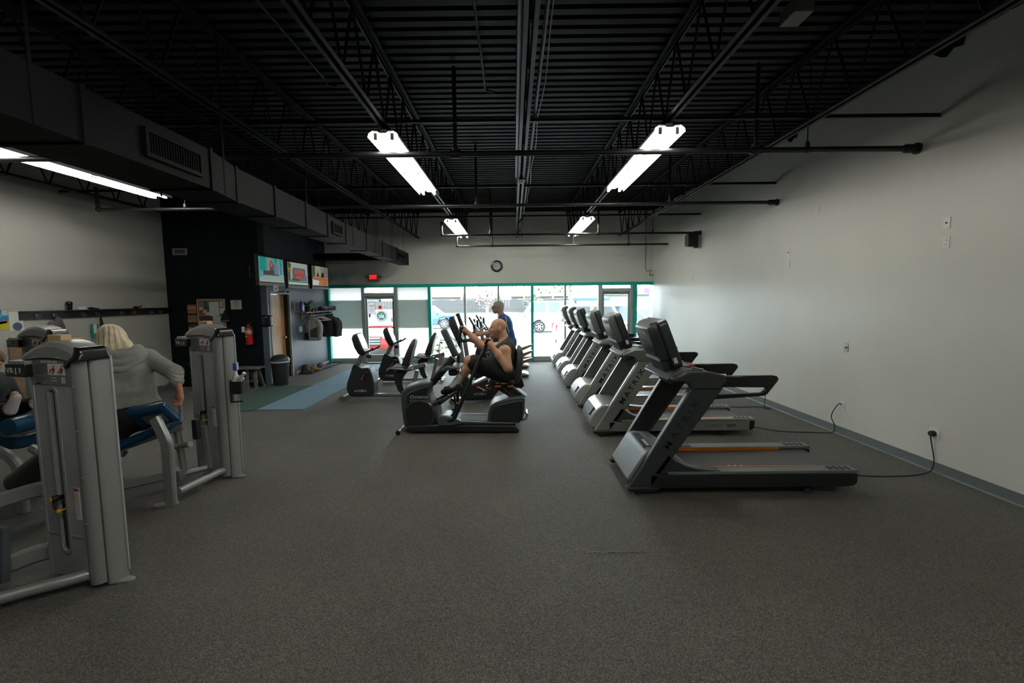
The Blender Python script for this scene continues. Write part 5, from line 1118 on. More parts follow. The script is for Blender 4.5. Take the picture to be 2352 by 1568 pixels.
# thermostat box and strip
t = thing('wall_thermostat', 'small teal and white box on the side wall beside the door', 'box', (SX, 11.93, 1.12))
B(0, .03, -.11, .11, -.085, .085).build('box_frame', mat('teal_box', (.10, .33, .34), .4), t, bevel=.006)
B(.028, .034, -.03, .07, -.06, .06).build('box_face', paper, t, smooth=0)
# shoe tray and shoes
t = thing('boot_tray', 'long black boot tray along the side wall', 'tray', (-5.26, 12.72, 0))
MB().loft([[(x*k, y*k, z) for x, y in rrect(-.17, .17, -1.05, 1.05, .03, 3)] for z, k in ((0, .97), (.035, 1.0), (.036, .985), (.008, .96))]).build('tray_body', mat('tray_grey', (.05, .05, .055), .5), t)
def shoe(name, y, x, label, col, h=.11, rz=0, L=.28, col2=(.03, .03, .03)):
    t = thing(name, label, 'shoe', (x, y, .012), rz, 'shoes on the tray')
    f = mat('shoe_%s' % label[:14].replace(' ', '_'), col, .6)
    s = MB().loft([[(px, py, z) for px, py in ((-L/2, -.03), (-L/2+.03, -.042), (L/6, -.045), (L/2-.03, -.038), (L/2, 0), (L/2-.03, .038), (L/6, .045), (-L/2+.03, .042), (-L/2, .03))] for z in (0, .028)]).build('sole', mat('sole_%d_%d' % (int(col2[0]*99), int(col2[1]*99)), col2, .7), t)
    MB().loft([[(x0+a*cos(q), b*sin(q), z) for q in np.linspace(0, 2*pi, 17)[:-1]] for z, x0, a, b in ((.026, 0, L/2*.96, .043), (.055, -.01, L/2*.92, .042), (.08, -.04, L/2*.65, .038), (h, -.065, L/2*.42, .034), (h+.004, -.065, L/2*.34, .027), (h-.03, -.065, L/2*.3, .024))]).build('upper', f, t)
    MB().tube([(.0, -.02, .088), (.0, .02, .088)], .004, 5).tube([(.025, -.02, .078), (.025, .02, .078)], .004, 5).build('laces', mat('lace_grey', (.3, .3, .3), .8), t)
    return t
shoe('ankle_boot', 11.86, -5.28, 'black ankle boot nearest on the boot tray', (.012, .012, .013), .19, R_(35), .30)
shoe('ankle_boot', 12.02, -5.32, 'black ankle boot standing behind the first boot', (.014, .013, .013), .19, R_(20), .30)
shoe('sneaker', 12.22, -5.24, 'brown and yellow sneaker in the middle of the boot tray', (.32, .17, .03), .12, R_(15), .27, (.10, .02, .02))
shoe('sneaker', 12.36, -5.28, 'dark red sneaker with pale sole on the boot tray', (.12, .03, .025), .11, R_(10), .27, (.4, .4, .38))
shoe('sneaker', 12.62, -5.25, 'black sneaker at the far end of the boot tray', (.015, .015, .016), .13, R_(70), .27, (.35, .36, .38))
shoe('sneaker', 12.76, -5.27, 'dark grey sneaker behind the black sneaker on the tray', (.02, .02, .022), .13, R_(65), .27, (.2, .2, .22))
# ---- floor mats
def ribmat(name, col, sc, amt, br):
    m = mat(name, col, .85); n = m.node_tree.nodes; l = m.node_tree.links; b = n['Principled BSDF']; tc = n.new('ShaderNodeTexCoord')
    t = n.new('ShaderNodeTexBrick'); t.inputs['Scale'].default_value = sc; t.inputs['Color1'].default_value = (*col, 1); t.inputs['Color2'].default_value = (*[c*.8 for c in col], 1); t.inputs['Mortar'].default_value = (*[c*amt for c in col], 1)
    t.inputs['Mortar Size'].default_value = .03; l.new(tc.outputs['Object'], t.inputs['Vector']); l.new(t.outputs['Color'], b.inputs['Base Color'])
    bp = n.new('ShaderNodeBump'); bp.inputs['Strength'].default_value = .5; l.new(t.outputs['Fac'], bp.inputs['Height']); l.new(bp.outputs[0], b.inputs['Normal']); return m
tag(MB().prism([(-5.38, 7.74), (-4.42, 7.80), (-4.42, 10.10), (-5.30, 10.06)], .001, .011, 'z').build('door_mat', ribmat('green_mat', (.035, .085, .065), 9, .45, .5), smooth=0, bevel=.003), 'green waffle-patterned floor mat beside the bench', 'mat')
bm_ = mat('blue_carpet_mat', (.135, .225, .30), .9, noise=(120, .12, 2))
tag(B(-4.40, -3.58, 7.86, 10.10, .001, .009).build('runner_mat', bm_, smooth=0, bevel=.003), 'pale blue runner mat in front of the green mat', 'mat')
tag(B(-4.40, -3.58, 10.115, 13.4, .001, .009).build('runner_mat', bm_, smooth=0, bevel=.003), 'pale blue runner mat leading up to the glass door', 'mat')
# ---- hook rail on the left wall
t = thing('hook_rail', 'long dark shelf rail with coat hooks on the left wall', 'coat rack', (-7.45, 7.05, 1.60))
rkm = mat('dark_stained_wood', (.022, .022, .024), .4, noise=(5, .3, 3))
B(0, .022, 0, 3.07, 0, .115).build('back_board', rkm, t, smooth=0, bevel=.003)
B(0, .12, 0, 3.07, .115, .135).build('top_shelf', rkm, t, smooth=0, bevel=.003)
for y in (.25, .52, 1.03, 1.30, 1.82, 2.10, 2.55, 2.80):
    MB().box(.022, .028, y-.012, y+.012, .03, .085).tube(spline([(.028, y, .065), (.06, y, .06), (.065, y, .085)], 3), .006, 6).tube(spline([(.028, y, .045), (.05, y, .025), (.075, y, .03), (.08, y, .055)], 3), .006, 6).build('coat_hook', steel, t)
t = thing('tumbler', 'black tumbler with a small gold emblem on the hook rail', 'cup', (-7.39, 7.82, 1.735))
MB().lathe([(.001, 0), (.034, 0), (.045, .11), (.047, .115), (.044, .125), (.030, .135), (.028, .145), (.001, .147)], 18).build('cup_body', blackg, t)
MB().prism([(.012*cos(pi/2+k*2*pi/10)*(1 if k % 2 == 0 else .45), .055+.012*sin(pi/2+k*2*pi/10)*(1 if k % 2 == 0 else .45)) for k in range(10)], -.045, -.038).build('emblem', mat('gold_print', (.5, .28, .04), .4), t)
t = thing('glove', 'black glove lying on the middle of the hook rail', 'glove', (-7.39, 8.22, 1.735)); MB().ball((0, 0, .02), .04, 12, (.8, 1.6, .5)).build('palm', black, t)
for k in range(4): MB().tube([(-.03+.02*k, .04, .015), (-.035+.022*k, .12, .01)], .010, 7).build('finger', black, t)
t = thing('glove', 'black glove lying near the right end of the hook rail', 'glove', (-7.39, 9.20, 1.735)); MB().ball((0, 0, .02), .04, 12, (.8, 1.7, .55)).build('palm', black, t)
for k in range(4): MB().tube([(-.03+.02*k, .04, .015), (-.035+.02*k, .12, .015+.012*k)], .010, 7).build('finger', black, t)
t = thing('paper_card', 'small white card standing on the hook rail beside the tumbler', 'card', (-7.40, 8.06, 1.736)); B(-.004, .004, -.07, .07, 0, .05).build('card', paper, t, smooth=0)
t = thing('eyeglasses', 'wire eyeglasses lying on the left end of the hook rail', 'glasses', (-7.38, 7.48, 1.737))
for y in (-.035, .035): MB().tube([(.0, y+.026*cos(a), .018+.018*sin(a)) for a in np.linspace(0, 2*pi, 15)[:-1]], .002, 5, closed=True).build('lens_rim', steel, t)
MB().tube([(0, -.062, .025), (-.07, -.06, .02)], .002, 5).tube([(0, .062, .025), (-.07, .06, .02)], .002, 5).build('temple', steel, t)
t = thing('hanging_jacket', 'grey jacket hanging from a hook on the left wall', 'jacket', (-7.39, 7.60, 1.20))
MB().loft([[(x*.055*k2, y*.13*k, z) for x, y in [(cos(a)*(1+.15*sin(4*a)), sin(a)*(1+.12*cos(6*a))) for a in np.linspace(0, 2*pi, 21)[:-1]]] for z, k, k2 in ((0, 1, 1), (.12, .95, 1), (.28, .75, .9), (.38, .45, .7), (.43, .15, .4))]).build('jacket_body', mat('grey_cloth', (.10, .10, .098), .9, noise=(15, .3, 3)), t)
MB().tube([(0.0, -.10, .36), (.02, -.13, .15), (.01, -.12, -.08)], [.035, .045, .035], 10).build('sleeve', mat('grey_cloth2', (.13, .13, .125), .9), t)
t = thing('lanyard_pouch', 'teal and white card pouch on a black strap hanging from the hook rail', 'pouch', (-7.40, 8.27, 1.24))
MB().ring([(-.075, 0), (.075, 0), (.07, .24), (-.07, .24)], [(-.035, .07), (.035, .07), (.035, .235), (-.035, .235)], -.006, .006, 'x').build('pouch', mat('teal_card', (.0, .30, .25), .5), t, smooth=0)
B(-.003, .003, -.036, .036, .07, .235).build('card', paper, t, smooth=0)
MB().rtube([(.03, .10, .39), (.03, .095, .10)], .035, .012, up=(0, 1, 0)).rtube([(.03, .10, .39), (.03, .16, .12)], .02, .008, up=(0, 1, 0)).build('strap', rubber, t)
t = thing('wall_poster', 'colourful children-style poster at the left edge of the left wall', 'poster', (-7.447, 6.72, 1.62))
B(0, .004, -.28, .19, -.145, .145).build('sheet', mat('poster_blue', (.03, .22, .45), .6), t, smooth=0)
for nm, c, poly in (('yellow', (.62, .52, .03), [(-.28, -.145), (.19, -.145), (.19, -.02), (-.28, -.06)]), ('orange', (.55, .12, .03), [(-.1, -.09), (.16, -.05), (.16, -.01), (-.1, -.04)]), ('teal', (.08, .42, .50), [(-.2, .02), (.1, .03), (.08, .11), (-.15, .12)]), ('white', (.6, .62, .62), [(.10, .06), (.18, .06), (.18, .14), (.10, .14)])):
    MB().prism(poly, .004, .006, 'x').build('print_'+nm, mat('poster_'+nm, c, .6), t, smooth=0)
t = thing('paper_sheet', 'white sheet with a dark blue figure right of the poster', 'poster', (-7.447, 7.00, 1.60))
B(0, .003, -.10, .11, -.15, .13).build('sheet', paper, t, smooth=0); MB().prism(oval(.02, -.09, .07, .06), .003, .005, 'x').build('figure', mat('poster_navy', (.06, .09, .16), .6), t, smooth=0)
# crate / boxes glimpsed behind the left-edge machine
t = thing('storage_crate', 'pale wooden cabinet against the left wall behind the cut-off machine', 'cabinet', (-7.2, 7.3, 0))
cw = mat('pale_birch', (.50, .36, .24), .5, noise=(6, .15, 3))
MB().box(-.23, .2, -.45, .35, 0, 1.30).build('carcass', cw, t, bevel=.004)
for k in range(3):
    d_ = B(.2, .216, -.44, .34, .05+k*.41, .44+k*.41).build('drawer', cw, t, bevel=.003); B(.216, .226, -.12, .02, .22+k*.41, .25+k*.41).build('handle', black, d_, smooth=0)
# ================================================================== PEOPLE (one continuous skinned surface each)
class SDF:
    def __init__(s): s.p = []
    def cap(s, a, b, ra, rb=None, k=.03): s.p.append(('c', np.array(a, float), np.array(b, float), ra, rb if rb is not None else ra, k)); return s
    def ell(s, c, r, k=.03, rot=None): s.p.append(('e', np.array(c, float), np.array(r, float), rot, None, k)); return s
    def cut(s, c, r, k=.01): s.p.append(('x', np.array(c, float), np.array(r, float), None, None, k)); return s
    def plane(s, pt, n): s.p.append(('p', np.array(pt, float), np.array(n, float)/np.linalg.norm(n), None, None, 0)); return s
    @staticmethod
    def d(p, P):
        if p[0] == 'c':
            a, b, ra, rb = p[1:5]; ba = b-a; l2 = max(1e-9, ba@ba); h = np.clip(((P-a)@ba)/l2, 0, 1)
            return np.linalg.norm(P-a-h[..., None]*ba, axis=-1)-(ra+(rb-ra)*h)
        if p[0] in 'ex':
            q = P-p[1]
            if p[3] is not None: q = q@np.array(p[3])
            k0 = np.linalg.norm(q/p[2], axis=-1); k1 = np.linalg.norm(q/(p[2]**2), axis=-1)+1e-9
            return k0*(k0-1)/k1
        return (P-p[1])@p[2]
    def mesh(s, vox, noise=None):
        lo = np.full(3, 1e9); hi = -lo
        for p in s.p:
            if p[0] == 'c': q = [p[1]-p[3], p[1]+p[3], p[2]-p[4], p[2]+p[4]]
            elif p[0] == 'e': q = [p[1]-p[2].max(), p[1]+p[2].max()]
            else: continue
            lo = np.minimum(lo, np.min(q, 0)); hi = np.maximum(hi, np.max(q, 0))
        lo -= 4*vox; hi += 4*vox
        n = np.ceil((hi-lo)/vox).astype(int)+1
        F = np.full(n, .2, np.float32)
        ax = [lo[i]+vox*np.arange(n[i]) for i in range(3)]
        for p in s.p:
            k = p[5]
            if p[0] == 'p': sl = (slice(None),)*3
            else:
                if p[0] == 'c': a = np.minimum(p[1]-p[3], p[2]-p[4]); b = np.maximum(p[1]+p[3], p[2]+p[4])
                else: a = p[1]-p[2].max(); b = p[1]+p[2].max()
                mrg = .06+k; i0 = np.maximum(0, ((a-mrg-lo)/vox).astype(int)); i1 = np.minimum(n, ((b+mrg-lo)/vox).astype(int)+2)
                sl = tuple(slice(i0[i], i1[i]) for i in range(3))
            P = np.stack(np.meshgrid(ax[0][sl[0]], ax[1][sl[1]], ax[2][sl[2]], indexing='ij'), -1)
            d = s.d(p, P).astype(np.float32); f = F[sl]
            if p[0] == 'p': F[sl] = np.maximum(f, d)
            elif p[0] == 'x':
                h = np.clip(.5-.5*(f+d)/k, 0, 1); F[sl] = f*(1-h)+(-d)*h+k*h*(1-h)
            else:
                h = np.clip(.5+.5*(f-d)/k, 0, 1); F[sl] = f+(d-f)*h-k*h*(1-h)
        if noise is not None:
            P = np.stack(np.meshgrid(*ax, indexing='ij'), -1); F = F+noise(P).astype(np.float32)
        # surface nets
        I = F < 0
        c = [(i, j, k) for i in (0, 1) for j in (0, 1) for k in (0, 1)]
        sh = tuple(q-1 for q in n)
        sub = lambda A, o: A[o[0]:o[0]+sh[0], o[1]:o[1]+sh[1], o[2]:o[2]+sh[2]]
        cnt = sum(sub(I, o).astype(np.int8) for o in c); act = (cnt > 0) & (cnt < 8)
        idx = np.argwhere(act); vid = -np.ones(sh, int); vid[act] = np.arange(len(idx))
        V = np.zeros((len(idx), 3)); W = np.zeros(len(idx))
        for o in c:
            for e in range(3):
                if o[e]: continue
                o2 = list(o); o2[e] = 1
                fa = F[idx[:, 0]+o[0], idx[:, 1]+o[1], idx[:, 2]+o[2]]; fb = F[idx[:, 0]+o2[0], idx[:, 1]+o2[1], idx[:, 2]+o2[2]]
                x = (fa < 0) != (fb < 0); t = np.where(x, fa/np.where(x, fa-fb, 1), 0)
                pt = np.array(o, float)[None]+np.eye(3)[e][None]*t[:, None]
                V += pt*x[:, None]; W += x
        V = (idx+V/W[:, None])*vox+lo
        Q = []
        for e in range(3):
            u, v = (e+1) % 3, (e+2) % 3
            a = [slice(0, n[i]-1 if i == e else n[i]) for i in range(3)]; b = list(a); b[e] = slice(1, n[e])
            A_, B_ = I[tuple(a)], I[tuple(b)]; ed = np.argwhere(A_ != B_)
            ok = (ed[:, u] > 0) & (ed[:, v] > 0) & (ed[:, u] < n[u]-1) & (ed[:, v] < n[v]-1); ed = ed[ok]
            fl = A_[ed[:, 0], ed[:, 1], ed[:, 2]]
            q = []
            for du, dv in ((-1, -1), (0, -1), (0, 0), (-1, 0)):
                g = ed.copy(); g[:, u] += du; g[:, v] += dv; q.append(vid[g[:, 0], g[:, 1], g[:, 2]])
            q = np.stack(q, 1); q[~fl] = q[~fl][:, ::-1]; Q.append(q)
        Q = np.concatenate(Q); Q = Q[(Q >= 0).all(1)]
        return V, Q
    def build(s, name, m, vox=.007, parent=None, noise=None, label=None, smooth=2):
        V, Q = s.mesh(vox, noise)
        for _ in range(smooth):
            S = np.zeros_like(V); N = np.zeros(len(V))
            for i in range(4):
                j = (i+1) % 4; np.add.at(S, Q[:, i], V[Q[:, j]]); np.add.at(S, Q[:, j], V[Q[:, i]]); np.add.at(N, Q[:, i], 1); np.add.at(N, Q[:, j], 1)
            V = V*.5+.5*S/np.maximum(N, 1)[:, None]
        me = bpy.data.meshes.new(name); me.from_pydata(V.tolist(), [], Q.tolist())
        for q in (m if isinstance(m, (list, tuple)) else [m]): me.materials.append(q)
        me.polygons.foreach_set('use_smooth', [True]*len(me.polygons)); me.update()
        o = bpy.data.objects.new(name, me); COL.objects.link(o)
        if parent is not None: o.parent = parent
        if label: o['label'] = label
        return o
def skin_mat(name, c):
    return mat(name, c, .5, spec=.35, noise=(9, .13, 4))
def V3(*a): return np.array(a, float)
def unit(v): v = np.array(v, float); return v/np.linalg.norm(v)
def grip(S, c, axis, out, rad=.034, fr=.0105, wrist=None):
    """hand closed round a bar: c bar point, axis along the bar (thumb side), out = direction from the bar to the palm"""
    ax = unit(axis); o = unit(np.array(out)-ax*np.dot(out, ax)); s_ = np.cross(ax, o); c = np.array(c, float)
    S.ell(c+o*.036, (.03, .03, .03), .01)
    for i in range(4):
        p = c+ax*(.034-.022*i); L = (1.0, 1.06, 1.0, .9)[i]; pts = []
        for a in (0, 55, 115, 170, 215): pts.append(p+(o*cos(R_(a*L))+s_*sin(R_(a*L)))*rad*(1 if a else 1.08))
        for a, b in zip(pts[:-1], pts[1:]): S.cap(a, b, fr, fr*.94, .006)
        S.cap(p+o*(rad+.004), c+o*.05+ax*(.02-.013*i), .014, .018, .01)
    th = [c+o*.046+ax*.03, c-s_*.030+o*.022+ax*.045, c-s_*.034-o*.012+ax*.040, c-s_*.014-o*.034+ax*.032]
    for a, b in zip(th[:-1], th[1:]): S.cap(a, b, .0135, .0115, .008)
    if wrist is not None: S.cap(c+o*.05, wrist, .034, .030, .025)
def head(S, c, fwd, k=1.0, jaw=1.0, ears=True, up=(0, 0, 1)):
    """skull, jaw, nose, brow, ears, lips; c = centre between ears"""
    f = unit(fwd); u = unit(up); f = unit(f-u*np.dot(f, u)); s_ = np.cross(u, f); c = np.array(c, float)
    Rm = np.stack([f, s_, u], 1)
    S.ell(c+u*.035*k-f*.012*k, np.array((.098, .076, .092))*k, .02, Rm)
    S.ell(c-u*.02*k+f*.028*k, np.array((.066, .064*jaw, .088))*k, .03, Rm)
    S.ell(c-u*.082*k+f*.052*k, np.array((.034, .036*jaw, .026))*k, .03, Rm)
    S.cap(c+u*.026*k+f*.086*k, c-u*.018*k+f*.113*k, .010*k, .0125*k, .010)
    S.ell(c-u*.024*k+f*.102*k, np.array((.018, .019, .011))*k, .008, Rm)
    S.cap(c+u*.036*k+f*.080*k-s_*.04*k, c+u*.036*k+f*.080*k+s_*.04*k, .012*k, .012*k, .014)
    for q in (-1, 1):
        S.ell(c-u*.012*k+f*.066*k+s_*q*.040*k, np.array((.022, .022, .020))*k, .015, Rm)
        S.cut(c+u*.016*k+f*.094*k+s_*q*.032*k, (.014*k, .014*k, .011*k), .012)
        if ears: S.ell(c+s_*q*.078*k-f*.012*k, np.array((.026, .011, .036))*k, .007, Rm)
    S.cap(c-u*.052*k+f*.088*k-s_*.02*k, c-u*.052*k+f*.088*k+s_*.02*k, .0085*k, .0085*k, .006)
    S.cap(c-u*.066*k+f*.085*k-s_*.016*k, c-u*.066*k+f*.085*k+s_*.016*k, .0085*k, .0085*k, .006)
    return f, s_, u
def eyes(o, c, fr, k=1.0):
    f, s_, u = fr; c = np.array(c)
    for q in (-1, 1):
        e = MB().ball(tuple(c+u*.016*k+f*.0705*k+s_*q*.032*k), .0125*k, 12).build('eye', mat('eye_white', (.55, .53, .5), .3), o)
        MB().ball(tuple(c+u*.016*k+f*.0775*k+s_*q*.032*k), .0065*k, 10).build('iris', mat('eye_dark', (.03, .025, .02), .2), e)
# ---------------- man in black on the seated elliptical
sk = skin_mat('skin_tan', (.60, .32, .205))
S = SDF(); C_ = 6.62
hc = V3(-.225, C_, 1.425)
fr = head(S, hc, (-1, -.16, -.04), 1.13, 1.10, up=(-.03, 0, 1))
S.cap((-.17, C_, 1.36), (-.125, C_, 1.22), .070, .085, .03)
S.cap((-.11, C_-.10, 1.17), (-.11, C_+.10, 1.17), .10, .10, .06)
S.ell((-.14, C_, 1.08), (.155, .215, .16), .06); S.ell((-.19, C_, .92), (.195, .225, .17), .08); S.ell((-.10, C_, .82), (.18, .215, .12), .06)
for q, sh, el, wr in ((-1, (-.13, C_-.235, 1.13), (-.085, C_-.335, .915), (-.325, C_-.27, 1.235)), (1, (-.20, C_+.225, 1.13), (-.47, C_+.285, 1.155), (-.70, C_+.275, 1.38))):
    S.ell(sh, (.085, .08, .085), .05); S.cap(sh, el, .078, .062, .035); S.cap(el, V3(*el)*.45+V3(*wr)*.55, .060, .050, .02); S.cap(V3(*el)*.45+V3(*wr)*.55, wr, .050, .034, .02)
bar1 = V3(-.366, 6.37, 1.27); bar2 = V3(-.768, 6.892, 1.405)
grip(S, bar1, (.25, 0, 1), (1, .2, -.2), wrist=(-.325, C_-.27, 1.235)); grip(S, bar2, (.3, 0, 1), (1, .0, -.25), wrist=(-.70, C_+.275, 1.38))
legs = ((-1, (-.16, C_-.125, .80), (-.62, C_-.15, .995), (-.815, C_-.15, .665), (-.955, C_-.15, .60)), (1, (-.16, C_+.125, .80), (-.64, C_+.15, .93), (-.905, C_+.15, .565), (-1.04, C_+.15, .50)))
for q, hp, kn, an, to in legs:
    S.cap(hp, kn, .115, .072, .05); kn = V3(*kn); an = V3(*an); to = V3(*to)
    S.ell(kn, (.066, .062, .066), .03); cv = kn*.66+an*.34+V3(.022, 0, -.01); S.cap(kn, cv, .060, .063, .03); S.cap(cv, an, .060, .038, .025)
    S.cap(an+V3(.03, 0, -.03), to, .042, .034, .03)
manA = tag(S.build('person', sk, .0065), 'bald man with grey goatee in black sleeveless top and shorts, riding the seated elliptical', 'person')
eyes(manA, hc, fr, 1.13)
blk = mat('black_jersey', (.009, .010, .011), .85, noise=(14, .3, 3)); chs = mat('charcoal_jersey', (.022, .025, .027), .85, noise=(14, .3, 3))
fold = lambda amp, fx, fz: (lambda P: amp*np.sin(P[..., 0]*fx+P[..., 2]*fz+2*np.sin(P[..., 1]*17))*np.sin(P[..., 2]*fz*.6+P[..., 1]*23))
S = SDF()
S.cap((-.11, C_-.09, 1.18), (-.11, C_+.09, 1.18), .115, .115, .05); S.ell((-.14, C_, 1.08), (.175, .232, .175), .06); S.ell((-.19, C_, .92), (.215, .24, .18), .08); S.ell((-.10, C_, .82), (.195, .228, .13), .06)
S.cap((-.15, C_, 1.30), (-.12, C_, 1.18), .082, .12, .04)
for q in (-1, 1): S.ell((-.13-.03*(q > 0), C_+q*.20, 1.155), (.085, .06, .09), .05)
S.plane((-.11, C_-.245, 1.15), (-.05, -1, .25)); S.plane((-.14, C_+.245, 1.15), (-.05, 1, .25)); S.plane((-.16, C_, 1.262), (-.75, 0, 1)); S.plane((0, 0, .80), (-.3, 0, -1))
S.build('sleeveless_top', chs, .008, manA, fold(.004, 20, 28))
S = SDF()
for q, hp, kn, an, to in legs:
    e_ = V3(*hp)*.14+V3(*kn)*.86; S.cap(hp, e_, .135, .108, .05); S.plane(e_, V3(*kn)-V3(*hp)) if False else None
S.ell((-.10, C_, .815), (.195, .235, .125), .06)
S.build('shorts', blk, .008, manA, fold(.006, 24, 20))
for q, hp, kn, an, to in legs:
    an = V3(*an); to = V3(*to); kn = V3(*kn)
    SDF().cap(an*.68+kn*.32, an, .056, .050, .01).cap(an, an*.6+to*.4, .050, .046, .02).build('sock', mat('sock_white', (.62, .62, .58), .9), .008, manA)
    d_ = unit(to-an); SDF().cap(an+V3(.035, 0, -.045), to, .050, .040, .03).cap(an+V3(.01, 0, .0), an+V3(.03, 0, -.04), .055, .055, .02).build('shoe', mat('shoe_black', (.02, .02, .022), .5), .008, manA)
f, s_, u = fr; k = 1.13
S = SDF().ell(hc-u*.092*k+f*.066*k, (.034, .034, .034), .02).cap(hc-u*.088*k+f*.074*k, hc-u*.150*k+f*.070*k, .029, .014, .02)
for q in (-1, 1): S.cap(hc-u*.046*k+f*.094*k+s_*q*.006, hc-u*.085*k+f*.076*k+s_*q*.030*k, .008, .010, .008)
S.build('goatee', mat('grey_beard', (.30, .27, .23), .9, bump=(300, .6)), .005, manA)
for q in (-1, 1): SDF().cap(hc+u*.042*k+f*.094*k+s_*q*.014*k, hc+u*.040*k+f*.078*k+s_*q*.054*k, .005, .004, .003).build('eyebrow', mat('brow_brown', (.10, .06, .04), .9), .004, manA)
# ---------------- man in blue
S = SDF(); C_ = 9.88
hc = V3(-.335, C_, 1.655); fr = head(S, hc, (-1, -.08, -.12), 1.10, 1.03)
S.cap((-.29, C_, 1.60), (-.23, C_, 1.46), .056, .068, .03); S.cap((-.20, C_-.12, 1.41), (-.20, C_+.12, 1.41), .085, .085, .05)
S.ell((-.17, C_, 1.28), (.13, .185, .19), .06); S.ell((-.14, C_, 1.08), (.135, .175, .15), .08); S.ell((-.09, C_, .94), (.13, .18, .13), .06)
for q in (-1, 1):
    sh = V3(-.22, C_+q*.205, 1.38); el = V3(-.42, C_+q*.26, 1.15); wr = V3(-.69, C_+q*.225, 1.115)
    S.ell(sh, (.072, .066, .072), .05); S.cap(sh, el, .056, .044, .03); S.cap(el, wr, .044, .028, .02); S.cap(wr, wr+V3(-.05, 0, 0), .03, .032, .02)
    grip(S, (-.775, C_+q*.21, 1.085), (-1, 0, .15), (.2, 0, 1), wrist=wr)
    hp = V3(-.08, C_+q*.095, .90); kn = V3(-.13-.02*q, C_+q*.11, .49); an = V3(-.06-.04*q, C_+q*.12, .09)
    S.cap(hp, kn, .095, .060, .05); S.cap(kn, kn*.6+an*.4+V3(.02, 0, 0), .056, .056, .03); S.cap(kn*.6+an*.4+V3(.02, 0, 0), an, .055, .036, .02); S.cap(an+V3(.03, 0, -.05), an+V3(-.17, 0, -.06), .034, .03, .02)
manB = tag(S.build('person', skin_mat('skin_fair', (.52, .28, .19)), .007), 'grey-haired man with glasses in a blue sports shirt standing behind the seated man', 'person')
eyes(manB, hc, fr, 1.10)
S = SDF(); blu = mat('blue_jersey', (.010, .075, .27), .7, noise=(12, .2, 3))
S.cap((-.20, C_-.12, 1.41), (-.20, C_+.12, 1.41), .098, .098, .05).ell((-.17, C_, 1.28), (.148, .20, .205), .06).ell((-.14, C_, 1.08), (.155, .192, .17), .08).ell((-.09, C_, .94), (.15, .20, .14), .06).cap((-.265, C_, 1.51), (-.22, C_, 1.42), .070, .09, .03)
for q in (-1, 1): S.ell((-.22, C_+q*.20, 1.375), (.085, .08, .085), .05); S.cap((-.22, C_+q*.205, 1.38), (-.35, C_+q*.245, 1.23), .075, .072, .03)
S.plane((0, 0, .86), (0, 0, -1)); S.plane((-.26, C_, 1.498), (-.5, 0, 1))
sh_ = S.build('sports_shirt', blu, .008, manB, fold(.003, 18, 25))
S = SDF()
for q in (-1, 1): S.cap((-.165, C_+q*.235, 1.46), (-.15, C_+q*.268, 1.35), .011, .011, .004).cap((-.15, C_+q*.268, 1.35), (-.10, C_+q*.21, 1.15), .011, .012, .004)
S.cap((-.165, C_-.10, 1.505), (-.165, C_-.235, 1.46), .008, .010, .004)
S.build('shirt_piping', mat('pale_piping', (.55, .58, .5), .7), .006, manB)
S = SDF()
for q in (-1, 1): S.cap((-.08, C_+q*.095, .90), (-.12-.02*q, C_+q*.11, .53), .11, .085, .05)
S.ell((-.09, C_, .90), (.15, .20, .12), .05); S.build('shorts', blk, .009, manB)
for q in (-1, 1): SDF().cap((-.05-.04*q, C_+q*.12, .12), (-.04-.04*q, C_+q*.12, .05), .048, .05, .02).cap((-.02-.04*q, C_+q*.12, .042), (-.24-.04*q, C_+q*.12, .036), .042, .036, .03).plane((0, 0, .004), (0, 0, -1)).build('shoe', mat('shoe_white', (.62, .62, .60), .6), .008, manB)
f, s_, u = fr; k = 1.10; Rm = np.stack([f, s_, u], 1)
hair_n = lambda P: .0035*np.sin(P[..., 1]*160+6*np.sin(P[..., 2]*50)+P[..., 0]*60)
S = SDF().ell(hc+u*.048-f*.020, (.113, .092, .100), .02, Rm).ell(hc-u*.02-f*.050, (.075, .086, .082), .03, Rm); S.p.append(('x', hc-u*.03+f*.105, np.array((.108, .12, .090)), None, None, .02)); S.plane(hc+u*.085+f*.096, f*.9+u*.1)
S.build('hair', mat('grey_blond_hair', (.50, .46, .36), .7, noise=(40, .25, 3)), .006, manB, hair_n, smooth=1)
m = MB()
for q in (-1, 1):
    c = hc+u*.016+f*.116+s_*q*.036; m.tube([tuple(c+s_*.026*cos(a)+u*.020*sin(a)) for a in np.linspace(0, 2*pi, 15)[:-1]], .0028, 5, closed=True); m.tube([tuple(c+s_*q*.026), tuple(hc+u*.012-f*.005+s_*q*.090)], .0025, 5)
m.tube([tuple(hc+u*.018+f*.120-s_*.009), tuple(hc+u*.018+f*.120+s_*.009)], .0025, 5); m.build('eyeglasses', mat('frame_brown', (.06, .03, .03), .4), manB)
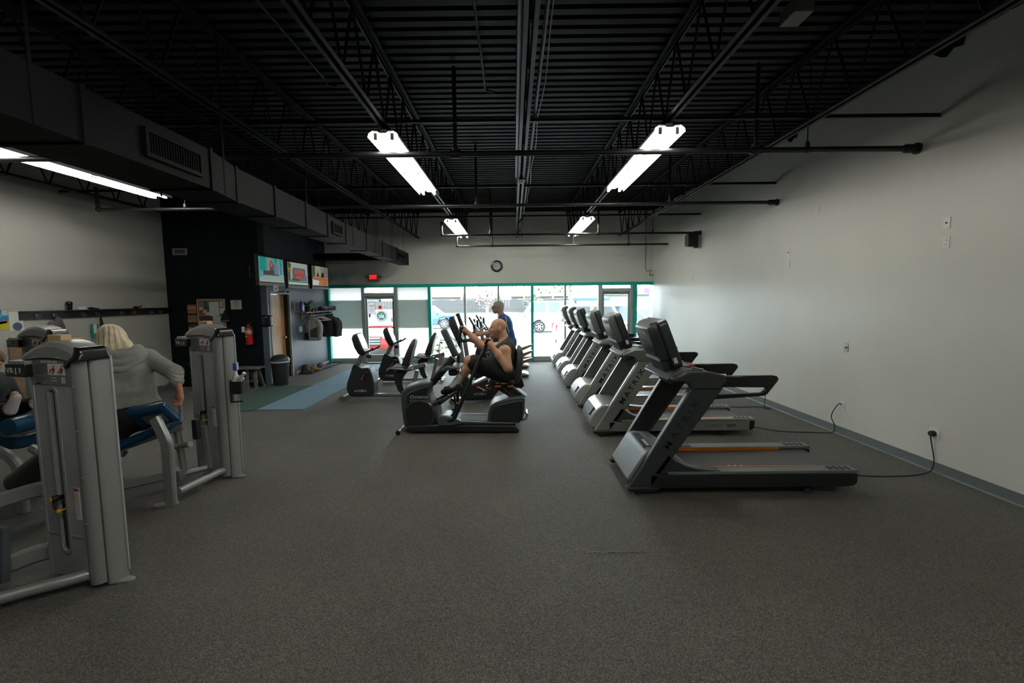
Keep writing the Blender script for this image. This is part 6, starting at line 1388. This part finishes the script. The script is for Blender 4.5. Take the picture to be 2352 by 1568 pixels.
# ---------------- woman in the grey hoodie, seen from behind
S = SDF(); fw = unit((-.45, .9, 0)); rt = unit((.9, .45, 0)); lw = unit((-.93, .36, 0)); lr = unit((.36, .93, 0))      # facing away and to the left
pel = V3(-3.76, 4.52, .74); ch = V3(-3.80, 4.54, 1.18); hc = V3(-3.955, 4.60, 1.49)
fr = head(S, hc, fw+V3(-.1, 0, -.25), .98, .95, up=(-.22, .05, 1))
S.cap(hc-V3(-.03, 0, .09), V3(-3.83, 4.56, 1.33), .052, .062, .03); S.cap(V3(-3.81, 4.55, 1.30)-rt*.10, V3(-3.81, 4.55, 1.30)+rt*.10, .07, .07, .05)
S.cap(ch-rt*.06, ch+rt*.06, .13, .13, .06); S.ell(V3(-3.78, 4.53, .98), (.16, .14, .16), .08); S.cap(pel-rt*.07, pel+rt*.07, .14, .14, .06)
shR = V3(-3.81, 4.55, 1.30)+rt*.19; elR = V3(-3.335, 4.56, 1.16); wrR = V3(-3.23, 4.47, .985)
S.ell(shR, (.06, .06, .06), .04); S.cap(shR, elR, .052, .045, .03); S.cap(elR, wrR, .043, .028, .02)
shL = V3(-3.81, 4.55, 1.30)-rt*.19; elL = V3(-4.17, 4.34, 1.12); wrL = V3(-4.22, 4.42, .90)
S.ell(shL, (.06, .06, .06), .04); S.cap(shL, elL, .052, .045, .03); S.cap(elL, wrL, .043, .028, .02)
for wr, d0 in ((wrR, V3(.0, -.25, -1)), (wrL, V3(0, .3, -1))):
    d0 = unit(d0); side = unit(np.cross(d0, (0, 1, 0))); S.ell(wr+d0*.05, (.038, .030, .042), .02)
    for i in range(4):
        a = wr+d0*.075+side*(-.028+.019*i); b = a+d0*.03*(1, 1.15, 1.1, .85)[i]+V3(0, -.012, 0); c = b+d0*.018+V3(0, -.024, 0)
        S.cap(a, b, .0098, .0092, .005); S.cap(b, c, .0092, .008, .005)
    S.cap(wr+d0*.03-side*.03, wr+d0*.07-side*.052, .013, .011, .008); S.cap(wr+d0*.07-side*.052, wr+d0*.095-side*.05+V3(0, -.01, 0), .011, .0095, .006)
for q in (-1, 1):
    hp = pel+lr*q*.09; kn = pel+lw*.44+lr*q*.12+V3(0, 0, -.02); an = kn+V3(-.02, .02, -.42)
    S.cap(hp, kn, .105, .065, .05); S.cap(kn, an, .06, .038, .03); S.cap(an-lw*.03+V3(0, 0, -.03), an+lw*.15+V3(0, 0, -.05), .036, .03, .02)
wom = tag(S.build('person', skin_mat('skin_rosy', (.46, .20, .125)), .0065), 'blond woman in a grey hoodie seen from behind on the blue padded machine', 'person')
eyes(wom, hc, fr, .98)
hood = mat('grey_sweatshirt', (.33, .335, .31), .92, noise=(20, .10, 3), bump=(220, .15))
S = SDF(); S.cap(V3(-3.81, 4.55, 1.30)-rt*.10, V3(-3.81, 4.55, 1.30)+rt*.10, .095, .095, .05); S.cap(ch-rt*.07, ch+rt*.07, .16, .16, .06); S.cap(V3(-3.78, 4.53, .98)-rt*.06, V3(-3.78, 4.53, .98)+rt*.06, .165, .165, .08); S.cap(pel-rt*.08+V3(0, 0, .06), pel+rt*.08+V3(0, 0, .06), .175, .175, .06)
S.cap(V3(-3.86, 4.58, 1.37), V3(-3.82, 4.55, 1.30), .075, .10, .04)
for sh, el, wr in ((shR, elR, wrR), (shL, elL, wrL)):
    S.ell(sh, (.082, .082, .082), .05); S.cap(sh, el, .082, .074, .04); S.cap(el, el*.55+wr*.45, .072, .060, .03)
S.plane((-3.7, 0, .845), (.16, 0, -1))
def hood_noise(P):
    x, y, z = P[..., 0], P[..., 1], P[..., 2]
    n = .004*np.sin(z*55+3*np.sin(x*9)+x*8)*np.exp(-((z-.86)/.10)**2)
    dr = np.minimum(np.linalg.norm(P-(elR*.7+wrR*.3), axis=-1), 1); n = n+.006*np.sin((z+x*.5)*190)*np.exp(-(dr/.09)**2)
    return n+.003*np.sin(x*22+z*13)*np.sin(y*19-z*17)
S.build('hoodie', hood, .007, wom, hood_noise)
# folded hood lying on the back: three crescent rolls
S = SDF(); back = -fw
for r_, z0, dz, rad in ((.125, 1.37, .06, .042), (.155, 1.335, .09, .034), (.18, 1.31, .13, .028)):
    pts = []
    for a in np.linspace(-80, 80, 31): pts.append(V3(-3.82, 4.55, z0)+rt*r_*1.1*sin(R_(a))+back*(r_*.72*cos(R_(a))+.03)+V3(0, 0, -dz*cos(R_(a))**2+.03))
    for a, b in zip(pts[:-1], pts[1:]): S.cap(a, b, rad, rad, .016)
S.build('hood', hood, .007, wom)
hair = mat('blond_hair', (.78, .66, .46), .5, noise=(16, .16, 4))
f, s_, u = fr; Rm = np.stack([f, s_, u], 1)
S = SDF().ell(hc+u*.045-f*.015, (.118, .105, .105), .03, Rm).ell(hc-u*.03-f*.03, (.115, .122, .11), .05, Rm).ell(hc-u*.085-f*.04, (.105, .132, .075), .05, Rm).cap(hc-u*.10-f*.05-s_*.09, hc-u*.10-f*.05+s_*.09, .055, .055, .04)
S.p.append(('x', hc+f*.13-u*.05, np.array((.085, .08, .12)), None, None, .03))
def strands(P):
    q = P-hc; a = np.arctan2(q@s_, -(q@f)); h = q@u
    return .0035*np.sin(a*17+2.2*np.sin(h*13+a*2))+.0018*np.sin(a*43+1.5*np.sin(h*17))
S.build('hair', hair, .006, wom, strands, smooth=1)
S = SDF()
for q in (-1, 1):
    hp = pel+lr*q*.09; kn = pel+lw*.44+lr*q*.12+V3(0, 0, -.02); an = kn+V3(-.02, .02, -.42)
    S.cap(hp, kn, .122, .08, .05); S.cap(kn, an*.9+kn*.1, .075, .05, .03)
S.cap(pel-rt*.07, pel+rt*.07, .155, .155, .06); S.cap(pel+V3(-.02, -.03, -.02), V3(-3.85, 4.40, .52), .12, .07, .05)
S.build('trousers', blk, .008, wom)
for q in (-1, 1):
    kn = pel+lw*.44+lr*q*.12+V3(0, 0, -.02); an = kn+V3(-.02, .02, -.42); SDF().cap(an+V3(0, 0, -.01)-lw*.02, an+lw*.15+V3(0, 0, -.05), .05, .04, .03).build('shoe', mat('shoe_black', (.02, .02, .022)), .009, wom)
# ---------------- person cut off by the left edge
S = SDF(); hc = V3(-4.72, 4.28, 1.31); fr = head(S, hc, (1, -.1, -.55), 1.0, 1.0, up=(.45, 0, .9))
S.cap(hc-V3(.03, 0, .08), V3(-4.80, 4.30, 1.14), .055, .07, .03); S.cap((-4.82, 4.16, 1.10), (-4.82, 4.44, 1.10), .085, .085, .05); S.cap((-4.84, 4.30, 1.05), (-5.0, 4.30, .78), .15, .15, .07)
for q in (-1, 1):
    sh = V3(-4.82, 4.30+q*.19, 1.08); el = V3(-4.78, 4.30+q*.24, .88); wr = V3(-4.72, 4.30+q*.22, .72); S.cap(sh, el, .055, .045, .03); S.cap(el, wr, .045, .03, .02); grip(S, wr+V3(.04, 0, -.05), (1, 0, 0), (0, 0, 1), wrist=wr)
    hp = V3(-5.0, 4.30+q*.10, .76); kn = V3(-4.58, 4.26+q*.12, .88); an = V3(-4.28, 4.12+q*.11, .945); S.cap(hp, kn, .10, .065, .05); S.cap(kn, an, .06, .04, .03); S.cap(an+V3(.02, 0, -.02), an+V3(.06, 0, .12), .035, .03, .02)
per = tag(S.build('person', skin_mat('skin_fair', (.52, .28, .19)), .008), 'brown-haired person in dark clothes leaning forward at the left edge', 'person')
eyes(per, hc, fr)
f, s_, u = fr; Rm = np.stack([f, s_, u], 1)
S = SDF().ell(hc+u*.04-f*.015, (.115, .098, .10), .03, Rm).ell(hc-u*.03-f*.04, (.09, .10, .10), .05, Rm); S.p.append(('x', hc+f*.12-u*.04, np.array((.08, .09, .10)), None, None, .02))
S.build('hair', mat('brown_hair', (.13, .055, .022), .6, noise=(25, .3, 3)), .007, per, lambda P: .004*np.sin(P[..., 1]*120+P[..., 2]*40), smooth=1)
S = SDF().cap((-4.82, 4.16, 1.10), (-4.82, 4.44, 1.10), .10, .10, .05).cap((-4.84, 4.30, 1.05), (-5.0, 4.30, .78), .165, .17, .07)
for q in (-1, 1): S.cap((-4.82, 4.30+q*.19, 1.08), (-4.78, 4.30+q*.24, .90), .07, .06, .03); S.cap((-5.0, 4.30+q*.10, .76), (-4.58, 4.26+q*.12, .88), .118, .08, .05); S.cap((-4.58, 4.26+q*.12, .88), (-4.32, 4.14+q*.11, .94), .075, .052, .03)
S.build('dark_clothes', blk, .009, per)
for q in (-1, 1): SDF().cap((-4.27, 4.12+q*.11, .925), (-4.21, 4.12+q*.11, 1.04), .045, .036, .02).build('shoe', mat('shoe_white', (.62, .62, .60)), .008, per)
per.location.x = -.12
t = thing('leg_extension_seat', 'blue padded seat with grey post at the left edge', 'gym machine', (0, 0, 0))
MB().loft([[(x, y, z) for x, y in rrect(-5.30, -4.42, 4.08, 4.52, .08, 3)] for z in (.55, .62, .66)]).build('seat_pad', bluep, t, bevel=.02)
MB().tube([(-4.33, 3.92, .80), (-4.33, 4.50, .80)], .075, 18).build('shin_roller', bluep, t)
MB().rtube(spline([(-4.60, 4.05, .56), (-4.42, 4.0, .50), (-4.36, 4.0, .36), (-4.36, 4.0, .01)], 4), .09, .06, up=(0, 1, 0)).build('bent_post', vsil, t)
MB().rtube([(-5.2, 4.3, .54), (-5.2, 4.3, .0)], .08, .08, up=(0, 1, 0)).build('rear_post', vsil, t)
MB().rtube([(-5.2, 4.3, .10), (-4.36, 4.0, .10)], .06, .06).build('base_beam', vsil, t)
MB().rtube([(-4.45, 4.30, .58), (-4.33, 4.30, .80)], .05, .05, up=(0, 1, 0)).build('lever_arm', vsil, t)
# ================================================================== OUTSIDE
GZ = -.12
asph = mat('pale_concrete', (.26, .26, .255), .85, noise=(.6, .12, 5))
grass = mat('spring_grass', (.035, .058, .017), .9, noise=(3, .35, 5))
road = mat('road_grey', (.08, .08, .085), .85, noise=(.8, .1, 4))
def gobj(name, lb, cat, x0, x1, y0, y1, z0, z1, m): return tag(B(x0, x1, y0, y1, z0, z1).build(name, m, smooth=0), lb, cat)
struct(B(-120, 120, 13.92, 37.5, GZ-.3, GZ).build('ground', asph, smooth=0))
gobj('grass_verge', 'thin strip of grass between the car park and the road', 'grass', -120, 120, 37.5, 39.5, GZ-.3, GZ+.005, grass)['kind'] = 'stuff'
struct(B(-120, 120, 39.5, 52, GZ-.3, GZ-.02).build('road', road, smooth=0))
gobj('lawn', 'green lawn beyond the road', 'grass', -120, 120, 52, 130, GZ-.3, GZ, grass)['kind'] = 'stuff'
struct(MB().prism([(-4, 52), (2.0, 52), (-.5, 70), (-2.5, 70)], GZ-.05, GZ+.012, 'z').build('driveway', asph, smooth=0))
fw_ = mat('weathered_fence', (.058, .056, .06), .9, noise=(4, .2, 3))
fe = thing('garden_fence', 'long grey wooden garden fence across the lawn', 'fence', (0, 66, GZ+.03))
pm = MB().prism([(0, 0), (.40, 0), (.40, 1.72), (.20, 1.80), (0, 1.72)], 0, .03).mesh('board'); pm.materials.append(fw_)
for i in range(80):
    o = bpy.data.objects.new('board', pm); COL.objects.link(o); o.parent = fe; o.location = (-24+i*.41, 0, random.uniform(-.02, .03))
for z in (.4, 1.4): B(-24, 8.8, .03, .09, z, z+.1).build('rail', fw_, fe, smooth=0)
# cars
tyre = mat('tyre', (.018, .018, .019), .8); rimm = mat('alloy_rim', (.45, .46, .48), .3, .7); cglass = mat('car_glass', (.03, .04, .05), .08)
def car(loc, rz, label, col, L, W, H, belt_z, roof, name='car', hood=.85, cat='car'):
    t = thing(name, label, cat, loc, rz, 'parked cars')
    paint = mat('paint_'+label[:20].replace(' ', '_'), col, .25, coat=.6); wr = .345; wx = (-L/2+.85, L/2-.95)
    def arch(cx): return [(cx+(wr+.06)*cos(R_(a)), .34+(wr+.06)*sin(R_(a))) for a in range(180, -1, -20)]
    prof = [(-L/2+.02, .42), (-L/2+.12, .26)] + [(wx[0]-wr-.06, .26)] + arch(wx[0]) + [(wx[0]+wr+.06, .26), (wx[1]-wr-.06, .26)] + arch(wx[1]) + [(wx[1]+wr+.06, .26), (L/2-.12, .28), (L/2, .45), (L/2-.02, belt_z-.28), (L/2-.25, belt_z-.12), (roof[1]+.62, belt_z-.02), (roof[0]-.40, belt_z), (-L/2+.06, belt_z-.05), (-L/2, .75)]
    b = MB().prism(prof, -W/2, W/2).build('body', paint, t, bevel=.05, seg=2)
    x0, x1 = roof; q = W/2
    base = [(x0-.42, -q+.06), (x1+.62, -q+.06), (x1+.62, q-.06), (x0-.42, q-.06)]; top = [(x0, -q+.24), (x1, -q+.24), (x1, q-.24), (x0, q-.24)]
    MB().loft([[(x, y, belt_z-.05) for x, y in base], [(x, y, H-.04) for x, y in top], [(x*.97, y*.9, H) for x, y in top]]).build('cabin', paint, t, bevel=.04)
    def face(p, nm, inset=.1):
        c = sum((Vector(a) for a in p), Vector())/len(p); n = (Vector(p[1])-Vector(p[0])).cross(Vector(p[3])-Vector(p[0])).normalized()
        if n.dot(c-Vector((0, 0, .9))) < 0: n = -n
        r = [Vector(a)+(c-Vector(a))*inset+n*.006 for a in p]
        MB().add(r+[a-n*.012 for a in r], [(0,1,2,3),(7,6,5,4),(0,4,5,1),(1,5,6,2),(2,6,7,3),(3,7,4,0)]).build(nm, cglass, t, smooth=0)
    B3 = [Vector((x, y, belt_z-.02)) for x, y in base]; T3 = [Vector((x, y, H-.05)) for x, y in top]
    for s0, s1, sg in ((0, 1, -1), (3, 2, 1)):
        for a, b_ in ((.04, .36), (.38, .66), (.68, .95)):
            face([B3[s0].lerp(B3[s1], a), B3[s0].lerp(B3[s1], b_), T3[s0].lerp(T3[s1], b_), T3[s0].lerp(T3[s1], a)], 'side_window', .06)
    face([B3[1], B3[2], T3[2], T3[1]], 'windscreen'); face([B3[0], B3[3], T3[3], T3[0]], 'rear_window', .12)
    for x in wx:
        for s_ in (-1, 1):
            w_ = MB().lathe([(.22, -.10), (.32, -.11), (wr, -.08), (wr, .08), (.32, .11), (.22, .10), (.22, -.10)], 26, (x, s_*(W/2-.09), wr), 'y').build('tyre', tyre, t)
            m = MB().lathe([(.235, -.02), (.225, .07*s_+0), (.20, .075*s_), (.20, -.02)], 24, (x, s_*(W/2-.08), wr), 'y').build('rim', rimm, w_)
            for k in range(6): B(.02, .215, -.012, .012, -.024, .024).xf(Matrix.Translation((x, s_*(W/2-.015), wr)) @ Matrix.Rotation(2*pi*k/6, 4, 'Y')).build('spoke', rimm, w_, smooth=0)
            MB().lathe([(.001, -.01), (.2, -.01), (.2, .01), (.001, .01)], 20, (x, s_*(W/2-.06), wr), 'y').build('brake_disc', tyre, w_)
    for s_ in (-1, 1):
        B(L/2-.20, L/2-.01, s_*(W/2-.25)-.17, s_*(W/2-.25)+.17, belt_z-.36, belt_z-.22).build('headlight', mat('headlight', (.6, .62, .64), .15), t, bevel=.03)
        B(-L/2-.008, -L/2+.10, s_*(W/2-.14)-.10, s_*(W/2-.14)+.13, belt_z-.35, belt_z-.10).build('tail_light', mat('tail_red', (.45, .02, .03), .2), t, bevel=.02)
        MB().box(x1+.30, x1+.42, s_*(W/2+.02)-.06, s_*(W/2+.02)+.06, belt_z, belt_z+.12).build('mirror', paint, t, bevel=.02)
    B(L/2-.05, L/2+.012, -.45, .45, .40, belt_z-.30).build('grille', mat('car_grille', (.025, .027, .03), .4), t, bevel=.02)
    for k in range(3): B(L/2+.010, L/2+.02, -.44, .44, .46+k*.09, .49+k*.09).build('grille_bar', rimm, t, smooth=0)
    B(-L/2-.03, -L/2+.10, -W/2+.1, W/2-.1, .36, .52).build('rear_bumper', mat('bumper_grey', (.12, .125, .13), .5), t, bevel=.02)
    return t
car((-5.85, 31.9, GZ), 0, 'blue hatchback parked beyond the second window pane', (.010, .058, .11), 4.4, 1.8, 1.52, .98, (-1.2, .45))
car((3.05, 27.6, GZ), 0, 'white sport utility vehicle parked behind the teal window post', (.72, .72, .70), 4.9, 1.9, 1.80, 1.15, (-2.0, .35))
car((3.80, 17.6, GZ), 0, 'white van parked close outside, behind the treadmills', (.75, .76, .76), 4.6, 1.9, 1.72, 1.12, (-1.9, .55), 'van', cat='van')
car((6.6, 24.6, GZ), 0, 'dark blue sedan beyond the right-hand glass door', (.03, .045, .08), 4.4, 1.8, 1.42, .92, (-1.3, .2))
car((-5.0, 18.2, GZ), R_(-90), 'red car parked nose-in outside the left glass door', (.38, .018, .018), 4.5, 1.85, 1.55, 1.0, (-1.6, .35))
# canopy tent
t = thing('canopy_tent', 'blue pop-up canopy tent standing behind the white van', 'tent', (3.44, 21.6, GZ)); t.scale = (.85, .85, .98)
m = MB(); m.add([(-.95, -.95, 1.98), (.95, -.95, 1.98), (.95, .95, 1.98), (-.95, .95, 1.98), (0, 0, 2.30), (-.95, -.95, 1.86), (.95, -.95, 1.86), (.95, .95, 1.86), (-.95, .95, 1.86)], [(0, 1, 4), (1, 2, 4), (2, 3, 4), (3, 0, 4), (0, 5, 6, 1), (1, 6, 7, 2), (2, 7, 8, 3), (3, 8, 5, 0)])
m.build('canopy', mat('canopy_blue', (.03, .065, .14), .7), t, smooth=0, thick=.02)
for x in (-.9, .9):
    for y in (-.9, .9): MB().tube([(x, y, 0), (x, y, 1.95)], .02, 8).build('leg', rimm, t)
# buildings
def house(loc, label, W, D, H, wall, roofc, roof='gable', rh=1.8, wins=3):
    t = thing('house', label, 'building', loc)
    B(-W/2, W/2, 0, D, 0, H).build('wall', mat('hw_'+label[:12].replace(' ', '_'), wall, .85), t, smooth=0)
    rm = mat('hr_'+label[:12].replace(' ', '_'), roofc, .85, noise=(2, .15, 3))
    if roof == 'gable': MB().prism([(-W/2-.4, H), (W/2+.4, H), (0, H+rh)], -.3, D+.3).build('roof', rm, t, smooth=0)
    elif roof == 'hip': MB().loft([[(-W/2-.4, -.4, H), (W/2+.4, -.4, H), (W/2+.4, D+.4, H), (-W/2-.4, D+.4, H)], [(-W/2+2, D/2-.2, H+rh), (W/2-2, D/2-.2, H+rh), (W/2-2, D/2+.2, H+rh), (-W/2+2, D/2+.2, H+rh)]]).build('roof', rm, t, smooth=0)
    else: B(-W/2-.3, W/2+.3, -.8, D+.3, H, H+rh).build('roof', rm, t, smooth=0)
    for k in range(wins):
        x = -W/2+W*(k+.5)/wins; f = B(x-.55, x+.55, -.04, .02, H*.42, H*.78).build('window', mat('win_frame', (.7, .7, .68), .6), t, smooth=0)
        B(x-.48, x+.48, -.06, -.03, H*.45, H*.75).build('pane', mat('house_pane', (.12, .15, .18), .15), f, smooth=0)
    return t
house((-6.0, 92, GZ+.006), 'white gabled house roof above the fence', 7.0, 8, 2.0, (.22, .22, .21), (.26, .26, .26), 'gable', 3.0, 2)
house((-17.0, 98, GZ+.006), 'red-roofed house behind the fence', 13, 9, 2.3, (.14, .12, .11), (.12, .06, .05), 'hip', 2.4)
house((-37, 96, GZ+.006), 'grey-roofed house far left behind the fence', 15, 9, 2.3, (.14, .13, .12), (.09, .085, .085), 'hip', 2.4)
house((5.5, 99, GZ+.006), 'brown-roofed house behind the white sport utility vehicle', 12, 9, 2.3, (.13, .12, .11), (.10, .08, .075), 'hip', 2.2)
hb_ = house((21.0, 58, GZ+.006), 'long low white building with a patterned fascia at the right', 24, 10, 2.25, (.30, .30, .29), (.20, .20, .20), 'flat', .9, 5)
fm = mat('fascia_pattern', (.18, .18, .18), .8, noise=(3.2, .8, 3))
for k in range(18): B(-12+k*1.34, -12+k*1.34+1.26, -.85, -.78, 2.32, 3.02).build('fascia_panel', fm, hb_, smooth=0)
B(-5.2, -3.9, -.90, -.84, 2.45, 3.0).build('purple_sign', mat('purple_sign', (.10, .05, .22), .6), hb_, smooth=0)
# trees
bark = mat('bark', (.16, .13, .11), .9)
def tree(loc, label, H, R, cols, n=260, ev=False, lo=.35, leaf=.5):
    t = thing('tree', label, 'tree', loc, 0, 'trees beyond the fence')
    MB().tube([(0, 0, 0), (.05, 0, H*.4), (-.03, .05, H*.85)], [.22, .15, .05], 8).build('trunk', bark, t)
    for k in range(6):
        a = k*2.3; z = H*(.35+.08*k); MB().tube([(0, 0, z), (cos(a)*R*.45, sin(a)*R*.45, z+H*.12), (cos(a)*R*.75, sin(a)*R*.75, z+H*.16)], [.07, .045, .015], 6).build('branch', bark, t)
    rs = random.Random(hash(label) % 1000 if False else sum(map(ord, label)))
    m = MB()
    for k in range(n):
        h = rs.random(); z = H*(lo+(1-lo)*h); rr = R*(1.05*(1-h)+.08 if ev else math.sqrt(max(.05, 1-(2*h-.9)**2)))*math.sqrt(rs.random()); a = rs.random()*2*pi
        c = Vector((cos(a)*rr, sin(a)*rr, z)); u = Vector((rs.gauss(0, 1), rs.gauss(0, 1), rs.gauss(0, .6))).normalized(); v = u.orthogonal().normalized(); s_ = leaf*(.5+rs.random())
        m.add([c-u*s_*.5, c+v*s_*.35, c+u*s_*.5, c-v*s_*.35], [(0, 1, 2, 3)])
    o = m.build('foliage', mat('leaf_'+label[:16].replace(' ', '_'), cols, .8), t, smooth=0); o['kind'] = 'stuff'
    return t
G0 = GZ+.006
tree((7.0, 84, G0), 'tall green tree left of the canopy tent', 14, 3.4, (0.048, 0.072, 0.039), 420, True, .2)
tree((10.5, 88, G0), 'tall green pine beside the first pine', 15, 3.0, (0.054, 0.078, 0.045), 380, True, .2)
tree((2.0, 90, G0), 'pale bare tree above the white gabled roof', 13, 5.0, (0.126, 0.108, 0.096), 240, False, .3, .4)
tree((-9.5, 86, G0), 'pale bare tree behind the blue hatchback', 12, 5.0, (0.120, 0.102, 0.090), 260, False, .3, .4)
tree((-17.5, 88, G0), 'pale bare tree left of the blue hatchback', 13, 5.5, (0.114, 0.099, 0.090), 260, False, .3, .4)
tree((14.5, 80, G0), 'pinkish blossoming tree behind the white van', 6.5, 3.2, (0.126, 0.078, 0.081), 260, False, .25, .4)
tree((-3.5, 62, G0), 'small pink blossoming tree before the fence', 3.0, 1.9, (0.135, 0.081, 0.084), 200, False, .2, .3)
tree((2.6, 61, G0), 'round green shrub before the fence', 2.4, 1.5, (0.048, 0.078, 0.042), 240, False, .08, .3)
tree((24, 90, G0), 'pale bare tree above the low white building', 14, 6, (0.126, 0.108, 0.099), 260, False, .3, .4)
# dark band of far woodland
t = thing('potted_plant', 'leafy green pot plant on the floor by the teal window post', 'plant', (-2.13, 13.25, 0))
MB().lathe([(.001, 0), (.13, 0), (.16, .26), (.17, .28), (.15, .28), (.13, .24), (.001, .23)], 20).build('pot', mat('pot_pale', (.35, .35, .33), .5), t)
lf = frost_mat('bright_leaf', (.16, .50, .08), .35)
for k in range(18):
    a = k*2.4; d = Vector((cos(a), sin(a), 0)); z = .36+.028*k; s_ = Vector((-sin(a), cos(a), 0)); c = d*(.10+.02*(k % 3))
    MB().tube([(0, 0, .23), tuple(c*.5+Vector((0, 0, z-.06))), tuple(c+Vector((0, 0, z)))], .005, 5).build('stem', mat('stem_green', (.09, .2, .05), .6), t)
    pts = [c+Vector((0, 0, z)), c+d*.05+Vector((0, 0, z+.02)), c+d*.14+Vector((0, 0, z+.015)), c+d*.21+Vector((0, 0, z-.03))]; ws = [.010, .070, .060, .002]
    MB().add([p+s_*w_ for p, w_ in zip(pts, ws)]+[p-s_*w_ for p, w_ in zip(pts, ws)], [(i, i+1, i+5, i+4) for i in range(3)]).build('leaf', lf, t, thick=.003)
t = thing('potted_plant', 'thin pale pot plant in the corner by the last treadmill', 'plant', (3.72, 13.35, 0))
MB().lathe([(.001, 0), (.11, 0), (.14, .24), (.15, .26), (.13, .26), (.11, .22), (.001, .21)], 20).build('pot', mat('pot_pale', (.35, .35, .33)), t)
for k in range(10):
    a = k*2.4; d = Vector((cos(a), sin(a), 0)); s_ = Vector((-sin(a), cos(a), 0)); z = .55+.08*k; L = .10+.02*(k % 3)
    MB().tube([(0, 0, .21), tuple(d*.02+Vector((0, 0, z-.05))), tuple(d*L*.6+Vector((0, 0, z)))], .005, 5).build('stem', mat('stem_brown', (.25, .14, .05), .6), t)
    pts = [d*L*.6+Vector((0, 0, z)), d*L+Vector((0, 0, z+.02)), d*(L+.09)+Vector((0, 0, z-.01))]; ws = [.006, .03, .002]
    MB().add([p+s_*w_ for p, w_ in zip(pts, ws)]+[p-s_*w_ for p, w_ in zip(pts, ws)], [(i, i+1, i+4, i+3) for i in range(2)]).build('leaf', mat('leaf_yellow', (.40, .40, .20), .5), t, thick=.003)
